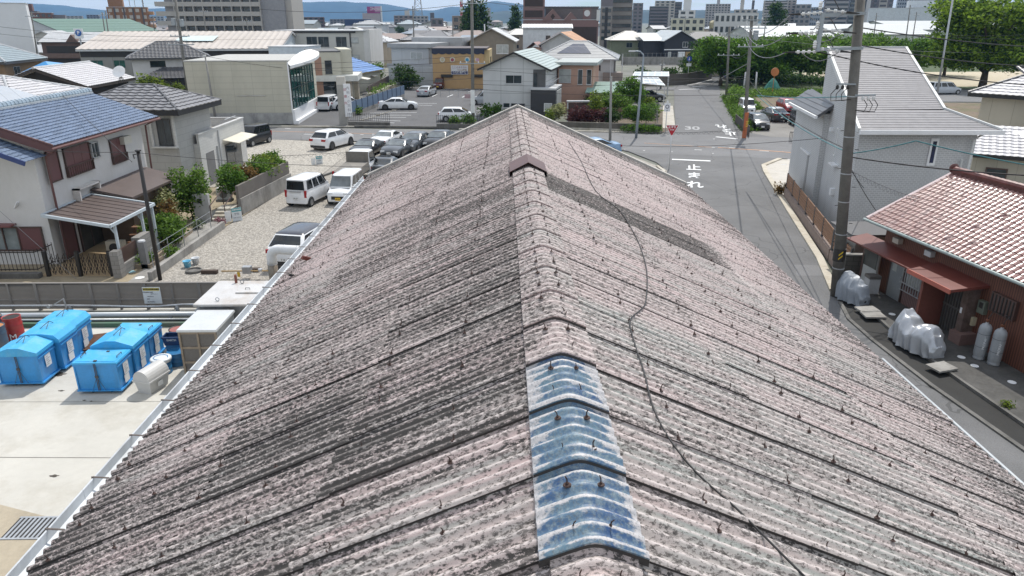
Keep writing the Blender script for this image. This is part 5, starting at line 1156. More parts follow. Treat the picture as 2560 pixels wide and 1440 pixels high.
# stop sign
def signpost(u, v, h, lab, nm='road_sign', group=None, r=.038): 
    p = P(u, v); t = thing(nm, lab, 'road sign', (p.x, p.y, 0), 0, group); MB().tube([(p.x, p.y, 0), (p.x, p.y, h)], r, 8).build('post', M('post_white', (.6, .61, .62), .4, metal=.2), t, smooth=True); return p, t
p, t = signpost(1672, 425, 3.3, 'red inverted triangle stop sign on a white post beside the gravel corner'); SR = M('sign_red', (.44, .02, .035), .45, var=.05)
f = frame((p.x, p.y-.05, 3.05), (1, -.05, 0), (0, 0, 1)); b = MB(); tri = lambda s: [(-s, s*.62), (s, s*.62), (s*.12, -s*1.05), (-s*.12, -s*1.05)]
b.add([f @ Vector((x, y, z)) for z in (-.008, .004) for x, y in tri(.47)], [(3, 2, 1, 0), (4, 5, 6, 7)]+[(i, (i+1) % 4, 4+(i+1) % 4, 4+i) for i in range(4)]).build('plate', WHITE, t)
b = MB(); b.add([f @ Vector((x, y, z)) for z in (.005, .010) for x, y in tri(.425)], [(3, 2, 1, 0), (4, 5, 6, 7)]+[(i, (i+1) % 4, 4+(i+1) % 4, 4+i) for i in range(4)]).build('red_face', SR, t)
text('止まれ', .2, WHITE, t, f @ Matrix.Translation((0, .13, .013)), bold=.006); text('STOP', .13, WHITE, t, f @ Matrix.Translation((0, -.06, .013)), bold=.004)
p, t = signpost(1663, 334, 3.2, 'small white sign with round symbol on a post beside the up road')
MB().box(p.x-.3, p.x+.3, p.y-.06, p.y-.04, 2.15, 2.95).build('plate', WHITE, t); ax = Matrix.Rotation(R(90), 3, 'X')
MB().lathe((p.x, p.y-.065, 2.62), [(.2, -.004), (.2, .004)], 20, 0, ax).build('roundel', M('roundel_grey', (.2, .2, .24), .5), t); MB().lathe((p.x, p.y-.072, 2.62), [(.11, -.004), (.11, .004)], 16, 0, ax).build('roundel_centre', WHITE, t); MB().box(p.x-.09, p.x+.09, p.y-.068, p.y-.061, 2.24, 2.32).build('sub_mark', PINK, t)
MB().add([(p.x-.12, p.y-.05, 3.0), (p.x+.12, p.y-.05, 3.0), (p.x, p.y-.05, 3.35), (p.x, p.y-.03, 3.1)], [(0, 1, 2), (0, 3, 1), (1, 3, 2), (2, 3, 0)]).build('pennant', WHITE, t)
p, t = signpost(1718, 211, 4.6, 'round blue sign with a white figure above a white plate by the brown wall')
MB().lathe((p.x, p.y-.07, 4.3), [(.42, -.01), (.42, .01)], 24, 0, ax).build('blue_disc', M('sign_blue', (.02, .07, .42), .45), t); f = frame((p.x, p.y-.085, 4.3), (1, 0, 0), (0, 0, 1)); text('♟', .5, WHITE, t, f, name='figure_symbol') if False else MB().box(-.1, .1, -.25, .05, 0, .006, mat=f).box(-.07, .07, .09, .22, 0, .006, mat=f).box(-.17, -.05, -.25, -.15, 0, .006, mat=f).build('figure_symbol', WHITE, t)
MB().box(p.x-.42, p.x+.42, p.y-.07, p.y-.05, 3.05, 3.55).build('sub_plate', WHITE, t)
# ---- the tall pale house with the long grey roof
H = Hs('grey_roof_house', 'tall pale tiled house with long steep grey slate roof flaring out at the eave', 0, 0, 0, 1, 1); H.t.location = (20, 39, 0); W[H.t] = Matrix.Translation((20, 39, 0))
TILEH = M_panel('tile_house', (.47, .475, .48), .2, .1, .016, (.62, .63, .63), rough=.6, var=.04); SLATE = M('slate_grey', (.205, .2, .21), .6, var=.14, scale=2.5)
fl, fr_, fk, br_, bl = (17.2, 34.9), (22.7, 34.55), (21.65, 36.4), (23.6, 44.3), (19.25, 44.5)
rz = lambda y: 5.72+.325*(y-34.4)
b = MB(); ht = [rz(q[1])-.13 for q in (fl, fr_, fk, br_, bl)]; b.prism([fl, fr_, fk, br_, bl], 0, ht); b.build('wall', TILEH, H.t)
RA, RB, RC, RD, RE = Vector((16.78, 34.15, 5.75)), Vector((23.4, 33.95, 5.75)), Vector((21.9, 36.3, 6.45)), Vector((23.95, 44.75, 9.05)), Vector((19.3, 44.75, 9.05))
mid = RA.lerp(RE, (RC.y-RA.y)/(RE.y-RA.y)); b = MB(); tile_slope(b, RA, RB, RC, mid, 1.2, .27, .018, 0); tile_slope(b, mid, RC, RD, RE, 1.2, .27, .018, 0)
for q in ([RA, RB, RC, mid], [mid, RC, RD, RE]): b.quad(*[p-Vector((0, 0, .16)) for p in reversed(q)])
o = b.build('roof', SLATE, H.t); TRIM = M('trim_palegrey', (.6, .61, .6), .5, var=.04); b = MB()
for p, q in ((RA, RE), (RB, RC), (RC, RD), (RD, RE)): b.beam(p+Vector((0, 0, -.03)), q+Vector((0, 0, -.03)), .13, .24)
b.build('verge_trim', TRIM, H.t); b = MB().beam(RA+Vector((0, -.06, -.1)), RB+Vector((.1, -.06, -.1)), .16, .2); b.build('gutter', WHITE, H.t)
# wing with its own small roof on the lane side
b = MB().prism([(18.3, 41.6), (18.95, 41.5), (20.3, 48.2), (19.4, 48.4)], 0, 5.6); b.build('wall', TILEH, H.t)
b = MB(); tile_slope(b, (17.75, 41.2, 5.55), (19.0, 48.6, 5.55), (20.2, 48.4, 6.6), (18.75, 41.0, 6.35), .3, .3, .03, .0); b.quad((17.75, 41.2, 5.4), (18.75, 41.0, 6.2), (20.2, 48.4, 6.4), (19.0, 48.6, 5.4)); b.quad((17.75, 41.2, 5.4), (17.75, 41.2, 5.55), (18.75, 41, 6.35), (18.75, 41, 6.2)); b.build('wing_roof', TDARK, H.t)
MB().beam((17.68, 41.2, 5.45), (18.93, 48.6, 5.45), .14, .16).build('gutter', WHITE, H.t)
fW = frame((17.2, 34.9, 0), (-2.05, -9.6, 0), (0, 0, 1))  # along the lane-side wall, measured towards the camera
def lw(y, z, w, h, nm, mt, d=.04, par=None):
    yy = Vector((17.2+2.05*(y/9.6), 34.9+y, z)); f = frame(yy, (-2.05, -9.6, 0), (0, 0, 1)); return MB().box(-w/2, w/2, -h/2, h/2, .001, d, mat=f).build(nm, mt, par or H.t)
w = lw(4.3, 4.4, .34, 1.5, 'window', WHITE, .05); lw(4.3, 4.4, .2, 1.34, 'pane', CURT, .055, w); lw(7.2, 2.9, .2, 1.3, 'window', WHITE, .05); lw(3.2, 1.9, .3, .35, 'vent', WHITE, .2); lw(5.4, 4.9, .25, .2, 'vent', WHITE, .2); lw(3.6, 3.3, 1.0, .07, 'lamp_arm', WHITE, .3)
f = frame((20.77, 34.665, 4.62), (5.4, -.35, 0), (0, 0, 1)); w = MB().box(-.19, .19, -.66, .66, .001, .06, mat=f).build('window', WHITE, H.t); MB().box(-.09, .09, -.52, .52, .06, .066, mat=f).build('pane', M_glass('navy_glass', (.015, .02, .06)), w)
b = MB().tube([(22.75, 34.2, 5.55), (22.45, 34.35, 5.25), (22.45, 34.45, .2)], .06, 8).tube([(22.15, 34.45, 4.3), (22.15, 34.45, .2)], .05, 8); b.build('downpipe', TRIM, H.t); b = MB().tube([(17.05, 38.6, 5.3), (17.9, 39.9, 5.2), (18.2, 41.3, 4.9), (18.2, 41.3, .3)], .05, 8)
f = frame((17.75, 34.86, .75), (5.4, -.35, 0), (0, 0, 1)); w = MB().box(-.15, .15, -.24, .24, .001, .16, mat=f).build('meter_box', M('meter_cream', (.5, .45, .31), .6), H.t); MB().box(-.08, .08, -.12, .16, .16, .166, mat=f).build('meter_window', BLACK, w)
f = frame((17.7, 34.86, -.05), (5.4, -.35, 0), (0, 0, 1)); MB().box(-.2, .2, 0, .2, .001, .15, mat=f).build('gas_meter', LGREY, H.t)
b = MB().prism([(17.15, 34.75), (22.6, 34.4), (22.6, 34.5), (17.2, 34.86)], 0, .28); b.build('plinth', CONCW, H.t)
b = MB().beam((21.9, 33.9, 2.45), (24.6, 32.6, 2.0), 1.6, .06); b.build('side_canopy', M('canopy_pale', (.4, .41, .41), .5), H.t)
t = thing('grey_shed', 'narrow grey metal store with flat white top between the pale house and the corner', 'shed', (19.2, 46.5, 0)); MB().prism([(18.6, 43.6), (19.4, 43.4), (20.5, 48.6), (19.7, 48.8)], 0, 2.9).build('wall', M('shed_grey', (.3, .3, .3), .6), t); MB().prism([(18.5, 43.5), (19.5, 43.3), (20.6, 48.7), (19.6, 48.9)], 2.9, 3.0).build('roof', WHITE, t)
# low wall with slatted fence along the lane
t = thing('slat_fence', 'brown horizontal slat fence on a low stone wall between the lane and the pale house', 'fence', (16, 36, 0)); a_, b_ = Vector((18.05, 45.0, 0)), Vector((15.35, 32.0, 0))
STONE = M('stone_wall', (.26, .2, .17), .9, var=.2, scale=5); d = (b_-a_).normalized(); n = Vector((-d.y, d.x, 0))*.08
def fseg(a, b, nm):
    MB().prism([(a-n*1.4)[:2], (b-n*1.4)[:2], (b+n*1.4)[:2], (a+n*1.4)[:2]], 0, .55).build('base_wall', STONE, t); s = MB(); SL_ = M('slat_brown', (.27, .14, .075), .6, var=.1, scale=3)
    for k in range(5): z = .68+k*.17; s.prism([(a-n*.3)[:2], (b-n*.3)[:2], (b+n*.1)[:2], (a+n*.1)[:2]], z, z+.13)
    s.build('slat_panel', SL_, t); L_ = (b-a).length; k = max(2, int(L_/1.9))
    for i in range(k+1): q = a.lerp(b, i/k); MB().box(q.x-.04, q.x+.04, q.y-.04, q.y+.04, .5, 1.52).build('post', DGREY, t)
fseg(a_, b_, 'slat_panel'); fseg(b_+Vector((-.28, -1.4, 0)), b_+Vector((-.5, -2.9, 0)), 'slat_panel'); fseg(b_+Vector((-.05, -.2, 0)), b_+Vector((-.26, -1.25, 0)), 'slat_panel')
shrub('fence_plant', 'small bronze-tipped plant at the far end of the slat fence', (17.9, 45.4, .0), (.4, .4, .4), LEAFO, 420, .08, 51); 
# ---- low house with red tiles and brown walls
RH = thing('red_tile_house', 'low brown-walled house with glossy red tile roof on the right', 'house', (17, 24, 0)); TRED = M('tile_red', (.25, .125, .115), .3, var=.3, scale=6, dirt=(.37, .27, .255), dscale=2.5)
ea, eb = Vector((14.95, 28.5, 2.95)), Vector((16.55, 18.2, 2.95)); ra, rb_ = Vector((18.25, 28.75, 4.75)), Vector((19.75, 18.6, 4.75)); b = MB(); tile_slope(b, eb, ea, ra, rb_, .235, .245, .03, .045, seg=6)
fa, fb_ = ra+(ra-ea)*1.0, rb_+(rb_-eb)*1.0; fa.z = fb_.z = 2.95; tile_slope(b, fa, fb_, rb_, ra, .235, .245, .03, .045, seg=3)
b.quad(*[p-Vector((0, 0, .1)) for p in (ea, eb, rb_, ra)]); ro = b.build('roof', TRED, RH)
RIDGE = M('ridge_red', (.17, .06, .05), .3, var=.3, scale=4); b = MB(); capline(b, ra+Vector((0, 0, .2)), rb_+Vector((0, 0, .2)), .12, 0, .27); b.build('ridge_tile', RIDGE, ro)
u = (rb_-ra).normalized(); MB().beam(ra+Vector((0, 0, .08)), rb_+Vector((0, 0, .08)), .2, .2).build('ridge_base', M('ridge_base_red', (.10, .035, .03), .5), ro); MB().lathe(ra+Vector((0, 0, .22)), [(.19, -.05), (.2, 0), (.14, .05)], 14, 0, Matrix.Rotation(R(90), 3, 'X')).build('end_tile', MT['ridge_base_red'], ro)
b = MB(); b.beam(ea+Vector((.02, .06, .02)), ra+Vector((.02, .06, .02)), .16, .1); b.build('verge_tile', M('verge_pink', (.55, .45, .44), .3), ro)
BRW = M_panel('brown_ribbed', (.17, .066, .04), .085, 6.0, .02, (.07, .03, .022), rough=.6, var=.12, off=0, dirt=(.1, .05, .035))
wa, wb_ = Vector((15.55, 28.0, 0)), Vector((16.62, 19.2, 0)); wd = (wb_-wa).normalized(); back = Vector((-wd.y, wd.x, 0)); back = back if back.x > 0 else -back
b = MB().prism([wa[:2], wb_[:2], (wb_+back*5.2)[:2], (wa+back*5.2)[:2]], 0, [2.95, 2.95, 2.95, 2.95]); b.build('wall', BRW, RH)
for q0, q1, q2 in (((wa, wa+back*5.2), None, None), ((wb_, wb_+back*5.2), None, None)):
    p0, p1 = q0; m_ = (p0+p1)/2; MB().quad(p0+Vector((0, 0, 2.95)), p1+Vector((0, 0, 2.95)), m_+Vector((0, 0, 4.6))).build('gable', BRW, RH)
def rw(s, z): return wa+wd*s+Vector((0, 0, z))
def rf(s, z): return frame(rw(s, z), wd, (0, 0, 1))
def rbx(nm, s0, s1, z0, z1, d0, d1, mt, par=None): f = rf(0, 0); return MB().box(s0, s1, z0, z1, d0, d1, mat=f).build(nm, mt, par or RH)
REDC = M('canopy_red', (.15, .042, .032), .4, var=.12); SILL = M('door_grey', (.25, .27, .28), .5)
w = rbx('door', .75, 1.55, .02, 2.0, .005, .05, SILL); rbx('door_panel', .85, 1.1, 1.2, 1.8, .05, .055, CURT, w); rbx('door_handle', 1.46, 1.5, .9, 1.1, .05, .1, ALU, w)
rbx('side_panel', -.55, .4, .02, 1.75, .35, .42, M('panel_pale', (.4, .41, .4), .7)); rbx('glass_screen', -.5, .38, 1.05, 1.85, .43, .45, M_glass('screen_glass', (.05, .055, .05)))
rbx('corner_post', -.6, -.5, 0, 1.95, .3, .45, BROWNM); rbx('door_frame', .66, .75, 0, 2.05, .005, .06, BROWNM); rbx('door_frame', 1.55, 1.62, 0, 2.05, .005, .06, BROWNM)
w = rbx('window', 1.7, 3.6, .85, 1.95, .005, .06, BROWNM); rbx('pane', 1.76, 3.54, .9, 1.9, .06, .064, CURT, w); f = rf(0, 0); b = MB()
for k in range(14): b.box(1.72+k*.145, 1.745+k*.145, .7, 1.9, .2, .225, mat=f)
for z in (.7, 1.0, 1.85): b.box(1.68, 3.66, z, z+.03, .195, .23, mat=f)
for k in range(4): b.box(1.7+k*.64, 1.72+k*.64, 1.4, 1.43, .02, .2, mat=f)
b.build('window_grille', ALU, RH)
rbx('lower_panel', 1.66, 3.7, .05, .8, .005, .04, M_panel('rib_pink', (.2, .12, .11), .08, 3, .02, (.1, .06, .055), off=0))
# long red strip roof and the entrance canopy
b = MB(); f = rf(0, 0); b.add([f @ Vector(q) for q in ((-1.2, 1.98, .9), (3.6, 1.98, .9), (3.6, 2.15, .0), (-1.2, 2.15, .0), (-1.2, 1.92, .9), (3.6, 1.92, .9), (3.6, 2.09, 0), (-1.2, 2.09, 0))], [(0, 1, 2, 3), (7, 6, 5, 4), (0, 4, 5, 1), (1, 5, 6, 2), (3, 2, 6, 7), (0, 3, 7, 4)]); b.build('strip_roof', REDC, RH)
b = MB(); b.add([f @ Vector(q) for q in ((3.3, 2.12, 1.25), (5.5, 2.12, 1.25), (5.7, 2.3, .0), (3.2, 2.3, .0), (3.3, 2.02, 1.25), (5.5, 2.02, 1.25), (5.7, 2.2, 0), (3.2, 2.2, 0))], [(0, 1, 2, 3), (7, 6, 5, 4), (0, 4, 5, 1), (1, 5, 6, 2), (3, 2, 6, 7), (0, 3, 7, 4)]); b.build('canopy', REDC, RH); b = MB().box(3.28, 5.52, 1.98, 2.14, 1.25, 1.29, mat=f); b.build('canopy_edge', M('edge_red', (.42, .12, .085), .5), RH)
rbx('porch_wall', 3.72, 3.84, .0, 2.05, .0, .95, M('porch_red', (.2, .07, .05), .7)); rbx('porch_door', 3.9, 5.05, .02, 2.0, .006, .05, M('slatted_dark', (.06, .055, .05), .5)); b = MB()
for k in range(9): b.box(3.93+k*.135, 3.97+k*.135, .05, 1.98, .05, .075, mat=f)
b.box(3.9, 5.05, .98, 1.04, .05, .08, mat=f); b.build('door_slats', M('slat_alu', (.16, .155, .15), .45, metal=.3), RH)
OLDW = M('old_wood', (.13, .09, .075), .85, var=.35, scale=4); rbx('porch_post', 5.15, 5.4, .5, 2.1, .0, .45, OLDW); rbx('porch_base', 5.1, 5.65, .0, .5, .0, .6, M('base_pinkgrey', (.19, .12, .105), .85)); rbx('name_plate', 5.2, 5.28, 1.15, 1.35, .455, .47, WHITE)
w = rbx('window', 5.95, 7.0, 1.55, 2.2, .005, .12, BROWNM); b = MB()
for k in range(7): b.box(6.02+k*.145, 6.06+k*.145, 1.58, 2.17, .12, .14, mat=f)
b.build('window_bars', BLACK, w); rbx('meter', 5.55, 5.85, 1.3, 1.75, .005, .16, M('meter_green', (.13, .15, .12), .6)); rbx('meter_glass', 5.62, 5.78, 1.5, 1.7, .16, .17, BLACK); rbx('cream_box', 5.3, 5.5, .75, 1.05, .005, .15, MT['meter_cream']); rbx('vent_hood', .75, 1.1, 2.35, 2.55, .005, .22, M('hood_cream', (.5, .46, .4), .6)); rbx('vent_hood', 2.6, 2.95, 2.4, 2.6, .005, .2, LGREY)
rbx('electric_meter', 3.35, 3.5, .75, 1.1, .045, .14, LGREY); b = MB().tube([f @ Vector((3.42, .75, .07)), f @ Vector((3.42, .05, .07))], .018, 6).tube([f @ Vector((3.62, 1.0, .07)), f @ Vector((3.62, .05, .07))], .018, 6); b.build('conduit', GREY, RH)
b = MB().tube([ea+Vector((-.1, .1, -.03)), eb+Vector((-.1, 0, -.03))], .06, 8); b.build('gutter', M('gutter_greygreen', (.3, .36, .35), .5), RH)
b = MB().tube([f @ Vector((8.35, 2.85, .5)), f @ Vector((8.6, 2.4, .15)), f @ Vector((8.6, .05, .15))], .055, 8); b.build('downpipe', M('pipe_teal', (.12, .25, .24), .5), RH)
# things in front of it
sheet('house_apron', [(14.35, 28.2), (15.5, 28.2), (16.6, 19.2), (16.9, 8), (15.2, 8), (14.2, 19.7), (13.95, 23.0)], .1, M('apron_dark', (.085, .082, .077), .9, var=.25, dirt=(.05, .05, .045), dscale=1.2, bmp=.2))
b = MB().prism([(14.3, 28.2), (14.4, 28.2), (14.05, 23.0), (14.3, 19.7), (15.3, 8), (15.2, 8), (14.2, 19.7), (13.95, 23)], -.05, .11); struct(b.build('apron_edge', CONCD))
sheet('ditch', [(13.6, 27.0), (14.3, 27.0), (13.95, 23), (14.2, 19.7), (15.2, 8), (14.75, 8), (13.25, 19.6), (13.1, 23), (13.1, 25)], .009, M('ditch_black', (.012, .012, .011), .8, var=.3))
kerb('ditch_kerb', '', [(13.45, 26.6), (13.02, 24.9), (13.0, 23), (13.2, 19.6), (14.65, 8)], .14, .06, CONCD)
for (x, y, rzz, lab) in ((14.15, 25.5, .1, 'square concrete slab bridging the ditch behind the silver-covered bicycle'), (14.1, 24.95, -.05, 'pale narrow slab over the ditch next to the square slab'), (14.2, 20.6, .3, 'dark slab over the ditch in front of the covered motorcycle')):
    o = MB().box(-.38, .38, -.28, .28, .11, .17, mat=Matrix.Translation((x-.15, y, .02)) @ Matrix.Rotation(rzz, 4, 'Z')).build('ditch_slab', CONCW); tag(o, lab, 'slab', 'slabs across the ditch')
for i, (x, y) in enumerate(((14.78, 25.15), (15.19, 21.42), (15.24, 20.78), (15.7, 19.65))):
    o = MB().lathe((x, y, .104), [(.12, 0), (.12, .012), (.02, .014)], 20).build('inspection_disc', WHITE); tag(o, ['round white drain cap behind the big covered motorcycle', 'round white drain cap by the porch base', 'round white drain cap in front of the gas cylinders', 'round white drain cap nearest the right edge'][i], 'drain cap', 'white drain caps in the paving')
t = thing('block_wall', 'dark stained concrete block wall between the slat fence and the red-tiled house', 'wall', (15.3, 29.2, 0)); MB().prism([(14.55, 28.9), (15.6, 28.75), (15.6, 28.95), (14.55, 29.1)], 0, 1.25).build('wall', M_panel('block_dark', (.09, .085, .075), .4, .2, .012, rough=.95, dirt=(.035, .034, .03)), t); MB().prism([(14.45, 28.85), (15.6, 28.7), (15.6, 29.0), (14.45, 29.15)], 1.26, 1.32).build('coping', CONCW, t)
t = thing('grey_store', 'small grey store with dark flat roof behind the block wall', 'shed', (16, 30.5, 0)); MB().box(15.2, 17.5, 29.6, 31.5, 0, 1.9).build('wall', M('store_grey', (.35, .34, .31), .7), t); MB().box(14.9, 17.6, 29.4, 31.6, 1.9, 2.0).build('roof', M('store_roof', (.09, .09, .095), .6), t)
t = thing('water_heater', 'grey-green outdoor water heater with dark top by the grey door', 'water heater', (15.05, 27.4, 0)); MB().box(14.8, 15.25, 27.2, 27.6, .15, .78).build('casing', LGREY, t); MB().box(14.78, 15.27, 27.18, 27.62, .78, .9).build('top', M('heater_top', (.13, .12, .11), .6), t); MB().box(14.7, 15.5, 27.1, 27.7, .1, .15).build('base', CONCD, t)
# gas cylinders
for i, (x, y) in enumerate(((15.72, 21.35), (15.93, 20.92))):
    t = thing('gas_cylinder', ['tall grey gas cylinder farther from the camera, standing against the brown wall', 'tall grey gas cylinder nearer the camera, standing against the brown wall'][i], 'gas cylinder', (x, y, .1), 0, 'grey gas cylinders'); CYL = M('cylinder_grey', (.3, .32, .34), .45, var=.08, dirt=(.22, .22, .22))
    MB().lathe((x, y, .1), [(.17, 0), (.18, .02), (.18, .06), (.165, .08), (.185, .14), (.19, .2), (.19, 1.02), (.175, 1.14), (.12, 1.22), (.05, 1.25), (.045, 1.3)], 20).build('tank', CYL, t, smooth=True); MB().lathe((x, y, 1.38), [(.04, 0), (.04, .06), (.06, .07), (.06, .1), (.02, .12)], 10).build('valve', RUST, t)
    b = MB().lathe((x, y, .55), [(.193, 0), (.193, .012)], 20).lathe((x, y, 1.0), [(.193, 0), (.193, .012)], 20); b.build('chain', DGREY, t); b = MB(); q = Vector((x, y, 1.45)); b.tube([q, q+Vector((.0, -.02, .12)), q+Vector((.2, .1, .28)), rw(6.6, 1.6)+Vector((-.05, 0, 0))], .013, 6); b.build('hose', BLACK, t)
    text('PROPANE', .11, WHITE, t, frame((x-.06, y-.195, .75), (.1, .1, 1), (-1, .1, 0)), ext=.002)
# covered motorcycles
COVER = M('cover_silver', (.42, .44, .47), .34, metal=.45, var=.08, scale=3)
def cover(name, lab, a, b_, prof, wid, mat, seed):
    """cloth over a two-wheeler: profile of heights along a-b, draped to the ground with folds"""
    a, b_ = Vector((a[0], a[1], 0)), Vector((b_[0], b_[1], 0)); d = (b_-a); Ln = d.length; d.normalize(); n = Vector((-d.y, d.x, 0)); t = thing(name, lab, 'motorcycle', (a+b_)/2); mb = MB(); N1, N2 = 52, 34; vs = []
    def hp(s):
        for (s0, h0), (s1, h1) in zip(prof[:-1], prof[1:]):
            if s0 <= s <= s1: q = (s-s0)/(s1-s0); q = q*q*(3-2*q); return h0+(h1-h0)*q
        return prof[-1][1]
    for i in range(N1+1):
        s = i/N1; h = hp(s); ew = wid*(.55+.45*math.sin(math.pi*min(1, max(0, s))))*(.55 if s in (0, 1) else 1)
        for k in range(N2+1):
            q = -1+2*k/N2; ang = abs(q); z = h*(1-max(0, (ang-.18)/.82)**1.25)+.06; fold = .05*(1-1.6*abs(math.sin(s*9.5+seed+q*1.7)))*ang**1.1+.045*(1-2*abs(math.sin(s*19+q*3.5+seed*2)))*ang
            y = math.copysign((min(1, ang/.55)**.8)*ew*.5*(1+.22*ang), q)+fold*(1 if q > 0 else -1); e = .10*(1 if i == 0 else 0)
            vs.append(a+d*(s*Ln+.04*noise.noise(Vector((s*5, q*3, seed))))+n*y+Vector((0, 0, z+.09*(.3-abs(noise.noise(Vector((s*5, q*3, seed+3)))))+.05*(.3-abs(noise.noise(Vector((s*11, q*6, seed+8))))))) )
    for i in range(N1):
        for k in range(N2): o = i*(N2+1)+k; mb.f.append((o, o+1, o+N2+2, o+N2+1)); mb.m.append(0)
    mb.v = vs; mb.f += [tuple(range(N2+1)), tuple(reversed(range(N1*(N2+1), (N1+1)*(N2+1))))]; mb.m += [0, 0]; c = mb.build('cover', mat, t, smooth=True); c.data.set_sharp_from_angle(angle=R(22))
    for s in (.14, .84):
        q = a+d*(Ln*s); ax = Matrix.Rotation(math.atan2(d.y, d.x), 3, 'Z') @ Matrix.Rotation(R(90), 3, 'X'); MB().lathe(q+Vector((0, 0, .26)), [(.14, -.05), (.25, -.05), (.26, 0), (.25, .05), (.14, .05)], 16, 0, ax).build('wheel', TYRE, t)
    return t
cover('covered_motorcycle', 'motorcycle under a bright silver cover standing along the lane edge', (14.0, 23.35), (14.35, 21.35), [(0, .35), (.06, .78), (.16, 1.12), (.3, 1.0), (.47, .72), (.62, .92), (.78, .98), (.9, .75), (1, .4)], .95, COVER, 1)
cover('covered_motorcycle', 'scooter under a slate grey cover beside the big utility pole', (13.75, 27.6), (14.2, 26.1), [(0, .45), (.08, .8), (.25, 1.05), (.45, .98), (.65, .9), (.85, .75), (1, .35)], .8, M('cover_slate', (.26, .29, .33), .45, var=.1), 4)
shrub('weed', 'small yellow-green weed growing from the ditch', (14.6, 18.2, 0), (.12, .12, .16), LEAFY, 120, .04, 61, cat='weed')
# ---- beige house at the right edge
E = hpx('beige_house', 'beige two storey house with silver grey tiles at the right edge', (2420, 232), (2640, 246), 5.7, 7.5); E.wallbody(M_panel('siding_beige', (.44, .405, .33), 1.4, 6, .02, (.3, .27, .22), off=0, var=.03), 5.6, wi=.75); E.roof('hip', 5.7, 7.4, TWHITE, tile=(.4, .42, .05, .03), hip=3.6, th=.25, fascia=M('fascia_black2', (.02, .02, .02), .5), cap=TDARK)
e2 = MB(); a0 = P(2430, 362, 2.75); e2p = [P(2432, 385, 2.6), P(2640, 400, 2.6), P(2640, 330, 4.0), P(2450, 312, 4.0)]
tile_slope(e2, e2p[0], e2p[1], e2p[2], e2p[3], .4, .42, .05, .03); e2.quad(*[p-Vector((0, 0, .2)) for p in reversed(e2p)]); e2.build('lower_roof', TWHITE, E.t); q0, q1 = e2p[0]+Vector((.4, .5, -.15)), e2p[1]+Vector((0, .5, -.15)); MB().prism([q0[:2], q1[:2], (q1.x, q1.y+3), (q0.x, q0.y+3)], 0, 2.6).build('wall', MT['siding_beige'], E.t)
MB().beam(e2p[0]+Vector((0, 0, -.1)), e2p[1]+Vector((0, 0, -.1)), .1, .2).build('fascia', BLACK, E.t); f = frame(q0.lerp(q1, .35)+Vector((0, -.02, -1.3)), q1-q0, (0, 0, 1)); w = MB().box(-.6, .6, -.6, .6, 0, .06, mat=f).build('window', BROWNM, E.t); MB().box(-.52, .52, -.52, .52, .06, .07, mat=f).build('pane', GLASS, w)
# ---- open parking and weedy field right of the up road
sheet('right_parking', [(24.5, 70.5), (26.3, 79.5), (28.4, 88), (32, 92), (44, 92), (44, 66), (30, 69)], .012, M_asphalt('parking_pale', (.21, .2, .185), .2))
sheet('field_soil', [(29, 92), (46, 92), (50, 118), (36, 118)], .008, M('field', (.17, .13, .09), .95, var=.35, scale=1.2, dirt=(.09, .11, .04), dscale=.3, bmp=.4))
sheet('field_right', [(46, 70), (90, 70), (90, 100), (46, 100)], .007, MT['field']); sheet('lane_patch', [P(1985, 662)[:2], P(2052, 664)[:2], P(2062, 690)[:2], P(1992, 690)[:2]], .009, ASPH); sheet('park_grass', [(36, 121), (130, 121), (140, 190), (44, 190)], .003, M('grass', (.06, .085, .03), .95, var=.3))
sheet('park_sand', [(57, 127), (130, 122), (140, 165), (62, 160)], .004, M('sand', (.47, .41, .3), .95, var=.08)); sheet('park_road', [(45, 103), (110, 97), (110, 118), (47, 120)], .011, ASPH)
grs = MB(); rg = random.Random(8)
xr = lambda y: 24.0+(y-73)*.232
for (a0, a1, y0, y1, n, s) in ((.2, 1.5, 74, 92, 240, .1), (.4, 4, 92, 107, 200, .13), (2, 16, 108, 117, 420, .16), (.3, 2.2, 90, 108, 260, .14)):
    for _ in range(n): y = rg.uniform(y0, y1); leaves(grs, (xr(y)+rg.uniform(a0, a1), y, .12), (.5, .5, .15), 12, s, rg)
o = grs.build('weeds', LEAFM); o['kind'] = 'stuff'
car('hatch', 'white kei van parked behind the orange-banded pole', near('kei', 1872, 285, 176), 176, PW, wscr=MIRR) if False else car('kei', 'white kei van parked behind the orange-banded pole', near('kei', 1873, 287, 174), 174, PW)
car('hatch', 'black hatchback facing the street beside the pole', near('hatch', 1906, 328, 176), 176, PK, wscr=MIRR, digits='11-39'); car('sedan', 'dark grey coupe seen from behind the black hatchback', near('hatch', 1950, 306, 0), 0, PG, roofm=PS)
car('hatch', 'red hatchback facing the camera in the back row', near('hatch', 1981, 283, 178), 178, PR, wscr=MIRR); car('van', 'black minivan beside the pale house', near('van', 2022, 326, 174), 174, PK, wscr=MIRR); car('hatch', 'red car mostly hidden behind the pale house', (38.0, 92.5), 178, PR)
car('van', 'silver minivan with open rear beside the park', (67.2, 112.6), -84, PS); car('suv', 'dark blue car driving at the bend of the up road', (43.2, 143), 168, PB, group='cars on the road')
t = thing('street_fence', 'short black bar fence with a white notice on the parking corner', 'fence', (30.3, 69, 0)); b = MB(); A_, B_ = P(1972, 357), P(2012, 358); bars(b, A_, B_, 1.0, 12, .02); b.build('bar_panel', BLACK, t); m_ = A_.lerp(B_, .55); MB().box(m_.x-.4, m_.x+.4, m_.y-.06, m_.y-.04, .35, .95).build('notice', M('notice_blue', (.55, .6, .68), .6), t)
t = thing('bar_fence', 'low dark bar fence behind the parked cars', 'fence', (30, 79, 0)); b = MB(); bars(b, (26.9, 80.2, 0), (39, 78.4, 0), .9, 50, .02); b.build('bar_panel', BROWNM, t)
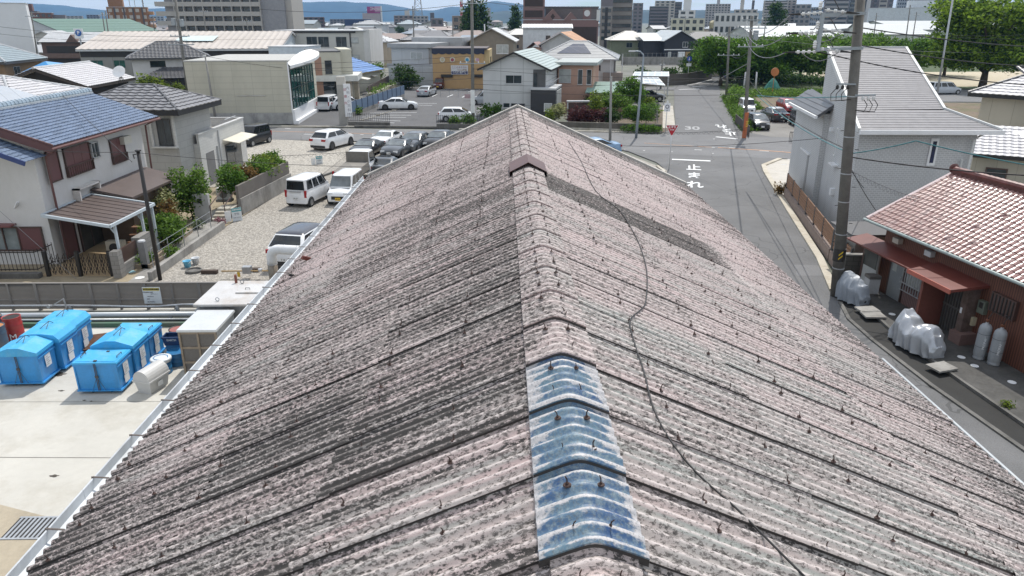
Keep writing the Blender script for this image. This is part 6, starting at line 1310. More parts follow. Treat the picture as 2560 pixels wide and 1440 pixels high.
t = thing('slope_fence', 'dark slatted fence running back from the orange-banded pole', 'fence', (24, 73, 0)); MB().beam((23.7, 69.8, .55), (25.3, 79.5, .55), .05, 1.0).build('panel', M('fence_dark', (.06, .05, .045), .7), t)

t = thing('curve_mirror', 'orange backed round traffic mirror on a post at the park corner', 'traffic mirror', (51, 113, 0)); q = Q(1937, 180, 112); MB().tube([(q.x, q.y, 0), (q.x, q.y, q.z+.4)], .05, 8).build('post', M('post_orange', (.45, .16, .05), .5), t); MB().lathe((q.x, q.y-.1, q.z), [(.62, -.05), (.6, .05)], 20, 0, ax).build('hood', MT['post_orange'], t)
q = P(1930, 226); rg = random.Random(6); tag(MB().lathe((q.x, q.y, 0), [(1.5, 0), (1.2, .5), (.7, 1.3), (.25, 1.8), (.05, 1.9)], 9).build('net_tent', M('net_teal', (.03, .16, .13), .8, var=.3, scale=3)), 'teal garden net draped into a cone in the weedy field', 'garden net')
# ---------------------------------------------------------------- middle distance
sheet('car_park', [(-19.5, 77.4), (-4.6, 76.0), (-3.2, 75.3), (-1.5, 86), (1.5, 124), (-13, 126), (-24, 126), (-19, 102), (-26.5, 97), (-24, 80)], .012, M_asphalt('asphalt_park', (.10, .10, .103), .2))
mk = MB()
for (a, b_) in (((972, 307), (986, 308)), ((930, 300), (1001, 303)), ((905, 293), (1015, 294)), ((915, 288), (1028, 288.5)), ((925, 283), (1042, 281.5)), ((1035, 263), (1080, 264)), ((1035, 258.5), (1092, 259)), ((1190, 270), (1230, 269)), ((1190, 276), (1232, 276)), ((1190, 263), (1228, 262)), ((777, 278), (793, 268)), ((827, 279), (848, 266)), ((1095, 226), (1130, 221)), ((1135, 227), (1170, 222)), ((1170, 230), (1200, 225)), ((1080, 242), (1093, 236)), ((1118, 243), (1132, 237)), ((1155, 244), (1166, 238))): line(mk, [P(*a), P(*b_)], .16)
struct(mk.build('bay_lines', WLINE))
ws = MB()
for k in range(14): q = P(905+k*10, 302-k*3.1); ws.box(q.x-.25, q.x+.25, q.y-.1, q.y+.1, 0, .12)
tag(ws.build('wheel_stops', CONCK), 'row of low concrete wheel stops along the blue panel fence', 'wheel stops', kind='stuff')
CBE = M_panel('siding_cream', (.50, .485, .40), 2.0, .62, .018, (.36, .35, .29), rough=.75, off=0, var=.03); CB2 = M('wall_cream', (.52, .50, .41), .8, var=.04)
# clinic
C = Hs('beige_clinic', 'wide beige panelled clinic with green glass front and curved white eave', -28.5, 87.1, R(3.0), 5.3, 7.5, 'building')
C.wallbody(CBE, 6.5, z0=1.2); C.roof('flat', 6.5, 6.62, M('roof_flat', (.42, .42, .4), .8), over=.05); C.box('base', -C.l-.05, C.l+.05, -C.w-.06, C.w, 0, 1.2, M('base_stained', (.36, .36, .35), .9, var=.2, dirt=(.12, .12, .12), dscale=.6))
GG = M_glass('green_glass', (.02, .10, .085), .05); fE = frame(C.at(C.l+.03, -C.w+6.4, 0), C.m.to_3x3() @ Vector((0, 1, 0)), (0, 0, 1))
cw = MB().box(-5.6, 6.5, 1.5, 5.6, .01, .05, mat=fE).build('curtain_wall', GG, C.t); b = MB()
for k in range(9): b.box(-5.65+k*1.5, -5.57+k*1.5, 1.5, 5.6, .05, .12, mat=fE)
for z in (1.5, 2.6, 3.6, 4.6, 5.55): b.box(-5.6, 6.5, z, z+.06, .05, .1, mat=fE)
b.build('mullion', M('mullion_dark', (.04, .07, .07), .4), cw); MB().box(-6.4, 7, 0, 1.5, .02, .3, mat=fE).box(-6.4, 7.2, 0, .35, .3, .6, mat=fE).build('base_wall', WHITE, C.t); MB().box(-6.5, -6.38, 1.2, 6.4, 0, .12, mat=fE).build('corner_trim', WHITE, C.t)
b = MB(); n = 14
for sgn in (0,): 
    vs = []
    for k in range(n+1): q = k/n; vs += [fE @ Vector((-6.4+13.5*q, 6.05+.9*q+.35*math.sin(math.pi*q), .0)), fE @ Vector((-6.4+13.5*q, 5.75+.9*q, .3+1.3*math.sin(math.pi*q*.85)))]
    b.add(vs, [(2*k, 2*k+2, 2*k+3, 2*k+1) for k in range(n)]); b.add([v+Vector((0, 0, .3)) for v in vs], [(2*k, 2*k+1, 2*k+3, 2*k+2) for k in range(n)]); b.add([v for k in range(n+1) for v in (vs[2*k+1], vs[2*k+1]+Vector((0, 0, .3)))], [(2*k, 2*k+2, 2*k+3, 2*k+1) for k in range(n)])
b.build('curved_eave', M('eave_white', (.7, .71, .7), .5), C.t)
C.win('S', -.6, 4.0, .05, .05, 1) if False else C.face_box('S', 1.2, 3.0, 3, .05, .06, 'pipe_rail', ALU)
w1 = hpx('clinic_wing', 'taller beige wing of the clinic with narrow slit windows', (770, 131), (850, 130), 6.6, 9, 'building'); w1.wallbody(CB2, 6.6); w1.roof('flat', 6.6, 6.75, M('cap_dark', (.1, .1, .1), .6), over=.06); w1.box('stair_block', w1.l, w1.l+1.6, -w1.w+1, w1.w, 0, 6.9, CB2)
for c, z, w_, h_ in ((-1.7, 4.6, .8, 1.7), (.4, 4.7, .9, 1.7)): w1.win('S', c, z, w_, h_, 1, fr=DGREY)
for c in (-.8, .6): w1.face_box('E', c, 5, .25, 2.2, 1.62, 'slit_window', GLASS)
w1.box('brick_panel', -w1.l-.3, -w1.l+1.6, -w1.w-.05, -w1.w+.3, 0, 6.0, M('brick_pink', (.36, .22, .16), .85, var=.1)); w1.face_box('S', .8, 1.5, 5.2, 2.8, .04, 'entrance_glass', GLASS)
t = thing('entrance_canopy', 'broad white entrance canopy of the clinic on thick columns', 'canopy', (-22, 98, 0)); p0, p1, p2, p3 = P(777, 204, 2.9), P(895, 203, 2.9), P(906, 192, 2.9), P(780, 190, 3.0)
b = MB().prism([p0[:2], p1[:2], p2[:2], p3[:2]], 2.9, 3.65); b.build('roof', M('canopy_white', (.62, .63, .6), .6), t)
for (u, v) in ((877, 257), (893, 249), (856, 262)): q = P(u, v); MB().box(q.x-.35, q.x+.35, q.y-.35, q.y+.35, 0, 2.9).build('column', M('column_cream', (.48, .42, .33), .8), t)
t = thing('pylon_sign', 'tall grey pylon with a white vertical name board at the car park entrance', 'sign', tuple(P(868, 312))); q = P(868, 312); MB().box(q.x-.75, q.x+.15, q.y-.3, q.y+.3, 0, 4.2).build('pylon', M('pylon_grey', (.36, .35, .32), .8), t); MB().box(q.x-.75, q.x+.15, q.y-.3, q.y+.3, 4.2, 5.0, taper=.02).build('top', M('pylon_top', (.52, .5, .45), .7), t); MB().box(q.x-.02, q.x+.7, q.y-.46, q.y-.34, .9, 4.3).build('board', WHITE, t)
for k, ch in enumerate('内科・小児科'): text(ch, .36, PINK, t, frame((q.x+.45, q.y-.465, 3.85-k*.45), (1, 0, 0), (0, 0, 1)))
for k, ch in enumerate('診療所'): text(ch, .34, M('print_red', (.4, .08, .09), .7), t, frame((q.x+.15, q.y-.465, 3.7-k*.7), (1, 0, 0), (0, 0, 1)))
# blue panel fence and front bar fences
t = thing('panel_fence', 'blue-grey panel fence with navy posts on a low wall along the car park', 'fence', tuple(P(940, 270))); a_, b_ = P(877, 293), P(1012, 243); MB().prism([(a_.x, a_.y-.08), (b_.x, b_.y-.08), (b_.x, b_.y+.08), (a_.x, a_.y+.08)], 0, .45).build('base_wall', CONCW, t)
for k in range(11):
    p = a_.lerp(b_, k/11); q = a_.lerp(b_, (k+1)/11); MB().beam(p.lerp(q, .04)+Vector((0, 0, 1.1)), p.lerp(q, .96)+Vector((0, 0, 1.1)), .04, 1.2).build('panel', M('panel_blue', (.13, .19, .28), .6, var=.05), t); MB().beam(p+Vector((0, 0, .4)), p+Vector((0, 0, 1.78)), .1).build('post', M('post_navy', (.02, .04, .08), .5), t)
for (u0, u1, v, lab) in ((872, 975, 316, 'black bar fence on a low dark wall at the front of the car park'), (1092, 1205, 321, 'black bar fence on a low dark wall in front of the white compact car')):
    a_, b_ = P(u0, v), P(u1, v+2); t = thing('front_fence', lab, 'fence', a_.lerp(b_, .5), 0, 'bar fences along the street'); MB().beam(a_+Vector((0, 0, .25)), b_+Vector((0, 0, .25)), .25, .5).build('base_wall', CONCD, t); b = MB(); bars(b, a_+Vector((0, 0, .5)), b_+Vector((0, 0, .5)), .85, 22, .018); b.build('bar_panel', BLACK, t)
t = thing('rail_fence', 'thin grey railing with white blocks across the middle of the car park', 'fence', tuple(P(1120, 243))); a_, b_ = P(1080, 241), P(1190, 243); b = MB()
for k in range(6): p = a_.lerp(b_, k/5); b.tube([p, p+Vector((0, 0, .85))], .03, 6)
b.beam(a_+Vector((0, 0, .85)), b_+Vector((0, 0, .85)), .05).build('rail', STEEL, t); p = P(1172, 240, .6); tag(MB().box(p.x-.6, p.x+.6, p.y-.1, p.y-.06, .3, .85).build('reserved_board', M('board_pink', (.5, .36, .37), .7)), 'pale pink board hung on the car park railing', 'sign')
for (u, v, r, lab) in ((1135, 318, .55, 'small yellow-green bush on the low wall in front of the car park'), (1176, 316, .7, 'dark green bush at the foot of the car park pole'), (1218, 300, 1.0, 'olive bush by the corner of the white house'), (1240, 298, .9, 'tall olive bush right beside the white house wall'), (895, 287, .45, 'tiny tree at the end of the blue panel fence')): shrub('roadside_bush', lab, P(u, v), (r, r, r), LEAFM if r < .6 else LEAF, 500, .14, u, cat='bush', group='bushes round the car park')
t = thing('low_planter_wall', 'long low concrete planter with greenery beside the brown fence', 'planter', tuple(P(965, 235))); a_, b_ = P(925, 241), P(985, 215); MB().beam(a_+Vector((0, 0, .2)), b_+Vector((0, 0, .2)), .9, .45).build('wall', CONCK, t); rg = random.Random(3); b = MB()
for k in range(12): leaves(b, a_.lerp(b_, k/11)+Vector((0, 0, .6)), (.8, .8, .3), 60, .16, rg)
b.build('plants', LEAFM, t)
# cars beyond the street
G2 = 'cars in the car park'
car('van', 'white minivan seen from behind in front of the clinic glass', near('van', 808, 279, -8), -8, PW, group=G2); car('suv', 'white car parked behind the white minivan', (-19.6, 93.6), -60, PW, group=G2)
car('sedan', 'long white sedan with dark wheels parked sideways', (-13.2, 93.6), -86, PW, rim=RIMD, group=G2); car('sedan', 'silver white sedan seen from behind near the orange building', near('sedan', 1055, 243, -12), -12, PS, group=G2)
car('kei', 'dark red kei car by the corner of the orange building', near('kei', 1094, 224, 170), 170, PDR, plate=PLY, group=G2); car('van', 'silver minivan half hidden behind the white house', (-1.9, 99), 88, PS, group=G2); car('hatch', 'white compact car with dark windows behind the bar fence', (-5.1, 82.3), -88, PW, group=G2)
# blue roofed low house
K = Hs('blue_roof_house', 'low house with bright blue roof behind the clinic canopy', -25.2, 118, R(-12), 3.6, 7, 'house'); K.wallbody(CB2, 2.9); K.roof('hipy', 3.0, 5.3, M('roof_blue', (.07, .19, .45), .4, var=.15, scale=2), over=.6, tile=(1.0, .5, .04, .0), hip=5, fascia=M('fascia_tan', (.4, .3, .15), .7)); K.win('S', 0, 1.5, 2.2, 1.9, 2)
t = thing('brown_fence', 'dark brown fence with small white awnings beside the blue-roofed house', 'fence', (-19, 108, 0)); a_, b_ = P(922, 240), P(977, 207); MB().beam(a_+Vector((0, 0, .7)), b_+Vector((0, 0, .7)), .08, 1.4).build('panel', M('fence_brown', (.075, .055, .05), .7), t)
for k in range(3): q = (a_+Vector((-1.2, 1.5, 0))).lerp(b_+Vector((-1.2, 0, 0)), .08+k*.3); MB().slab([q+Vector((-.8, -1, 2.5)), q+Vector((.8, -1, 2.2)), q+Vector((.9, 1.3, 2.2)), q+Vector((-.7, 1.3, 2.5))], .06).build('awning', M('awning_white', (.66, .64, .58), .6), t)
# flat grey white block
GW = M_panel('wall_greywhite', (.50, .52, .54), 3, 3.2, .02, rough=.7, off=0, var=.03)
D = hpx('grey_white_block', 'grey white two storey block with flat overhanging slabs', (968, 116), (1075, 117), 6.3, 10, 'building'); D.wallbody(GW, 6.1, wi=.5); D.roof('flat', 6.1, 6.8, M('slab_grey', (.36, .37, .38), .8)); D.face_box('S', .4, 3.1, 9.2, .7, .6, 'slab_band', MT['slab_grey'], wi=.5); D.box('lower_wall', -D.l+.3, D.l+.6, -D.w-.7, -D.w+.5, 0, 3.0, GW); D.box('upper_block', -D.l+.5, D.l+2.5, D.w, D.w+6, 0, 7.6, MT['slab_grey'])
D.win('S', 1.2, 4.8, 2.2, 1.2, 2, wi=.5, fr=WHITE, gl=CURT); D.face_box('S', 1.0, 1.5, 4.4, 1.7, .75, 'shutter', WHITE, wi=.5)
shrub('round_hedge', 'clipped dark green hedge in front of the grey white block', (-15.5, 121, 0), (2.2, 1.4, 1.6), LEAFD, 2000, .18, 71, cat='hedge'); shrub('garden_tree', 'bright green garden tree between the blue roof and grey block', (-21.5, 128, 0), (1.4, 1.4, 2.1), LEAFM, 1300, .2, 72, cat='tree')
# orange building
ORG = M('wall_orange', (.46, .30, .145), .8, var=.05); o1 = P(1086, 222); o2 = P(1213, 222); O = Hs('orange_building', 'orange rendered shop building with navy scalloped top edge', (o1.x+o2.x)/2, o1.y+4.5, R(-2), (o2.x-o1.x)/2, 4.5, 'shop'); O.wallbody(ORG, 6.0); NV = M('fascia_navy', (.018, .024, .05), .5); b = MB(); f = frame(O.at(-O.l, -O.w, 0), O.m.to_3x3() @ Vector((1, 0, 0)), (0, 0, 1)); n = 60
vs = []
for k in range(n+1): x = -.1+(2*O.l+.2)*k/n; vs += [f @ Vector((x, 5.55-.16*abs(math.sin(k*math.pi/8)), .06)), f @ Vector((x, 6.3, .06))]
b.add(vs, [(2*k, 2*k+2, 2*k+3, 2*k+1) for k in range(n)]); b.build('scalloped_fascia', NV, O.t); O.box('roof', -O.l-.12, O.l+.5, -O.w-.055, O.w+.3, 6.05, 6.35, M('roof_brown2', (.07, .05, .05), .6)); O.box('side_wall', O.l+.002, O.l+.9, -O.w+.3, O.w, 0, 6.05, M('wall_yellow', (.5, .38, .2), .8))
for i, (u, c) in enumerate(((1106, (.5, .44, .3)), (1131, (.33, .07, .09)), (1168, (.04, .26, .45)), (1194, (.5, .3, .4)))):
    q = Q(u, 149, o1.y-.02); MB().lathe((q.x, q.y-.06, q.z), [(.42, -.02), (.42, .02)], 20, 0, ax).build('round_sign', M('disc_cream', (.62, .6, .5), .6), O.t); MB().lathe((q.x, q.y-.09, q.z-.03), [(.27, -.01), (.27, .01)], 14, 0, ax).build('round_emblem', M('emblem%d' % i, c, .6), O.t)
q0 = Q(1128, 186, o1.y); q1 = Q(1170, 163, o1.y); bd = MB().box(q0.x, q1.x, q0.y-.22, q0.y-.06, q0.z, q1.z).build('signboard', M('board_white', (.62, .62, .62), .6), O.t); MB().box(q0.x+.08, q1.x-.08, q0.y-.24, q0.y-.225, q0.z+.08, q0.z+.5).build('board_band', M('band_navy', (.015, .02, .12), .5), O.t)
xm = (q0.x+q1.x)/2; text('ここのみちかん', .36, M('print_pinkish', (.33, .2, .22), .7), O.t, frame((xm, q0.y-.23, q1.z-.35), (1, 0, 0), (0, 0, 1)), bold=.006); text('うえの整骨', .32, M('print_orange', (.3, .2, .12), .7), O.t, frame((xm+.4, q0.y-.23, q1.z-.78), (1, 0, 0), (0, 0, 1)), bold=.006); text('みち接骨整体', .38, PAPER, O.t, frame((xm, q0.y-.25, q0.z+.29), (1, 0, 0), (0, 0, 1)), bold=.008)
for c in (-1.9, 3.0): O.face_box('S', c, 2.05, 1.9, .45, .3, 'lamp_awning', BLACK)
for z in (1.6, 4.4): 
    for c in (-1.5, .6): O.face_box('E', c, z, .5, 1.0, .06, 'side_window', GLASS, off=.9)
# white house behind the ridge
WP = M_panel('panel_white', (.56, .57, .57), 2.6, 1.35, .03, (.3, .31, .31), rough=.7, off=0, var=.02); GT = M('tile_palegreen', (.36, .42, .40), .4, var=.12)
S_ = Hs('white_gable_house', 'white panelled gable house with pale green metal roof beyond the ridge end', 2.6, 91.4, R(-11.5), 3.7, 6.2); S_.wallbody(WP, 5.5, gable='y', zr=7.1); S_.roof('gy', 5.35, 7.25, GT, over=.55, tile=(.5, .45, .05, .0), th=.2, fascia=BLACK); S_.win('S', -.1, 4.25, 1.9, .95, 2, fr=LGREY, wi=0); 
for c in (-.95, -.05, .85): S_.win('S', c, 1.35, .8, .55, 1, fr=LGREY)
S_.face_box('S', 2.85, 4.35, 1.4, 2.0, .03, 'recess', M('recess_dark', (.10, .10, .10), .8)); S_.win('S', 2.4, 4.2, .5, 1.7, 1, fr=DGREY, off=.03); S_.box('dark_porch', 2.1, 4.9, -7.6, -2.0, 0, 3.25, M('box_charcoal', (.035, .035, .04), .6)); S_.box('porch_cap', 2.05, 4.95, -7.65, -2.0, 3.25, 3.45, LGREY); f, w_ = S_.win('S', 4.1, 1.4, .9, .85, 1, fr=WHITE, off=1.42, gl=CURT); S_.box('porch_side', 4.9, 5.02, -7.0, -3.0, .3, 3.1, M('cladding_pale', (.38, .39, .38), .7))
b = MB()
for k in range(4): b.beam(S_.at(3.6, -5.5+k*.8, 3.5), S_.at(4.8, -5.3+k*.8, 4.3), .05)
b.build('balcony_rack', ALU, S_.t)
PKW = M('wall_pink', (.48, .30, .23), .85, var=.05); GRR = M('roof_green', (.16, .24, .2), .5, var=.1)
K2 = Hs('pink_house', 'salmon pink house with green lower roofs beside the white gable house', 9.9, 97, R(-11.5), 2.2, 4.5); K2.wallbody(PKW, 5.4); K2.roof('flat', 5.4, 5.75, M('roof_greygreen', (.35, .38, .37), .6), over=.5); K2.win('S', -1.3, 4.1, 1.5, 1.6, 1, gl=CURT); K2.win('S', .6, 4.0, .6, 1.8, 1); K2.win('S', 1.7, 4.0, .6, 1.8, 1)
K2.box('annex', 1.9, 6.6, -6.5, -1, 0, 2.3, PKW); b = MB(); tile_slope(b, K2.at(1.5, -7, 2.35), K2.at(7, -7, 2.35), K2.at(7, -1, 3.2), K2.at(1.5, -1, 3.2), .5, .5, .05, 0); b.quad(K2.at(1.5, -1, 3.1), K2.at(7, -1, 3.1), K2.at(7, -7, 2.25), K2.at(1.5, -7, 2.25)); b.build('lower_roof', M('roof_mint', (.3, .42, .37), .5), K2.t); f = frame(K2.at(3.8, -6.52, 1.2), K2.m.to_3x3() @ Vector((1, 0, 0)), (0, 0, 1)); w = MB().box(-.9, .9, -.85, .85, 0, .05, mat=f).build('window', BROWNM, K2.t); MB().box(-.8, .8, -.75, .75, .05, .06, mat=f).build('pane', CURT, w)
K3 = Hs('solar_roof_house', 'pale house with grey hipped roof carrying dark solar panels', 11.2, 111, R(-10), 5.3, 5.0); K3.wallbody(M('wall_offwhite', (.46, .47, .47), .8, var=.04), 5.5); K3.roof('hip', 5.5, 7.7, M('roof_graphite', (.24, .25, .26), .5, var=.08), over=.6, tile=(.8, .5, .03, 0), hip=4.6, fascia=LGREY, cap=LGREY, capr=.08); SOL = M_panel('solar_panel', (.05, .055, .08), 1.6, 1, .02, (.2, .2, .22), rough=.2, off=0, var=.05)
def onslope3(a, b_, c, d, o=.09): return [lerp(lerp(Vector(a), Vector(b_), s), lerp(Vector(d), Vector(c), s), r_)+Vector((0, 0, o)) for s, r_ in ((.2, .28), (.72, .28), (.68, .82), (.32, .82))]
E_ = [K3.at(-5.9, -5.6, 5.5), K3.at(5.9, -5.6, 5.5), K3.at(1.3, 0, 7.7), K3.at(-1.3, 0, 7.7)]; MB().slab(onslope3(*E_), .05).build('solar_array', SOL, K3.t); K3.face_box('E', 0, 2.7, 9.6, 5.4, .02, 'side_cladding', M('clad_brown', (.07, .055, .05), .7))
for c in (1.6, 3.0): K3.win('S', c, 4.3, 1.0, .7, 1, fr=DGREY)
K3.box('balcony', 3.9, 6.6, -5.6, -2.8, 2.6, 3.7, M('balcony_brown', (.22, .19, .17), .7)); MB().tube([K3.at(4.9, -5.7, 5.5), K3.at(4.9, -5.7, 0)], .06, 6).tube([K3.at(6.5, -5.5, 6.2), K3.at(6.5, -5.5, 2.6)], .05, 6).build('downpipe', LGREY, K3.t)
# garden at the corner
sheet('corner_garden', [(7, 75.2), (17.6, 73.2), (20.8, 92), (16.5, 99), (8, 86)], .005, SOIL)
t = thing('garden_wall', 'dark low garden wall along the street below the hedges', 'wall', (12, 74, 0)); MB().prism([(4.5, 75.2), (15.8, 72.6), (15.9, 72.9), (4.6, 75.5)], 0, .85).build('wall', M('wall_mossy', (.12, .11, .095), .9, var=.25, dirt=(.05, .055, .035)), t); MB().prism([(4.4, 75.1), (15.85, 72.45), (15.9, 72.55), (4.5, 75.2)], 0, .3).build('kerb', CONCK, t)
rg = random.Random(2)
def hedge(name, lab, a, b_, r, h, mat, n, s, cat='hedge', z=.4):
    t = thing(name, lab, cat, (Vector(a)+Vector(b_))/2); mb = MB(); a, b_ = Vector(a), Vector(b_); k = max(3, int((b_-a).length/r))
    for i in range(k+1): leaves(mb, a.lerp(b_, i/k)+Vector((0, 0, z+h/2)), (r, r, h/2*rg.uniform(.85, 1.2)), n//k, s, rg, .35)
    mb.build('foliage', mat, t); c = MB(); 
    for i in range(k+1): p = a.lerp(b_, i/k); c.tube([p, p+Vector((0, 0, z+h*.6))], .04, 5)
    c.build('stem', MT['bark'], t); return t
hedge('maroon_hedge', 'maroon leaved hedge above the low garden wall', (7.4, 76.6, 0), (10.4, 76.0, 0), .8, 1.7, LEAFR, 2600, .11); hedge('clipped_strip', 'low clipped green strip hedge at the foot of the garden wall', (12.3, 73.0, 0), (15.4, 72.3, 0), .4, .75, LEAF, 1200, .1, z=.05)
shrub('round_bush', 'big round bright green bush at the street corner', (13.9, 75.4, .5), (1.75, 1.5, 1.15), LEAF, 3600, .11, 81, cat='bush'); shrub('round_bush', 'darker bush left of the round bright green one', (11.3, 75.6, .3), (1.1, .9, 1.0), LEAFD, 1800, .11, 82, cat='bush'); shrub('flowering_shrub', 'cream flowering shrub by the dark porch of the white house', (5.9, 78.2, .6), (.9, .8, 1.1), LEAFW, 1300, .11, 83); shrub('yellow_shrub', 'yellow-green shrub beside the slim grey pole', (9.9, 79, .6), (.9, .8, 1.7), LEAFY, 1700, .12, 84); shrub('small_palm', 'small pale yellow plant left of the flowering shrub', (4.9, 77.2, .4), (.4, .4, .8), LEAFY, 420, .12, 85, cat='plant')
tree('garden_tree', 'bushy green garden tree in front of the solar carport', (15.2, 88.5, 0), 4, [(0, 0, 2.9, 1.6, 1.5, 1.2), (.9, .2, 2.2, 1.2, 1.1, .9), (-1.0, 0, 2.1, 1.1, 1.1, .9), (.2, 0, 3.6, .9, .9, .7)], LEAF, 3600, .15, .12, 86); tree('garden_tree', 'spreading green shrub tree in the middle of the corner garden', (12.3, 85, 0), 3, [(0, 0, 2.0, 1.5, 1.2, .9), (1.5, .3, 1.7, 1.0, 1.0, .8), (-1.2, 0, 1.8, 1.0, 1, .8)], LEAFM, 2400, .14, .1, 87)
for (x, y, r, lab, m_, s) in ((16.8, 84, 1.0, 'pale green bush behind the white round sign', LEAFM, 88), (18.3, 93, .9, 'yellow-green bush at the edge of the carport', LEAFY, 89), (11, 90.5, 1.3, 'dark shrub in front of the pink annex', LEAFD, 90), (15.6, 79.6, 1.2, 'silvery green bush behind the round bright bush', M_leaf('leaf_pale', (.08, .13, .06)), 91)): shrub('corner_shrub', lab, (x, y, 0), (r, r, r*.9), m_, 1300, .13, s, group='shrubs in the corner garden')
t = thing('garden_gate', 'dark flat-roofed garden gate frame beside the yellow shrub', 'gate', (8.6, 81, 0)); b = MB().box(7.0, 10.8, 80.6, 81.1, 2.2, 2.35); b.build('top_beam', LGREY, t); MB().box(7.2, 9.6, 80.8, 80.95, 0, 2.1).build('panel', BROWNM, t)
for x in (7.05, 9.7): MB().box(x, x+.12, 80.7, 80.85, 0, 2.2).build('post', LGREY, t)
t = thing('mesh_fence', 'thin mesh fence and posts along the up road verge', 'fence', (17.5, 82, 0)); b = MB(); bars(b, (16.2, 76.5, .3), (18.6, 90, .3), 1.0, 30, .015); b.build('bar_panel', GREY, t); sheet('verge_strip', [(16.7, 76.2), (18.0, 76), (22.4, 97), (21.2, 97.5)], .02, M('verge_conc', (.45, .42, .37), .9, dirt=(.3, .27, .2)))
# carports with clear panels
for i, (vs, z, lab) in enumerate(((((1578, 207), (1662, 214), (1668, 195), (1588, 192)), 2.5, 'clear panelled carport roof with white frame over a parked car'), (((1582, 190), (1672, 191), (1671, 179), (1585, 178)), 2.9, 'white panelled carport roof behind the clear one'))):
    q = [P(*v, z) for v in vs]; q = [q[0], q[1], Vector((q[1].x+1.2, q[0].y+(6 if i == 0 else 5), z+.25)), Vector((q[0].x+1.2, q[0].y+(6 if i == 0 else 5), z+.25))]; t = thing('carport', lab, 'carport', q[0].lerp(q[2], .5)*1.0, 0, 'carports by the up road'); MB().slab(q, .05).build('roof_panel', M('poly_pale', (.58, .63, .66), .3, var=.05), t); b = MB()
    for k in range(6): b.beam(q[0].lerp(q[1], k/5)+Vector((0, 0, .03)), q[3].lerp(q[2], k/5)+Vector((0, 0, .03)), .12, .06)
    for s in (0, .5, 1): b.beam(q[0].lerp(q[3], s)+Vector((0, 0, .03)), q[1].lerp(q[2], s)+Vector((0, 0, .03)), .12, .06)
    b.build('frame', WHITE, t)
    for p in q: MB().beam((p.x, p.y, 0), (p.x, p.y, p.z), .1).build('post', LGREY, t)
car('sedan', 'dark car half hidden under the clear carport roof', (20.3, 103.5), -100, PK, group='parked cars')
# wall at the bend
t = thing('boundary_wall', 'brown panelled boundary wall curving along the bend of the up road', 'wall', tuple(P(1690, 212))); pts = [P(1585, 216), P(1672, 214), P(1718, 211), P(1750, 204), P(1778, 196)]; b = MB()
for p, q in zip(pts[:-1], pts[1:]): b.beam(p+Vector((0, 0, .95)), q+Vector((0, 0, .95)), .15, 1.9)
b.build('wall', M_panel('wall_brownpanel', (.13, .115, .10), 2.0, 3, .03, rough=.8, off=0, var=.05), t); p = pts[-1]; MB().box(p.x+.5, p.x+8, p.y+5, p.y+5.2, 0, 2.0).build('wall', M('wall_tan', (.34, .3, .24), .9), t)
for k, (x, y, r) in enumerate(((30, 133, 2.2), (34, 135, 2.0), (38.5, 150, 2.2), (25, 131, 2))): shrub('wall_shrub', ['dark shrub behind the left of the brown wall', 'dark shrub behind the middle of the brown wall', 'yellowish shrub behind the end of the brown wall', 'dark shrub near the carport behind the brown wall'][k], (x, y, 0), (r, r, 1.6), LEAFY if k == 2 else LEAFD, 900, .22, 95+k, group='shrubs behind the brown wall')
# ---- left middle: roofs beyond the two near houses
BRK = M('wall_brown', (.24, .165, .10), .85, var=.1); BLKW = M('wall_black', (.018, .016, .016), .7)
k1 = Hs('silver_tile_house', 'black gabled house with silver white tiled roof and a satellite dish', -45.2, 78, R(4), 4.0, 5.2); k1.wallbody(BLKW, 4.7, gable='y', zr=6.1); k1.roof('gy', 4.55, 6.25, TWHITE, over=.6, tile=(.5, .4, .05, .05), th=.25, fascia=M('barge_dark', (.05, .04, .035), .6), cap=LGREY, capr=.13)
t = thing('satellite_dish', 'pale satellite dish on the silver tiled roof', 'satellite dish', (-41.6, 76, 5.2)); axd = Matrix.Rotation(R(58), 3, 'X') @ Matrix.Rotation(.0, 3, 'Z'); c = Q(299, 181, 74); MB().lathe(c, [(.02, 0), (.3, .03), (.55, .1), (.62, .16), (.6, .17), (.02, .04)], 20, 0, axd).build('dish', WHITE, t); b = MB()
for k in range(4): b.beam(c+Vector((0, 0, -.2)), c+Vector((-.4+.27*k, .2, -1.05)), .05)
b.build('mast', BLACK, t)
k2 = Hs('solar_house', 'house with flat grey solar panels covering its low roof at the left edge', -35.6, 47.8, R(2), 2.5, 4.6); k2.wallbody(BRK, 5.3, gable='y', zr=6.1); k2.roof('gy', 5.4, 6.35, TGREY, over=.55, tile=(.4, .4, .05, .04), th=.2, cap=TBG, capr=.15); PAN = M_panel('solar_pale', (.42, .44, .46), 1.5, .9, .025, (.15, .15, .16), rough=.15, off=0, var=.04)
MB().slab([k2.at(3.0, -4.8, 5.55), k2.at(3.0, 5.0, 5.55), k2.at(.35, 5.0, 6.38), k2.at(.35, -4.8, 6.38)], .06).build('solar_array', PAN, k2.t)
k2b = Hs('grey_tile_house', 'house with pale grey tiled roof behind the solar roof', -40.5, 58.5, R(-4), 5.2, 4.2); k2b.wallbody(BRK, 5.0); k2b.roof('hip', 5.1, 6.5, TWHITE, over=.5, tile=(.5, .45, .05, .04), hip=3.8, th=.2, cap=LGREY)
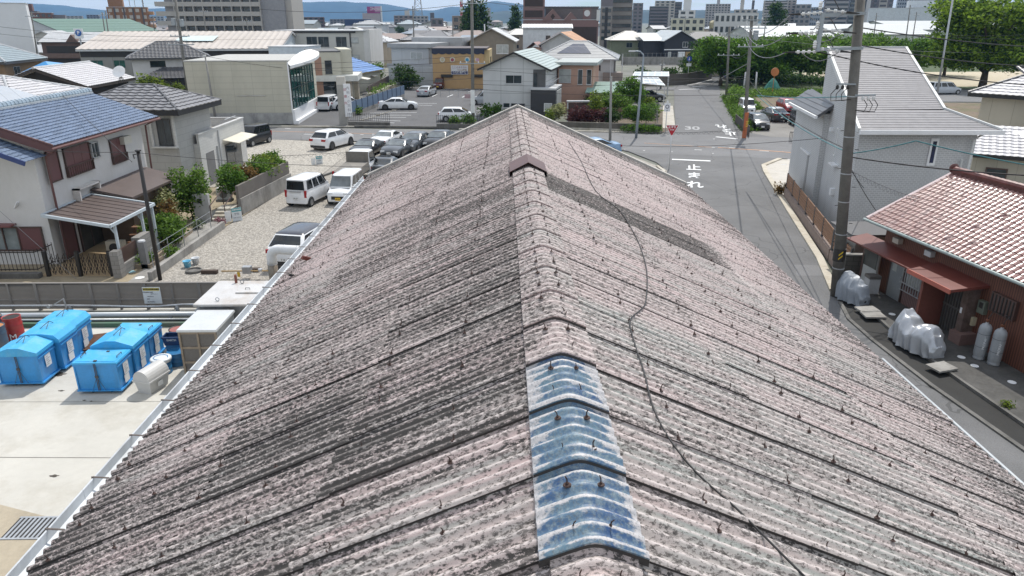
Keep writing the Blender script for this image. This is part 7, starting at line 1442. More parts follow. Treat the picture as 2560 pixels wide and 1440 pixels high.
k3 = Hs('brown_tile_house', 'brown walled house with blue-grey hipped tile roof at the left', -69.5, 103, R(5), 4.3, 4.8); k3.wallbody(BRK, 5.4); k3.roof('hipy', 5.5, 7.9, TBG, over=.6, tile=(.5, .45, .05, .05), hip=4.6, th=.3, cap=LGREY, capr=.12); k3.win('S', -1, 4.0, 1.6, 1.5, 2); k3.win('E', -2.0, 4.0, 1.6, 1.6, 2); k3.win('S', 2.4, 3.9, 1.2, 1.6, 1, gl=GLASS); k3.box('lower_wall', -5, 6.0, -8, -4.7, 0, 3.2, M('wall_tan2', (.33, .24, .15), .85)); k3.box('lower_roof', -5.4, 2.5, -8.6, -4.5, 3.2, 3.4, TBG)
k4 = hpx('grey_hip_house', 'two storey house with two tiers of dark grey hipped tile roofs', (313, 147), (528, 143), 5.5, 8.6); k4.wallbody(STUC, 5.3, wi=.7); k4.roof('hip', 5.5, 7.6, TDARK, tile=(.5, .45, .06, .05), hip=4.2, th=.2, cap=TGREY); k4.win('S', -1.6, 4.7, 2.0, .8, 2, fr=BLACK, wi=.7); e = MB(); lr = [k4.at(-4.5, -7.5, 2.9), k4.at(6.2, -7.5, 2.9), k4.at(4.2, -3.7, 4.2), k4.at(-1.0, -3.7, 4.2)]; tile_slope(e, *lr, .5, .45, .06, .05); e.quad(lr[0], lr[3], lr[2], lr[1]); e.build('lower_roof', TDARK, k4.t); k4.box('lower_wall', -4.0, 5.7, -7.0, -3.5, 0, 2.85, BLKW)
t = thing('tarped_shed', 'shed with a bright blue tarpaulin over its roof', 'shed', (-60.5, 101, 0)); MB().box(-62.5, -58.5, 99, 103, 0, 4.3).build('wall', M('shed_grey2', (.3, .3, .3), .8), t); b = MB(); b.add([(-62.8, 98.6, 4.2), (-58.3, 98.6, 4.0), (-58, 103.3, 4.9), (-62.6, 103.3, 5.2), (-60.5, 100.5, 5.5)], [(0, 1, 4), (1, 2, 4), (2, 3, 4), (3, 0, 4)]).add([(-62.8, 98.6, 4.2), (-58.3, 98.6, 4.0), (-58.4, 98.5, 3.2), (-62.6, 98.5, 3.5)], [(0, 3, 2, 1)]); b.build('tarpaulin', M('tarp_blue', (.05, .27, .58), .5, var=.1), t)
shrub('garden_bush', 'bright yellow-green bush beside the tall pole at left', (-39.8, 85, 2.6), (1.6, 1.4, 1.1), LEAFY, 1300, .2, 101, cat='bush'); shrub('garden_bush', 'small yellow-green bush against the clinic wall', (-36.6, 84, 2.3), (.6, .6, 1.0), LEAFY, 420, .18, 102, cat='bush')
# long warehouse
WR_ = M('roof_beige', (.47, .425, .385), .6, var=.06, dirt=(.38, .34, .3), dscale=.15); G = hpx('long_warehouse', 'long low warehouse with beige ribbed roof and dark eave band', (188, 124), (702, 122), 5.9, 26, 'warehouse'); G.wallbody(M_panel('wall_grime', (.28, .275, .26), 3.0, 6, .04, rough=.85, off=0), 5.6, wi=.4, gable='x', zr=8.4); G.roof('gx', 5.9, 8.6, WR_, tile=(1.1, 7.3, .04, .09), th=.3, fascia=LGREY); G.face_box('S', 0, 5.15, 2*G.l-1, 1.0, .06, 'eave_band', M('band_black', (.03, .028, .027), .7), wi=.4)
for k in range(12): G.win('S', -G.l+3+k*3.6, 3.5, 1.9, 1.3, 2, gl=GG if k < 3 else GLASS, wi=.4, fr=GREY)
G.face_box('E', 0, 4, 22, 7.4, .06, 'gable_cladding', WHITE, wi=.4) if False else None
b = MB(); GLs, GWs = G.l-.38, G.w-.4; b.quad(G.at(GLs, -GWs, 0), G.at(GLs, GWs, 0), G.at(GLs, GWs, 5.7), G.at(GLs, 0, 8.4), G.at(GLs, -GWs, 5.7)); b.build('gable_cladding', M('clad_paleblue', (.56, .62, .66), .6), G.t)
for c in (-6, -2): G.win('E', c, 3.9, .7, .9, 1, wi=.38, fr=GREY)
b = MB(); c0 = [G.at(-2.0, -8.5, 7.0), G.at(4.5, -8.5, 7.0), G.at(4.5, -4.5, 7.75), G.at(-2.0, -4.5, 7.75)]; b.slab([p+Vector((0, 0, .16)) for p in c0], .05); b.build('skylight', M('skylight_pale', (.55, .66, .66), .4), G.t)
k5 = Hs('white_annex', 'small white annex between the warehouse and the flat roofed block', -36.5, 134, R(-6), 3.2, 4, 'building'); k5.wallbody(M('annex_white', (.58, .63, .67), .6), 6.3); k5.roof('flat', 6.3, 6.4, LGREY, over=.1)
# white flat block with balconies
M5 = hpx('white_flat_block', 'white three storey block with flat roof and dark balcony windows', (742, 79), (948, 76), 8.6, 14, 'building') if False else Hs('white_flat_block', 'white three storey block with flat roof and dark balcony windows', -35.3, 155, R(-3), 8.6, 6, 'building')
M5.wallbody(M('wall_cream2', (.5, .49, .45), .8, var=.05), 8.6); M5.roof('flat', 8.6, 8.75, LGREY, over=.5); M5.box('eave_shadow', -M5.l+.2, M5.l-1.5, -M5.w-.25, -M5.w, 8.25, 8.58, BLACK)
for z in (6.6, 3.4):
    for c in (-1.6, .7, 4.2): M5.win('S', c, z, 2.1, 1.9, 2, fr=GREY)
    M5.win('S', 6.7, z+.3, 1.7, 1.0, 1, fr=GREY, gl=CURT); M5.face_box('S', 1.5, z-1.35, 9.4, .7, .9, 'balcony', MT['wall_cream2'])
M5.win('S', -6, 7.0, 1.2, .8, 1); M5.box('end_wall', M5.l, M5.l+1.2, -M5.w, M5.w, 0, 8.9, STUC)
MB().tube([M5.at(6, -6.1, 8.3), M5.at(6, -6.1, 0)], .12, 6).build('downpipe', BLACK, M5.t)
HAZE_D = 1.05e-4
# ---------------------------------------------------------------- far town
rg = random.Random(21)
def fb(name, label, u0, u1, vt, Y, depth, wallm, cat='building', ang=None, roofm=None, floors=None, bay=None, wm=None, balc=None, par=.6, group=None, z=None):
    """flat topped building whose front spans pixels u0..u1 with its top at pixel row vt, standing at distance Y"""
    a, b_ = Q(u0, vt, Y), Q(u1, vt, Y); h = z or a.z; ang = ang if ang is not None else math.degrees(math.atan2(-(a.x+b_.x)/2, Y))*.85; H_ = Hs(name, label, (a.x+b_.x)/2, Y+depth/2, R(ang), (b_.x-a.x)/2, depth/2, cat, group); H_.h = h; H_.wallbody(wallm, h); H_.roof('flat', h, h+par*.25, roofm or LGREY, over=.1)
    if floors:
        fh = h/floors; n = bay or max(2, int(2*H_.l/3.4)); pn = 0
        for k in range(floors):
            if fh*(k+.5) < 3 and Y > 260: continue
            zc = fh*k+fh*.52
            if balc: H_.face_box('S', 0, fh*k+fh*.2, 2*H_.l*.94, fh*.42, .9, 'balcony', balc); H_.face_box('S', 0, zc+fh*.22, 2*H_.l*.9, fh*.42, .05, 'window_band', wm or GLASS)
            else:
                mb = MB()
                f = frame(H_.at(0, -H_.w, zc), H_.m.to_3x3() @ Vector((1, 0, 0)), (0, 0, 1))
                for i in range(n): x = -H_.l+2*H_.l*(i+.5)/n; mb.box(x-H_.l/n*.55, x+H_.l/n*.55, -fh*.26, fh*.26, .01, .06, mat=f)
                mb.build('window_row', wm or GLASS, H_.t)
            mb = MB(); f = frame(H_.at(H_.l, 0, zc), H_.m.to_3x3() @ Vector((0, 1, 0)), (0, 0, 1)); f2 = frame(H_.at(-H_.l, 0, zc), H_.m.to_3x3() @ Vector((0, -1, 0)), (0, 0, 1)); m_ = max(1, int(2*H_.w/5))
            for i in range(m_):
                x = -H_.w+2*H_.w*(i+.5)/m_
                for ff in (f, f2): mb.box(x-.8, x+.8, -fh*.24, fh*.24, .01, .06, mat=ff)
            mb.build('window_row', wm or GLASS, H_.t)
    return H_
def top(H_, x0, x1, y0, y1, dz, mt, nm='roof_block'): return H_.box(nm, x0, x1, y0, y1, H_.h, H_.h+dz, mt)
APB = M('apt_beige', (.40, .38, .35), .8, var=.05); APG = M('apt_grey', (.30, .29, .29), .8, var=.05); APD = M('apt_dark', (.10, .095, .10), .8); APBR = M('apt_brown', (.24, .125, .065), .8, var=.08); APM = M('apt_maroon', (.15, .075, .06), .8, var=.08); APW = M('apt_white', (.58, .58, .57), .8, var=.04); MAUV = M('wall_mauve', (.20, .125, .115), .85, var=.05); DKB = M('panel_darkbrown', (.05, .034, .028), .8); APP = M('apt_purplegrey', (.17, .155, .165), .8); HZB = M('wall_bluegrey', (.30, .33, .37), .8)
# apartment block, upper left
a0, a1 = Q(452, 60, 250), Q(668, 60, 252); AP = Hs('beige_apartment_block', 'big beige apartment block with long balconies, cut off by the top of the photo', (a0.x+a1.x)/2-1, 258, R(1), (a1.x-a0.x)/2, 8, 'apartment'); AP.wallbody(M('apt_recess', (.2, .19, .18), .85), 24); AP.h = 24
for k in range(8):
    z = 2.9*k; AP.face_box('S', 0, z+.85, 2*AP.l, 1.35, 1.3, 'balcony', APB)
    mb = MB(); f = frame(AP.at(0, -AP.w, z+2.05), AP.m.to_3x3() @ Vector((1, 0, 0)), (0, 0, 1))
    for i in range(9): x = -AP.l+2*AP.l*(i+.5)/9; mb.box(x-1.1, x+1.1, -.75, .7, .01, .06, mat=f)
    mb.build('window_row', GLASS, AP.t)
for i in range(10): x = -AP.l+2*AP.l*i/9; AP.box('divider', x-.13, x+.13, -AP.w-1.32, -AP.w, 0, 24, APB)
AP.box('end_block', AP.l, AP.l+7.6, -AP.w-.3, AP.w, 0, 25, M('apt_endgrey', (.27, .27, .28), .8)); AP.box('end_trim', AP.l+7.6, AP.l+9.6, -AP.w+1, AP.w, 0, 25, APB)
for k in range(8): AP.box('stair_landing', -AP.l-6.2, -AP.l-.4, -AP.w-.6, -AP.w+5, 2.9*k+.2, 2.9*k+1.6, APB)
AP.box('stair_core', -AP.l-3.5, -AP.l, -AP.w+.5, AP.w, 0, 24, APG)
AP.roof('flat', 24, 24.4, APG)
# brown block with tower
BB = fb('brown_apartment', 'orange brown apartment block with white windows and a roof tower', 253, 345, 18, 330, 14, APBR, 'apartment', floors=6, bay=6, wm=M('win_pale', (.4, .38, .34), .4)); top(BB, -BB.l+.8, -BB.l+6.4, -5, 3, 6, APBR, 'roof_tower'); b = MB()
for x in (1, 3, 6.2): b.tube([BB.at(x, 0, BB.h), BB.at(x, 0, BB.h+7)], .3 if x > 5 else .12, 6)
b.build('mast', GREY, BB.t)
for i in range(4): BB.box('pilaster', -BB.l+2*BB.l*(i+.9)/4.4-.5, -BB.l+2*BB.l*(i+.9)/4.4+.1, -BB.w-.3, -BB.w, 0, BB.h, APD)
for k in range(5): BB.box('side_balcony', BB.l, BB.l+2.2, -5, 5, 2.3+BB.h/6*k, 3.6+BB.h/6*k, M('balc_tan', (.42, .25, .14), .8))
MR = fb('maroon_apartment', 'dark red brown apartment house with stepped roofs and a square tower', 14, 100, 32, 420, 18, APM, 'apartment', floors=5, bay=7); top(MR, -MR.l+5.2, -MR.l+9.8, -6, 4, 4.6, APM, 'roof_tower'); top(MR, -MR.l, MR.l*.3, -8, 8, .9, APD); MR.box('side_block', MR.l, MR.l+6, -6, 8, 0, MR.h-1, APP)
fb('white_tower_block', 'bright white blank-walled building at the left edge', -150, 12, 8, 150, 10, M('wall_bright', (.66, .67, .68), .8, var=.03), ang=29)
b4 = Hs('brown_terrace', 'low dark brown apartment terrace with two little gables along its roof', -93, 176, R(0), 10, 5, 'apartment'); b4.wallbody(M('terrace_brown', (.13, .085, .07), .8), 6.0); b4.roof('gx', 6.0, 8.0, LGREY, over=.5, tile=(1.2, .9, .04, 0))
for z in (4.4, 1.6):
    b4.face_box('S', 0, z, 18, 1.5, .06, 'window_band', BLACK); b4.face_box('S', 0, z-1.3, 19.6, 1.0, .9, 'balcony', M('terrace_brown'.replace('brown', 'rail'), (.16, .11, .095), .8))
for c in (-2.8, 5.4): b = MB(); b.quad(b4.at(c-1.4, -b4.w-.55, 6.0), b4.at(c+1.4, -b4.w-.55, 6.0), b4.at(c, -b4.w-.55, 7.6)).quad(b4.at(c-1.4, -b4.w-.55, 6.0), b4.at(c, -b4.w-.55, 7.6), b4.at(c, -1.4, 7.6)).quad(b4.at(c+1.4, -b4.w-.55, 6.0), b4.at(c, -1.4, 7.6), b4.at(c, -b4.w-.55, 7.6)); b.build('dormer', MT['terrace_brown'], b4.t)
gh = Hs('green_roof_hall', 'white factory hall with dull green gabled roof behind the warehouse', -142, 262, R(-24), 13, 18, 'hall'); gh.wallbody(M('hall_pale', (.48, .5, .52), .7), 7, gable='y', zr=10.6); gh.roof('gy', 7, 11, M('hall_green', (.085, .17, .135), .6), over=.5, tile=(1.2, 2.6, .04, 0))
for c in (-7, -2, 3, 8): gh.win('S', c, 4, 3, 1.6, 2)
ps = Q(197, 84, 150); t = thing('parking_tower_sign', 'square white sign with a blue P roundel on a pole at the warehouse', 'sign', (ps.x, ps.y, 0)); MB().box(ps.x-.12, ps.x+.12, ps.y+.02, ps.y+.2, 0, ps.z).build('post', STEEL, t); MB().box(ps.x-.85, ps.x+.85, ps.y-.1, ps.y+.1, ps.z-.9, ps.z+.9).build('panel', WHITE, t); MB().lathe((ps.x, ps.y-.13, ps.z+.12), [(.6, -.02), (.6, .02)], 24, 0, ax).build('roundel', M('sign_blue2', (.02, .12, .42), .5), t); text('P', .95, WHITE, t, frame((ps.x, ps.y-.16, ps.z+.12), (1, 0, 0), (0, 0, 1)), bold=.03)
# centre distance
gg = Hs('taupe_gable_house', 'taupe gabled house with white framed windows behind the orange shop', -1.6, 145, R(-4), 4.0, 6); gg.wallbody(M('wall_taupe', (.235, .205, .165), .85), 7.0, gable='y', zr=9.0); gg.roof('gy', 6.9, 9.2, LGREY, over=.5, tile=(.6, .5, .04, 0), fascia=APB)
gg.win('S', -1.5, 5.2, .9, 1.7, 1, fr=WHITE); gg.win('S', 2.0, 5.6, 2.2, 1.6, 2, fr=WHITE, gl=CURT); gg.win('S', 2.0, 2.6, 2.2, 1.6, 2, fr=WHITE, gl=CURT); gg.box('balcony', gg.l, gg.l+1.8, -5, 0, 3.0, 4.2, APB)
wf = fb('white_box_house', 'white box house with ribbed white roof left of the brown hotel', 1310, 1432, 72, 195, 10, M('wall_clean', (.56, .57, .59), .7), 'house', z=8.7); wf.roof('gx', 8.6, 9.6, WHITE, over=.3, tile=(.8, 6, .03, .05)); wf.win('S', .2, 6, 1.2, 1.8, 1, fr=GREY)
hm = fb('brown_hotel', 'mauve brown hotel with dark panels and pointed gables', 1312, 1500, 50, 240, 16, MAUV, 'hotel'); hm.box('upper_storey', -hm.l*.42, hm.l, -4, 8, hm.h, hm.h+3.6, M('hotel_upper', (.14, .12, .115), .8)); hm.box('upper_roof', -hm.l*.44, hm.l+.2, -4.4, 8, hm.h+3.6, hm.h+4, APD); hm.box('tower', -hm.l, -hm.l+6.6, -7.9, 6, hm.h, hm.h+11, MAUV)
for z, h_ in ((hm.h+6.5, 5), (hm.h+1.8, 2)): hm.box('dark_panel', -hm.l+.5, -hm.l+6.1, -8.0, -7.88, z-h_/2, z+h_/2, DKB)
for c in (-2.5, 3.2): b = MB(); f = frame(hm.at(c, -hm.w-.1, hm.h), (1, 0, 0), (0, 0, 1)); s = 3.4 if c < 0 else 2.4; b.prism([(0, 0)], 0, 0) if False else b.add([f @ Vector(q) for q in ((-s, -.2, 0), (s, -.2, 0), (0, s*.95, 0), (-s, -.2, -2), (s, -.2, -2), (0, s*.95, -2))], [(0, 1, 2), (5, 4, 3), (0, 3, 4, 1), (1, 4, 5, 2), (2, 5, 3, 0)]); b.build('gable', MAUV, hm.t)
f = frame(hm.at(-2.5, -hm.w-.12, hm.h+1), (1, 0, 0), (0, 0, 1)); MB().add([f @ Vector(q) for q in ((-.7, 0, .03), (0, -.9, .03), (.7, 0, .03), (0, .9, .03))], [(0, 1, 2, 3)]).build('diamond', DKB, hm.t); hm.face_box('S', 6.6, hm.h-4.5, 9.5, 5.0, .1, 'dark_panel', DKB); hm.face_box('S', -5.5, hm.h-3.0, 6, 1.8, .1, 'dark_panel', DKB); MB().lathe(hm.at(8.3, -4.2, hm.h+2), [(.95, -.1), (.95, .1)], 20, 0, ax).build('round_emblem', APW, hm.t); hm.box('clock_panel', 7, 9.6, -4.1, -3.9, hm.h, hm.h+3.7, MAUV); hm.box('white_board', hm.l-.6, hm.l+.4, -8.3, -7, hm.h-.2, hm.h+3.0, APW)
for c in (-3.4, -.4): hm.win('S', c, hm.h-3.0, 1.6, 1.5, 1, fr=GREY, gl=CURT)
tg = fb('taupe_tower', 'tall taupe apartment tower with slim stair shaft, cut off by the top edge', 1535, 1588, 0, 310, 14, M('apt_taupe', (.22, .195, .175), .8), 'apartment', floors=11, balc=M('apt_taupe2', (.27, .245, .225), .8), z=34); ts = fb('stair_tower', 'slim taupe stair tower with small framed windows', 1506, 1535, 18, 300, 9, M('apt_taupe3', (.25, .225, .205), .8), 'tower', floors=6, bay=2); ts.box('dark_slot', -.6, .5, -ts.w-.06, -ts.w, 0, ts.h, BLACK); top(ts, -ts.l, ts.l, -4, 4, 4.5, APP)
gr = Hs('green_house', 'olive green two storey house with pale hipped roof', 36.2, 218, R(-2), 5.6, 5); gr.wallbody(M('wall_olive', (.17, .19, .13), .85), 5.2); gr.roof('hip', 5.3, 7.7, M('roof_cream', (.56, .54, .5), .6), over=.8, tile=(1, .7, .03, 0), hip=5.2, fascia=BLACK)
for c in (-.4, 2.8): gr.win('S', c, 4.0, 1.7, 1.3, 2, fr=GREY)
bg_ = Hs('black_gable_house', 'black gabled house with pale grey roof and white window frames', 47.8, 216, R(14), 4.6, 6); bg_.wallbody(M('wall_navyblack', (.028, .03, .038), .75), 5.2, gable='y', zr=7.6); bg_.roof('gy', 5.2, 7.9, M('roof_paleblue', (.44, .48, .5), .5), over=.6, tile=(1, .7, .03, 0), fascia=LGREY); bg_.box('wing', -10, -4.5, -4, 5, 0, 5.2, MT['wall_navyblack']); b = MB(); tile_slope(b, bg_.at(-10.4, -4.6, 5.2), bg_.at(-4, -4.6, 5.2), bg_.at(-4, 1, 7.2), bg_.at(-10.4, 1, 7.2), 1, .7, .03, 0); b.build('wing_roof', MT['roof_paleblue'], bg_.t); bg_.face_box('S', 0, 2.9, 9.4, .25, .15, 'white_band', WHITE); bg_.win('S', 1.6, 4.2, 1.6, 1.4, 2, fr=WHITE); bg_.face_box('S', .6, 1.3, 2.1, 2.0, .05, 'shutter', WHITE); bg_.face_box('S', 2.6, 1.3, 1.5, 2.0, .05, 'wooden_shutter', M('tanwood', (.36, .23, .1), .7)); bg_.win('S', -3, 1.3, .9, 2.0, 1, fr=WHITE, gl=CURT)
dh = Hs('dark_house', 'dark grey house with black roof behind the park road', 59, 222, R(-6), 6.5, 5); dh.wallbody(M('wall_dark', (.04, .04, .045), .8), 5.4); dh.roof('hip', 5.4, 7.4, M('roof_dark2', (.13, .13, .13), .6), over=.5, tile=(1, .7, .03, 0), hip=4)
for c in (-2.5, 1.5): dh.win('S', c, 3.7, .7, 1.9, 1, fr=LGREY)
t = thing('long_wall', 'grey railing and retaining wall in front of the dark houses', 'wall', (44, 196, 0)); MB().box(30, 74, 190, 190.4, 0, 1.8).build('wall', CONCW, t); b = MB(); bars(b, (30, 190, 1.8), (74, 190, 1.8), 1.0, 40, .04); b.build('railing', GREY, t)
oh = Hs('orange_tile_house', 'cream gabled house with orange clay tile roof', 14.0, 168, R(-14), 4.2, 7); oh.wallbody(M('wall_palegrey', (.5, .5, .5), .8), 5.6, gable='y', zr=7.9); oh.roof('gy', 5.6, 8.2, M('tile_orange', (.48, .26, .14), .6, var=.2), over=.6, tile=(.6, .5, .04, .04), th=.25, fascia=LGREY); oh.box('porch_gable', -7, -4.2, -8, -2, 0, 5.0, PKW); b = MB(); b.quad(oh.at(-7.3, -8.3, 4.9), oh.at(-5.6, -8.3, 6.2), oh.at(-5.6, -2, 6.2), oh.at(-7.3, -2, 4.9)).quad(oh.at(-3.9, -8.3, 4.9), oh.at(-3.9, -2, 4.9), oh.at(-5.6, -2, 6.2), oh.at(-5.6, -8.3, 6.2)); b.build('porch_roof', M('roof_mauve', (.3, .2, .19), .7), oh.t)
# row of mid-rise blocks along the skyline : (name,label,u0,u1,vtop,Y,depth,wall,floors,kw)
for a in (
 ('apartment_block', 'dark grey slab block right of the taupe tower', 1588, 1612, 8, 520, 14, APP, 9, {}),
 ('apartment_block', 'dark brown stepped apartment block', 1630, 1676, 16, 560, 16, APD, 9, dict(balc=APP)),
 ('apartment_block', 'pale slab apartment behind the dark brown stepped block', 1643, 1692, 2, 620, 14, APB, 12, {}),
 ('apartment_block', 'grey apartment slab next to the pale slab', 1690, 1710, 5, 640, 16, APG, 11, dict(balc=APD)),
 ('apartment_block', 'light grey apartment block with stair core and wide face', 1773, 1832, 10, 620, 16, M('apt_lg', (.36, .35, .35), .8), 12, dict(bay=8)),
 ('apartment_block', 'grey school-like block with roof tank tower', 1845, 1900, 24, 520, 14, APB, 7, {}),
 ('apartment_block', 'wide pale apartment tower behind the black pine', 1920, 1978, 1, 640, 16, APB, 12, dict(balc=M('apt_lg2', (.42, .4, .39), .8))),
 ('apartment_block', 'narrow taupe tower beside the wide pale tower', 1976, 1999, 0, 660, 16, M('apt_t4', (.3, .27, .25), .8), 12, {}),
 ('apartment_block', 'low taupe block right of the narrow tower', 1999, 2036, 11, 640, 16, APG, 6, {}),
 ('office_block', 'long glassy pale office in the distance', 2020, 2085, 18, 760, 20, HZB, 5, dict(bay=14)),
 ('apartment_tower', 'purple grey apartment tower left of the big utility pole', 2083, 2140, -40, 560, 18, APP, 14, dict(balc=APG, z=44)),
 ('apartment_tower', 'dark balcony tower behind the big utility pole', 2146, 2182, -40, 590, 18, M('apt_dg', (.09, .10, .105), .8), 14, dict(balc=M('apt_dg2', (.2, .22, .22), .8), z=44)),
 ('apartment_tower', 'pale slab edge between two dark towers', 2182, 2192, -30, 588, 14, APW, 0, dict(z=42)),
 ('apartment_tower', 'dark purple tower with a cream window face', 2192, 2250, -40, 600, 18, APP, 14, dict(z=46)),
 ('apartment_tower', 'bluish glass tower far right', 2262, 2312, -20, 760, 18, HZB, 14, dict(bay=10, z=48)),
 ('apartment_tower', 'dark stepped tower far right', 2310, 2362, -10, 660, 18, APD, 12, dict(balc=APP, z=42)),
 ('apartment_tower', 'dark tower behind the big park tree', 2360, 2440, -10, 640, 18, APP, 12, dict(balc=APD, z=40)),
 ('apartment_block', 'distant grey apartment row by the wooded knoll', 150, 194, 40, 900, 16, APG, 8, {}),
 ('apartment_block', 'pair of dark slim blocks left of the brown apartment', 210, 238, 37, 950, 16, M('apt_bd', (.14, .15, .19), .8), 9, {}),
 ('apartment_block', 'grey distant block between the brown and beige apartments', 352, 400, 41, 900, 16, HZB, 7, {}),
 ('apartment_block', 'low white block beside the beige apartment', 404, 424, 46, 520, 12, APW, 4, {}),
 ('apartment_block', 'dark brown roof-topped block left of the pink sign', 752, 804, 43, 620, 16, M('apt_db', (.11, .075, .075), .8), 5, {}),
 ('apartment_block', 'long grey row below the mountains', 822, 880, 48, 900, 16, APP, 5, {}),
 ('department_store', 'pale pinkish department store carrying a magenta roof sign', 902, 946, 33, 900, 26, M('store_pink', (.36, .31, .31), .8), 0, {}),
 ('navy_hall', 'navy blue walled hall below the department store', 856, 922, 48, 560, 20, M('wall_navy', (.03, .05, .12), .7), 0, {}),
 ('apartment_block', 'brown grey apartment with roof humps near the pylon', 982, 1030, 39, 640, 16, M('apt_bg2', (.2, .165, .16), .8), 6, {}),
 ('apartment_block', 'grey apartment row right of the roof-hump block', 1030, 1068, 40, 700, 16, APG, 5, {}),
 ('apartment_block', 'small dark tower on the horizon right of the pylon', 1074, 1084, 32, 700, 10, APD, 0, {}),
 ('office_block', 'dark grey flat block in front of the horizon tower', 1075, 1106, 46, 420, 12, APP, 3, {}),
 ('apartment_block', 'taupe block with white roof left of the conifers', 1128, 1166, 40, 330, 16, M('apt_tp', (.24, .19, .16), .8), 4, {}),
 ('grey_silo', 'grey concrete tower right of the conifers', 1217, 1226, 20, 700, 8, APG, 0, {}),
 ('cream_flats', 'cream stepped flats in front of the skyline', 1688, 1770, 46, 330, 14, M('flats_cream', (.58, .57, .46), .8), 4, dict(bay=5)),
 ('white_flats', 'white stepped block above the cream flats', 1704, 1744, 26, 420, 12, APW, 6, {}),
 ('office_block', 'white two storey office with blue window band', 1800, 1905, 33, 330, 14, APW, 3, dict(bay=8)),
 ('white_works', 'big white works building with dark loading bay', 2206, 2364, 20, 420, 22, M('works_white', (.52, .56, .58), .7), 0, {}),
):
    nm, lab, u0, u1, vt, Y, dp, wm_, fl_, kw = a; H_ = fb(nm, lab, u0, u1, vt, Y, dp, wm_, 'apartment' if 'apart' in nm or 'flats' in nm else 'building', floors=fl_ or None, group='blocks along the skyline', **kw)
    if nm == 'department_store':
        H_.box('sign_box', -H_.l+.55*H_.l, H_.l+.3, -H_.w-.3, H_.w, H_.h, H_.h+7.2, M('sign_magenta', (.30, .03, .17), .6)); H_.box('pale_sign', H_.l*.42, H_.l+.4, -H_.w-.5, -H_.w-.2, H_.h+1.2, H_.h+7.4, M('sign_palemag', (.5, .27, .4), .6)); text('ÆON', 4.2, APW, H_.t, frame(H_.at(-H_.l*.02, -H_.w-.42, H_.h+4.6), (1, 0, 0), (0, 0, 1)), bold=.1); text('MALL', 3.2, APW, H_.t, frame(H_.at(H_.l*.72, -H_.w-.62, H_.h+4.6), (1, 0, 0), (0, 0, 1)), bold=.1); H_.box('white_fin', H_.l+.4, H_.l+2, -H_.w, H_.w, 0, H_.h+8, APW)
    if lab.startswith('light grey'): top(H_, -H_.l*.1, H_.l*.12, -4, 4, 10, APG, 'stair_core')
    if lab.startswith('grey school'): top(H_, -H_.l*.5, -H_.l*.2, -3, 3, 8, APB, 'roof_tank'); top(H_, H_.l*.5, H_.l*.7, -2, 2, 6, APD, 'roof_tank')
    if lab.startswith('white stepped'): top(H_, -2, 2, -3, 3, 6, APW, 'roof_tower')
    if lab.startswith('brown grey apartment'): top(H_, 1, 5, -4, 4, 4, APB, 'roof_tower')
    if nm == 'white_works': H_.face_box('S', -H_.l*.45, 6, 18, 8, .2, 'loading_bay', APD); H_.box('upper_block', H_.l*.1, H_.l*.9, -5, 8, H_.h, H_.h+4, MT['works_white'])
    if lab.startswith('dark purple'):
        H_.box('cream_face', H_.l*-.1, H_.l*.55, -H_.w-.4, -H_.w, 0, 45.5, APB)
        for k in range(14): H_.box('balcony_slot', H_.l*-.02, H_.l*.47, -H_.w-.5, -H_.w-.38, 3.2*k+1.2, 3.2*k+2.6, APD)
# white sheds behind the park
for (u0, u1, v, Y, dp, lab) in ((1885, 2085, 92, 215, 26, 'long low white roofed shed behind the park trees'), (2090, 2330, 86, 225, 30, 'wide white roofed factory hall behind the park'), (2250, 2560, 74, 260, 40, 'big white roofed factory hall behind the large tree'), (2160, 2190, 84, 205, 12, 'small white gabled shed right of the big pole')):
    a, b_ = Q(u0, v, Y), Q(u1, v, Y); H_ = Hs('factory_hall', lab, (a.x+b_.x)/2, Y+dp/2, R(2), (b_.x-a.x)/2, dp/2, 'hall', 'white factory halls'); H_.wallbody(M('hall_greenwhite', (.5, .53, .49), .7), a.z, gable='x', zr=a.z+2.6); H_.roof('gx', a.z, a.z+2.8, M('hall_roof', (.47, .49, .49), .5, var=.05), over=.4, tile=(1.5, 3, .03, 0)); H_.face_box('S', 0, a.z*.45, H_.l*1.6, 1.5, .06, 'window_band', GLASS)
t = thing('tank_tower', 'small cream rooftop tank beside the cream flats', 'tank', tuple(P(1785, 82))); q = Q(1787, 60, 340); MB().lathe((q.x, q.y, q.z-2), [(2.2, 0), (2.4, .3), (2.4, 2.6), (1.6, 3.4), (.3, 3.7)], 12).build('tank', M('tank_cream', (.6, .54, .36), .6), t); MB().box(q.x-2, q.x+2, q.y-2, q.y+2, 0, q.z-2).build('support', APG, t)
# lattice pylon, chimney
p = Q(1047, 64, 900); t = thing('transmission_pylon', 'tall grey lattice power pylon against the mountains', 'pylon', (p.x, p.y, 0)); b = MB(); hh_ = 52
for k in range(9):
    w0, w1 = 6*(1-k/12), 6*(1-(k+1)/12); z0, z1 = hh_*k/9, hh_*(k+1)/9
    for sx in (-1, 1):
        for sy in (-1, 1): b.beam((p.x+sx*w0, p.y+sy*w0, z0), (p.x+sx*w1, p.y+sy*w1, z1), .5)
    b.beam((p.x-w0, p.y-w0, z0), (p.x+w1, p.y-w1, z1), .3).beam((p.x+w0, p.y-w0, z0), (p.x-w1, p.y-w1, z1), .3).beam((p.x-w1, p.y-w1, z1), (p.x+w1, p.y-w1, z1), .3)
b.build('lattice', GREY, t)
p = Q(1154, 30, 1100); t = thing('chimney', 'red and white banded factory chimney on the horizon', 'chimney', (p.x, p.y, 0)); CR = M('chim_red', (.42, .07, .06), .7)
for k in range(8): MB().lathe((p.x, p.y, k*7.), [(2.6-.1*k, 0), (2.5-.1*k, 7)], 14).build('band', CR if k % 2 == 0 else APW, t)
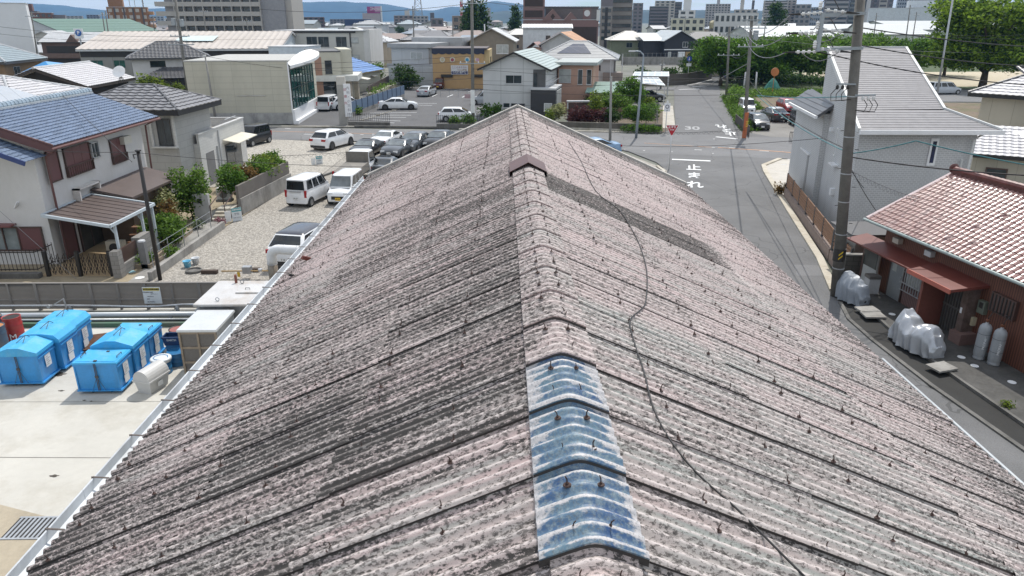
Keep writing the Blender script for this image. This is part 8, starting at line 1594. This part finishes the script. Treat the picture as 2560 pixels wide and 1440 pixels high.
# filler houses : simple gabled and hipped houses out to the horizon
ROOFS = [M('fr%d' % i, c, .55, var=.08) for i, c in enumerate(((.34, .35, .36), (.2, .2, .21), (.45, .46, .47), (.27, .21, .19), (.3, .35, .38), (.5, .49, .46), (.14, .14, .15), (.22, .27, .33)))]
WALLS = [M('fw%d' % i, c, .85, var=.05) for i, c in enumerate(((.5, .49, .46), (.4, .38, .34), (.3, .25, .2), (.55, .55, .56), (.33, .34, .34), (.42, .35, .27)))]
rname = ['grey', 'charcoal', 'pale grey', 'brown', 'blue-grey', 'cream', 'black', 'slate blue']; wname = ['cream', 'taupe', 'brown', 'white', 'grey', 'tan']
taken = []
def free(x, y, r):
    for (a, b_, q) in taken:
        if (x-a)**2+(y-b_)**2 < (r+q)**2: return False
    return True
for o in list(COL.objects):
    if o.type == 'EMPTY' and o.location.y > 100:
        k = max([max((abs(v.co.x)+abs(v.co.y)) for v in c.data.vertices[:]) if c.type == 'MESH' and len(c.data.vertices) else 1 for c in o.children] or [1]); taken.append((o.location.x, o.location.y, min(k*.8, 60)))
bands = [(132, 165, 12, (-140, 30)), (165, 230, 26, (-190, 30)), (230, 320, 40, (-240, 230)), (320, 480, 56, (-330, 330)), (480, 760, 60, (-520, 520)), (760, 1300, 50, (-850, 850))]
cnt = 0
for (ya, yb, n, (xa, xb)) in bands:
    done = tries = 0
    while done < n and tries < n*12:
        tries += 1; y = rg.uniform(ya, yb); x = rg.uniform(xa, xb)
        if abs(x) > y*.78+10: continue
        if y < 330 and x > 26: continue
        big = y > 480; l = rg.uniform(4, 6.5)*(1.7 if big else 1); w = rg.uniform(3.6, 4.8)*(1.7 if big else 1)
        if not free(x, y, l+1): continue
        taken.append((x, y, l+1)); done += 1; cnt += 1; ri, wi_ = rg.randrange(8), rg.randrange(6); kind = rg.choice(('gx', 'gy', 'hip', 'hip')); he = rg.choice((3.0, 5.4, 5.6, 5.8)) if not big else rg.choice((5.5, 6, 8)); zr_ = he+rg.uniform(1.5, 2.2)*(1.3 if big else 1)
        u = 1280+1850*(x-.0125*y)/y; zone = next(t_ for lim, t_ in ((-60, 'left of the white tower'), (240, 'behind the brown terrace'), (420, 'below the orange brown apartment block'), (740, 'behind the beige apartment block'), (960, 'behind the white flat block'), (1120, 'below the lattice pylon'), (1310, 'near the tall conifers'), (1540, 'behind the brown hotel'), (1700, 'below the taupe tower'), (1850, 'below the pale slab blocks'), (2080, 'behind the black cedar'), (9e9, 'below the purple towers')) if u < lim)
        nn_ = 'near' if y < 230 else 'mid' if y < 480 else 'far'; rk = {'gx': 'gabled', 'gy': 'end-on gabled', 'hip': 'hipped'}[kind]; lb = '%s house with %s %s roof %s, %s row' % (wname[wi_], rname[ri], rk, zone, nn_)
        H_ = Hs('far_house', lb, x, y, rg.uniform(-.35, .35), l, w, 'house', 'houses of the far town')
        H_.wallbody(WALLS[wi_], he-.05, wi=.3, gable='x' if kind == 'gx' else 'y' if kind == 'gy' else None, zr=zr_-.15); H_.roof(kind, he, zr_, ROOFS[ri], over=.4, tile=(1, .8 if y < 320 else 2.5, .03, 0), hip=min(l, w)+.2, th=.2, fascia=LGREY if ri in (2, 5) else DGREY)
        if y < 480:
            for z in ((4.1, 1.5) if he > 5 else (1.5,)): H_.win('S', -l*.45, z, 1.5, 1.2, 2, wi=.3, fr=GREY); H_.win('S', l*.4, z, 1.2, 1.1, 1, wi=.3, fr=GREY, gl=CURT if rg.random() < .4 else GLASS)
# ---- trees of the far town
def conifer(x, y, h, r, lab, s):
    t = thing('conifer', lab, 'tree', (x, y, 0), 0, 'tall conifers'); r2 = random.Random(s); mb = MB()
    for k in range(16): q = k/15; leaves(mb, (x+r2.gauss(0, r*.08), y, h*(.1+.88*q)), (r*(1-q)**.8+.2, r*(1-q)**.8+.2, h*.05), int(260*(1-q)+40), .55, r2, .3)
    mb.build('crown', LEAFD, t); MB().tube([(x, y, 0), (x, y, h*.9)], [.35, .08], 6).build('trunk', MT['bark'], t)
for (u, v0, v1, Y, r, lab) in ((1184, -4, 62, 250, 4.2, 'tall dark conifer left of the pair, behind the car park pole'), (1203, 3, 62, 255, 3.4, 'tall dark conifer right of the pair'), (1290, 16, 70, 300, 3.8, 'single dark conifer left of the brown hotel'), (1168, 14, 60, 262, 3.0, 'lower conifer beside the left one of the pair')):
    q = Q(u, v0, Y); conifer(q.x, Y, q.z, r, lab, u)
t = thing('black_pine', 'dark layered cedar standing before the pale skyline towers', 'tree', tuple(P(1945, 92))); q = Q(1943, 24, 300); mb = MB(); r2 = random.Random(9)
for k in range(7): z = 3+k*2.1; leaves(mb, (q.x+r2.uniform(-1, 1), 300, z), (8-1.0*k+r2.uniform(-.8, .8), 6-.7*k, .6), 420, .5, r2, .2)
mb.build('crown', LEAFD, t); MB().tube([(q.x, 300, 0), (q.x, 300, 16)], [.5, .1], 6).build('trunk', MT['bark'], t)
# park trees
for k, (x, y, h, r, lab, m_, n) in enumerate(((37.5, 128, 8.2, 4.2, 'spreading park tree nearest the bend of the up road', LEAF, 5200), (45.5, 131, 8.0, 4.4, 'broad park tree behind the orange-banded pole', LEAF, 5200), (53.5, 134, 8.6, 4.6, 'broad bright topped park tree left of the big pole', LEAFM, 5200), (60.5, 131, 7.6, 4.0, 'dark low park tree just left of the grey roofed house', LEAF, 4200), (64, 146, 8.8, 5.0, 'park tree rising over the grey house roof, left part', LEAFM, 4600), (72, 150, 8.6, 5.0, 'park tree rising over the middle of the grey house roof', LEAFM, 4600), (80, 146, 8.2, 4.6, 'park tree at the right end of the grey house ridge', LEAF, 4600), (89, 150, 8.6, 5, 'park tree under the left edge of the large tree', LEAF, 4200), (41, 152, 7.5, 4.0, 'park tree behind the blue car at the bend', LEAFD, 3200))):
    r2 = random.Random(k); lob = [(0, 0, h*.66, r*.9, r*.8, h*.26), (0, 0, h*.4, r*.8, r*.7, h*.18)]+[(math.cos(a)*r*.75, math.sin(a)*r*.62, h*r2.uniform(.28, .82), r*.55, r*.5, h*r2.uniform(.14, .22)) for a in [i*.78+r2.random() for i in range(8)]]
    tree('park_tree', lab, (x, y, 0), h, lob, m_, int(n*1.5), .27, .3, 200+k, group='trees of the small park')
r2 = random.Random(77); lob = [(0, 0, 11.0, 5.5, 5, 3), (-3, -2, 5.2, 4.5, 3, 2), (3, -2, 4.8, 5, 3, 2), (0, -1, 7.5, 6, 4, 2), (-7, -1, 8.5, 3.5, 3, 2.2), (-6.5, 0, 11, 3, 3, 1.8), (-7.5, -1, 5.2, 3, 3, 1.6)]+[(math.cos(a)*d, math.sin(a)*d*.8, z, 3.2, 3.0, 1.5) for a, d, z in [(i*.9+r2.random()*.4, r2.uniform(3.5, 7.5), r2.uniform(4.6, 12.5)) for i in range(16)]]+[(8, 0, 12, 5, 4, 3), (-4.5, 0, 12.5, 3, 3, 1.6)]
tree('large_park_tree', 'large bright green tree filling the top right corner', (78.5, 121, 0), 15, lob, M_leaf('leaf_fresh', (.045, .105, .014), (.27, .40, .04)), 26000, .32, .55, 300)
tree('large_park_tree', 'second large tree partly outside the right edge', (95, 126, 0), 15, [(x+16*0, y_, z, 4, 4, 2.2) for x, y_, z in ((0, 0, 12), (-4, 0, 9), (-3, -1, 6), (4, 0, 9), (0, 1, 6))], LEAF, 6000, .34, .5, 301)
hedge('park_hedge', 'clipped hedge row at the near edge of the sandy park', (92, 112, 0), (108, 108, 0), 1.2, 1.4, LEAFD, 1500, .25); hedge('verge_bushes', 'bright bushes along the right verge of the up road', (33.6, 107, 0), (30.6, 95.5, 0), 1.0, 1.5, LEAFM, 2600, .16); hedge('verge_bushes', 'low grassy bushes on the verge behind the orange-banded pole', (25.2, 75, 0), (28.8, 90, 0), .5, .5, LEAFM, 1800, .11)
for (u, v, h, lab) in ((1000, 72, 7, 'round dark tree beside the pylon foot'), (822, 72, 4, 'yellow-green tree behind the white flat roofed block'), (872, 70, 5, 'bright green tree behind the white flat roofed block'), (1010, 200, 4, 'dark garden tree beside the brown fence')):
    q = P(u, v+22) if v < 100 else P(u, v+20); tree('town_tree', lab, q, h, [(0, 0, h*.65, h*.4, h*.4, h*.32), (h*.25, 0, h*.5, h*.3, h*.3, h*.25)], LEAFY if 'yellow' in lab else LEAFD if 'dark' in lab else LEAFM, 1500, h*.05, .2, u, group='trees among the far houses')
kn = MB(); r2 = random.Random(4); q = P(160, 72)
for k in range(14): leaves(kn, (q.x-30+k*6, 620+r2.uniform(-20, 20), 5+4*math.sin(k*.6)), (9, 9, 7), 240, 1.2, r2, .3)
o = kn.build('wooded_knoll', LEAFD); o['kind'] = 'stuff'
fw = MB()
for k in range(170): y = r2.uniform(300, 1500); x = r2.uniform(-.75, .75)*y; h = r2.uniform(4, 8); leaves(fw, (x, y, h*.55), (h*.6, h*.6, h*.5), 60, 1.0, r2, .3)
o = fw.build('far_greenery', LEAFD); o['kind'] = 'stuff'
hedge('park_undergrowth', 'dark undergrowth along the park edge below the trees', P(1832, 207), P(2075, 224), 1.6, 1.8, LEAFD, 3600, .22)
for k, (x, y, h) in enumerate(((49.5, 140, 8.4), (57, 143, 8.2), (42, 138, 7.6))): tree('park_tree', ['inner park tree filling the gap behind the orange mirror', 'inner park tree left of the grey roof ridge', 'inner park tree behind the brown wall end'][k], (x, y, 0), h, [(0, 0, h*.6, 4.4, 3.6, h*.34), (2.5, -.5, h*.45, 3, 2.6, h*.25), (-2.6, 0, h*.5, 3, 2.6, h*.26)], LEAFM, 6500, .27, .3, 400+k, group='trees of the small park')
# ---------------------------------------------------------------- hills and haze
def hills(name, Y, depth, prof, mt, step=60):
    """ridge given by (pixel column, pixel row) points, built as terrain Y metres away"""
    pts = [Q(u, v, Y) for u, v in prof]; mb = MB(); xs = []; x = pts[0].x
    while x < pts[-1].x: xs.append(x); x += step
    rows = 9
    def hz(x):
        for a, b_ in zip(pts[:-1], pts[1:]):
            if a.x <= x <= b_.x: return lerp(a.z, b_.z, (x-a.x)/(b_.x-a.x))
        return pts[-1].z
    for r_ in range(rows+1):
        q = r_/rows; sh = math.sin(math.pi*min(1, q*1.0))
        for x in xs:
            h = hz(x)*(sh**.8)*(1+.10*noise.noise(Vector((x*.002, q*4, Y*.001)))*(1 if q != .5 else .4))+(hz(x)*.05*noise.noise(Vector((x*.008, q*9, 1))) if 0 < q < 1 else 0); mb.v.append(Vector((x, Y+(q-.5)*depth, max(-.5, h))))
    n = len(xs)
    for r_ in range(rows):
        for i in range(n-1): a = r_*n+i; mb.f.append((a, a+1, a+n+1, a+n)); mb.m.append(0)
    return struct(mb.build(name, mt, smooth=True))
FOR = M('forest_hill', (.03, .05, .045), .95, var=.4, scale=.01)
hills('hills', 6700, 1000, [(-700, 20), (0, 14), (70, 10), (150, 13), (230, 22), (300, 26), (420, 20), (560, 14), (735, 4), (860, 3), (905, 8), (950, 8), (1000, 17), (1035, 25), (1085, 27), (1120, 18), (1160, 16), (1200, 5), (1240, 3), (1290, 9), (1340, 20), (1420, 26), (1600, 30), (1900, 34), (2500, 34), (3300, 30)], FOR, 45)
hills('hills', 5600, 800, [(-700, 40), (80, 42), (120, 34), (170, 25), (230, 28), (300, 34), (380, 27), (440, 30), (520, 38), (620, 44), (700, 46)], FOR, 60)
hills('hills', 3000, 800, [(1180, 46), (1230, 32), (1260, 27), (1300, 26), (1340, 25), (1400, 20), (1440, 22), (1480, 20), (1560, 24), (1620, 26), (1700, 24), (1760, 24), (1900, 27), (2000, 26), (2060, 22), (2100, 22), (2300, 28), (3000, 34)], FOR, 40)
HZ = bpy.data.materials.new('town_haze'); HZ.use_nodes = True; nt = HZ.node_tree; nt.nodes.remove(nt.nodes['Principled BSDF']); pv = N(nt, 'ShaderNodeVolumePrincipled'); pv.inputs['Color'].default_value = (.27, .56, 1, 1); pv.inputs['Density'].default_value = HAZE_D; pv.inputs['Anisotropy'].default_value = 0.0; L(nt, pv.outputs[0], nt.nodes['Material Output'].inputs['Volume'])
if HAZE_D > 0:
    o = MB().box(-7800, 7800, -290, 7300, -1.2, 330).build('haze', HZ); o['kind'] = 'stuff'
# ---------------------------------------------------------------- poles and wires
INS = M('insulator_white', (.68, .68, .66), .25, var=.05); ARM = M('arm_grey', (.3, .33, .35), .45, metal=.3)
def ubase(base, topp, lab, r=(.17, .12), arms=(), cans=(), name='utility_pole', mt=None, group=None):
    """concrete pole from base to top with cross arms [(height, half length)] and transformers [(height, side)]"""
    b0, t0 = Vector(base), Vector(topp); t = thing(name, lab, 'utility pole' if name == 'utility_pole' else 'pole', b0, 0, group); MB().tube([b0, b0.lerp(t0, .5), t0], [r[0], (r[0]+r[1])/2, r[1]], 12).build('shaft', mt or POLEC, t, smooth=True); d = (t0-b0)/(t0.z-b0.z)
    for (z, hl) in arms:
        p = b0+d*(z-b0.z); MB().beam(p+Vector((-hl, -.16, 0)), p+Vector((hl, -.16, 0)), .09, .09, 0).build('cross_arm', ARM, t)
        for x in (-.9, -.45, .45, .9): MB().lathe(p+Vector((x*hl, -.16, .05)), [(.05, 0), (.07, .04), (.045, .07), (.07, .11), (.03, .17)], 8).build('insulator', INS, t)
    for (z, sx) in cans: p = b0+d*(z-b0.z); MB().lathe(p+Vector((sx*.42, -.1, -.4)), [(.2, 0), (.24, .04), (.24, .75), (.2, .8)], 14).build('transformer', ARM, t)
    return t, d
gp = 'utility poles of the town'
B0 = Vector((13.62, 27.37, 0)); T0 = Q(2153, -30, 28.1); big, d = ubase(B0, T0, 'big concrete utility pole with clustered insulators in front of the grey roofed house', (.225, .17), mt=M('pole_dark', (.13, .122, .108), .85, var=.2, scale=3))
def on(z): return B0+d*z
def post(name, a, b_, w, m): MB().beam(a, b_, w).build(name, m, big)
for z in (10.75, 9.55):
    p = on(z); post('cross_arm', p+Vector((-1.35, .1, .02)), p+Vector((.15, -.2, .08)), .11, ARM)
pa, pb_ = on(10.75)+Vector((-1.3, .1, .1)), on(9.55)+Vector((-1.4, .1, -.05)); post('outrigger', pa, pb_, .13, ARM); pm = pa.lerp(pb_, .5); post('cross_arm', pm+Vector((-.1, 0, 0)), pm+Vector((1.1, .1, .1)), .09, ARM)
def string(p, q, n=4):
    p, q = Vector(p), Vector(q); dr = (q-p).normalized(); rot = dr.to_track_quat('Z', 'Y').to_matrix(); b = MB()
    for k in range(n): b.lathe(p.lerp(q, (k+.5)/n), [(.03, -.06), (.075, -.03), (.05, 0), (.075, .03), (.03, .06)], 9, 0, rot)
    b.tube([p, q], .02, 5); b.build('insulator', INS, big); MB().tube([q, q+dr*.45], [.05, .02], 6).build('clamp_sleeve', BLACK, big)
for p in (pa, pm, pb_):
    string(p, p+Vector((-.62, .5, -.04))); string(p+Vector((.05, 0, .1)), p+Vector((.75, -.25, .02)), 3)
    MB().lathe(p+Vector((-.12, 0, .1)), [(.03, 0), (.08, .06), (.05, .1), (.08, .14), (.05, .18), (.08, .22), (.02, .3)], 9).build('insulator', INS, big)
    MB().tube([p+Vector((-.55, .45, 0))]+[p+Vector((-.5+.16*k, .4-.12*k, -.34*math.sin(k*math.pi/7))) for k in range(8)], .016, 5).build('jumper', WIREG, big)
    MB().tube([p+Vector((-.3, .2, .1))]+[p+Vector((-.2+.12*k, .1, .1+.42*math.sin(k*math.pi/7))) for k in range(8)], .018, 5).build('jumper', BLACK, big)
for z, sx in ((8.35, -1), (7.95, 1)):
    p = on(z); post('bracket', p+Vector((0, -.2, 0)), p+Vector((sx*.75, -.25, .02)), .06, ARM)
    for k in range(3): q = p+Vector((sx*(.3+.2*k), -.25, -.1)); MB().lathe(q, [(.04, -.08), (.06, -.03), (.06, .03), (.03, .08)], 8).build('cable_clamp', BLACK if sx < 0 else INS, big); MB().tube([q, q+Vector((sx*.2, 0, -.25)), q+Vector((sx*.15, .05, -.5)), p+Vector((sx*.1, -.2, -.55))], .016, 5).build('jumper', BLACK, big)
for k in range(9): z = 1.6+k*.72; p = on(z); MB().tube([p+Vector((-.25 if k % 2 else .25, -.05, 0)), p+Vector((-.38 if k % 2 else .38, -.1, 0))], .014, 5).build('step_bolt', BLACK, big)
for z in (1.2, 2.6, 3.9, 5.0, 6.4, 7.9, 9.6): MB().lathe(on(z), [(.235-.0045*z, -.02), (.235-.0045*z, .02)], 14).build('band', STEEL, big)
MB().lathe(on(1.75), [(.235, -.25), (.233, .25)], 16).build('warning_band', BLACK, big)
for k in range(2): f = frame(on(1.75)+Vector((.0, -.236, -.06)), (1, 0, 0), (0, 0, 1)); MB().add([f @ Vector(q) for q in ((-.14, -.1+.16*k, .004), (.02, .04+.16*k, .004), (.02, .11+.16*k, .004), (-.14, -.03+.16*k, .004))], [(0, 1, 2, 3)]).build('warning_stripe', M('stripe_yellow', (.65, .45, .03), .6), big)
sl_ = on(9.9); 
pB, dB = ubase((23.1, 69.4, 0), Q(1880, 40, 69.8), 'utility pole with orange and striped foot at the parking corner', (.19, .14), ((9.9, 1.4), (8.3, 1.2), (10.6, 1.0)), ((9.3, 1),), group=gp); MB().lathe((23.1, 69.4, .0), [(.205, 0), (.2, 2.4)], 14).build('orange_sleeve', M('sleeve_orange', (.42, .12, .04), .6, dirt=(.3, .1, .05)), pB)
for k in range(3): MB().lathe((23.12, 69.4, 1.1+k*.2), [(.207, 0), (.207, .09)], 14).build('warning_stripe', MT['stripe_yellow'], pB)
pC, _ = ubase((32.4, 107.06, 0), Q(1824, 66, 107.5), 'utility pole at the left verge corner of the side road', (.19, .14), ((8.6, 1.3), (5.9, 1.6)), (), group=gp)
pD, _ = ubase((-3.22, 79.65, 0), Q(1179, -25, 79.8), 'tall utility pole in front of the orange building and car park', (.19, .14), ((6.3, 1.4), (12.2, 1.1)), (), group=gp); MB().box(-3.45, -3.0, 79.38, 79.44, 1.2, 3.6).build('pole_notice', PAPER, pD)
q = Q(468, 222, 86); pE, _ = ubase((q.x, 86, 0), Q(436, -20, 86.5), 'tall utility pole with grey transformers behind the hipped roofs', (.19, .15), ((8.0, 1.5), (8.9, 1.1)), ((10.4, -1.2), (10.3, .9)), group=gp)
p = P(2340, 252); ubase(p, Q(2385, -20, p.y+1), 'slim grey lamp pole rising in front of the large park tree', (.15, .11), (), (), 'lamp_pole', STEEL)
pH, _ = ubase((9.76, 66.0, 0), Q(1528, 190, 66), 'slim grey pole beside the yellow shrub and factory verge', (.13, .09), (), (), 'service_pole', M('pole_pale', (.26, .255, .24), .85))
q = Q(552, 292, 80); pJ, _ = ubase((q.x, 78.5, 0), Q(512, 136, 78.8), 'slim service pole in front of the beige clinic wall', (.14, .07), ((7.0, .1),), (), 'service_pole', MT['pole_pale'])
t = thing('street_lamp', 'tall pale blue-grey street lamp with bent arm by the corner garden', 'street lamp', (12.76, 69.54, 0)); LP = M('lamp_post', (.33, .38, .43), .45, metal=.3); MB().tube([(12.76, 69.54, 0), (12.9, 69.54, 4), (13.0, 69.5, 7.2), (12.95, 69.4, 7.6), (12.6, 69.2, 7.9), (12.0, 68.9, 7.95)], [.13, .11, .08, .07, .06, .06], 10).build('post', LP, t, smooth=True); MB().box(11.5, 12.1, 68.75, 69.0, 7.88, 8.0).build('lamp_head', LGREY, t)
for i, (u, v0, v1, Y, al, lab) in enumerate(((1036, 150, 15, 150, 1.0, 'thin dark pole before the white flat roofed block'), (82, 108, 30, 150, 1.2, 'utility pole beside the brown terrace at the left'), (88, 106, 75, 152, .3, 'short post beside the left utility pole'), (259, 84, 30, 170, .8, 'left pole of the pair before the brown apartment'), (267, 84, 26, 172, 1.0, 'right pole of the pair before the brown apartment'), (1440, 180, 125, 160, .5, 'thin pole left of the olive green house'), (1652, 215, 150, 122, .4, 'thin grey post beside the brown boundary wall'), (1710, 84, 40, 260, 1.3, 'pole before the cream flats'), (1912, 90, 30, 210, 1.0, 'pole before the white sheds'), (2188, 86, 32, 200, .6, 'pole right of the big utility pole'), (2272, 74, 12, 190, .6, 'taller pole of the pair before the white works'), (2288, 70, 30, 200, .8, 'shorter pole of the pair before the white works'), (385, 80, 40, 260, 1.2, 'pole before the beige apartment stair tower'), (512, 78, 20, 200, 1.2, 'pole before the balconies of the beige apartment'), (620, 78, 45, 200, 1.2, 'small pole right of centre before the beige apartment'), (1215, 116, 60, 150, .3, 'dark slim post left of the taupe gabled house'), (1135, 112, 60, 170, .9, 'pole before the taupe block'), (1888, 232, 180, 118, .1, 'white net post in the weedy field'), (1860, 215, 180, 120, .1, 'white net post near the blue car'))):
    a = Q(u, v0, Y); ubase((a.x, Y, 0), Q(u-(4 if u < 1280 else -4), v1, Y), lab, (.16, .11), ((Q(u, v1, Y).z-.8, al),) if al > .35 else (), (), 'utility_pole' if al > .35 else 'post', POLEC if al > .35 else LGREY, gp if al > .35 else None)
# wires
def wire(a, b_, sag, lab, r=.016, m=None, curl=0):
    a, b_ = Vector(a), Vector(b_); n = 16; pts = [a.lerp(b_, k/n)-Vector((0, 0, sag*4*(k/n)*(1-k/n))) for k in range(n+1)]; o = MB().tube(pts, r, 5, 0, False)
    if curl: o.tube([a.lerp(b_, k/(curl*8))-Vector((0, 0, sag*4*(k/(curl*8))*(1-k/(curl*8))))+Vector((0, 0, -.09+.09*math.sin(k*.785))) for k in range(curl*8+1)], r*.7, 4, 0, False)
    tag(o.build('overhead_wire', m or WIREM, smooth=True), lab, 'wire', 'overhead wires')
pj = lambda u, v, y: Q(u, v, y)
wire(on(10.35), pj(2600, 118, 34), .1, 'upper black wire from the big pole to the right edge', .022); wire(on(9.75), pj(2600, 166, 34), .15, 'second black wire from the big pole to the right edge', .022); wire(pb_, pj(2600, 214, 30), .2, 'third wire running from the outrigger over the grey roof to the right edge', .022)
wire(on(5.75), pj(2290, 352, 26.5), .05, 'teal cable from the big pole across the tiled wall', .022, WIRET); wire(pj(2290, 352, 26.5), pj(2600, 418, 24.5), .05, 'teal cable continuing to the right edge above the red tiles', .022, WIRET); wire(on(5.65), pj(2600, 440, 24.8), .1, 'black cable below the teal cable to the right edge', .026)
wire(on(5.8), pj(1893, 238, 50), .25, 'teal cable from the big pole to its bend above the road', .022, WIRET); wire(pj(1893, 238, 50), on(7.9), .1, 'teal cable rising from the bend to the big pole bracket', .022, WIRET); wire(on(5.9), (23.1, 69.4, 5.2), .5, 'black cable from the big pole to the orange-footed pole', .02)
for p, q, l in ((pa, 10.5, 'top'), (pm, 9.9, 'middle'), (pb_, 9.4, 'bottom')): wire(p+Vector((-.9, .7, -.05)), (23.1-1.0, 69.4, q), .9, 'pale wire from the %s insulator string to the orange-footed pole' % l, .02, WIREG)
wire((23.3, 69.4, 10.6), (32.4, 107, 9.0), .6, 'wire along the up road between the two poles', .02, WIREG); wire((23.0, 69.4, 8.3), (32.4, 107, 6.0), .7, 'lower cable along the up road between the two poles', .022); wire((23.0, 69.4, 7.0), P(1745, 227), .0, 'pale guy wire slanting from the orange-footed pole to the road edge', .035, WIREG)
wire(pj(1180, 8, 79.7), pj(640, 22, 86), .6, 'black wire across the mountains from the car park pole', .022); wire(pj(1183, 0, 79.7), pj(1500, 24, 92), .3, 'black wire from the car park pole toward the brown hotel', .024)
for i, (v0, v1, s) in enumerate(((140, 160, .3), (152, 172, .35), (180, 150, .5), (196, 212, .3))): wire(pj(1183, v0, 79.6), pj(470, v1, 85.9), s, 'wire %s between the car park pole and the transformer pole' % ['uppermost', 'second from the top', 'third from the top', 'lowest'][i], .018)
for i, (v0, v1, s) in enumerate(((172, 196, .35), (210, 190, .5), (222, 236, .35))): wire(pj(1183, v0, 79.6), pj(1865, v1, 69.2), s, 'cable %s from the car park pole across the white gable house' % ['highest', 'middle', 'lowest'][i], .018)
wire(pj(468, 92, 86), pj(-40, 62, 95), .4, 'wire from the transformer pole to the left edge', .018); wire(pj(468, 100, 86), pj(-40, 80, 95), .5, 'lower wire from the transformer pole to the left edge', .018); wire(pj(468, 110, 86), pj(512, 140, 78.6), .1, 'short drop wire from the transformer pole to the clinic pole', .016); wire(pj(512, 140, 78.6), pj(726, 172, 80), .1, 'service wire from the clinic pole along the clinic wall', .016)
wire(pj(640, 392, 48), pj(1183, 346, 79.6), .3, 'coiled cable over the parked cars', .013, None, 40); wire(pj(1530, 325, 66), pj(1862, 322, 69.2), .3, 'coiled cable crossing the street behind the stop sign', .016, None, 26)
wire(pj(345, 382, 29.7), pj(1060, 415, 48), .25, 'thin cable from the black pole over the parked cars', .012); wire(pj(345, 380, 29.7), pj(-20, 366, 31), .1, 'thin cable from the black pole to the left edge', .012); wire(pj(1528, 362, 65.8), pj(2060, 345, 40), .3, 'beaded cable across the crossing from the slim grey pole', .016)
wire(pj(150, 232, 40), pj(330, 405, 30.4), .05, 'dark service cable over the blue tile roof', .014); wire(pj(0, 528, 31), pj(200, 705, 29.8), .02, 'pale guy wire in front of the white house wall', .01, WIREG); wire(on(5.4), pj(2160, 470, 33.5), .05, 'drop cable from the big pole to the tiled house wall', .016); wire(on(5.5), pj(2200, 540, 29), .1, 'service cable from the big pole to the red roof', .014); wire(on(5.2), pj(2310, 500, 28), .1, 'spiral wrapped cable from the big pole over the tiled wall', .012, WIREG, 20)
wire((32.4, 107, 8.6), pj(2560, 130, 118), .8, 'wire crossing the park from the far verge pole', .025, WIREG); wire(pj(2372, 88, 106), pj(2600, 84, 112), .2, 'wire from the lamp pole to the right edge', .022); wire(pj(2370, 92, 106), pj(2600, 96, 112), .2, 'lower wire from the lamp pole to the right edge', .022)
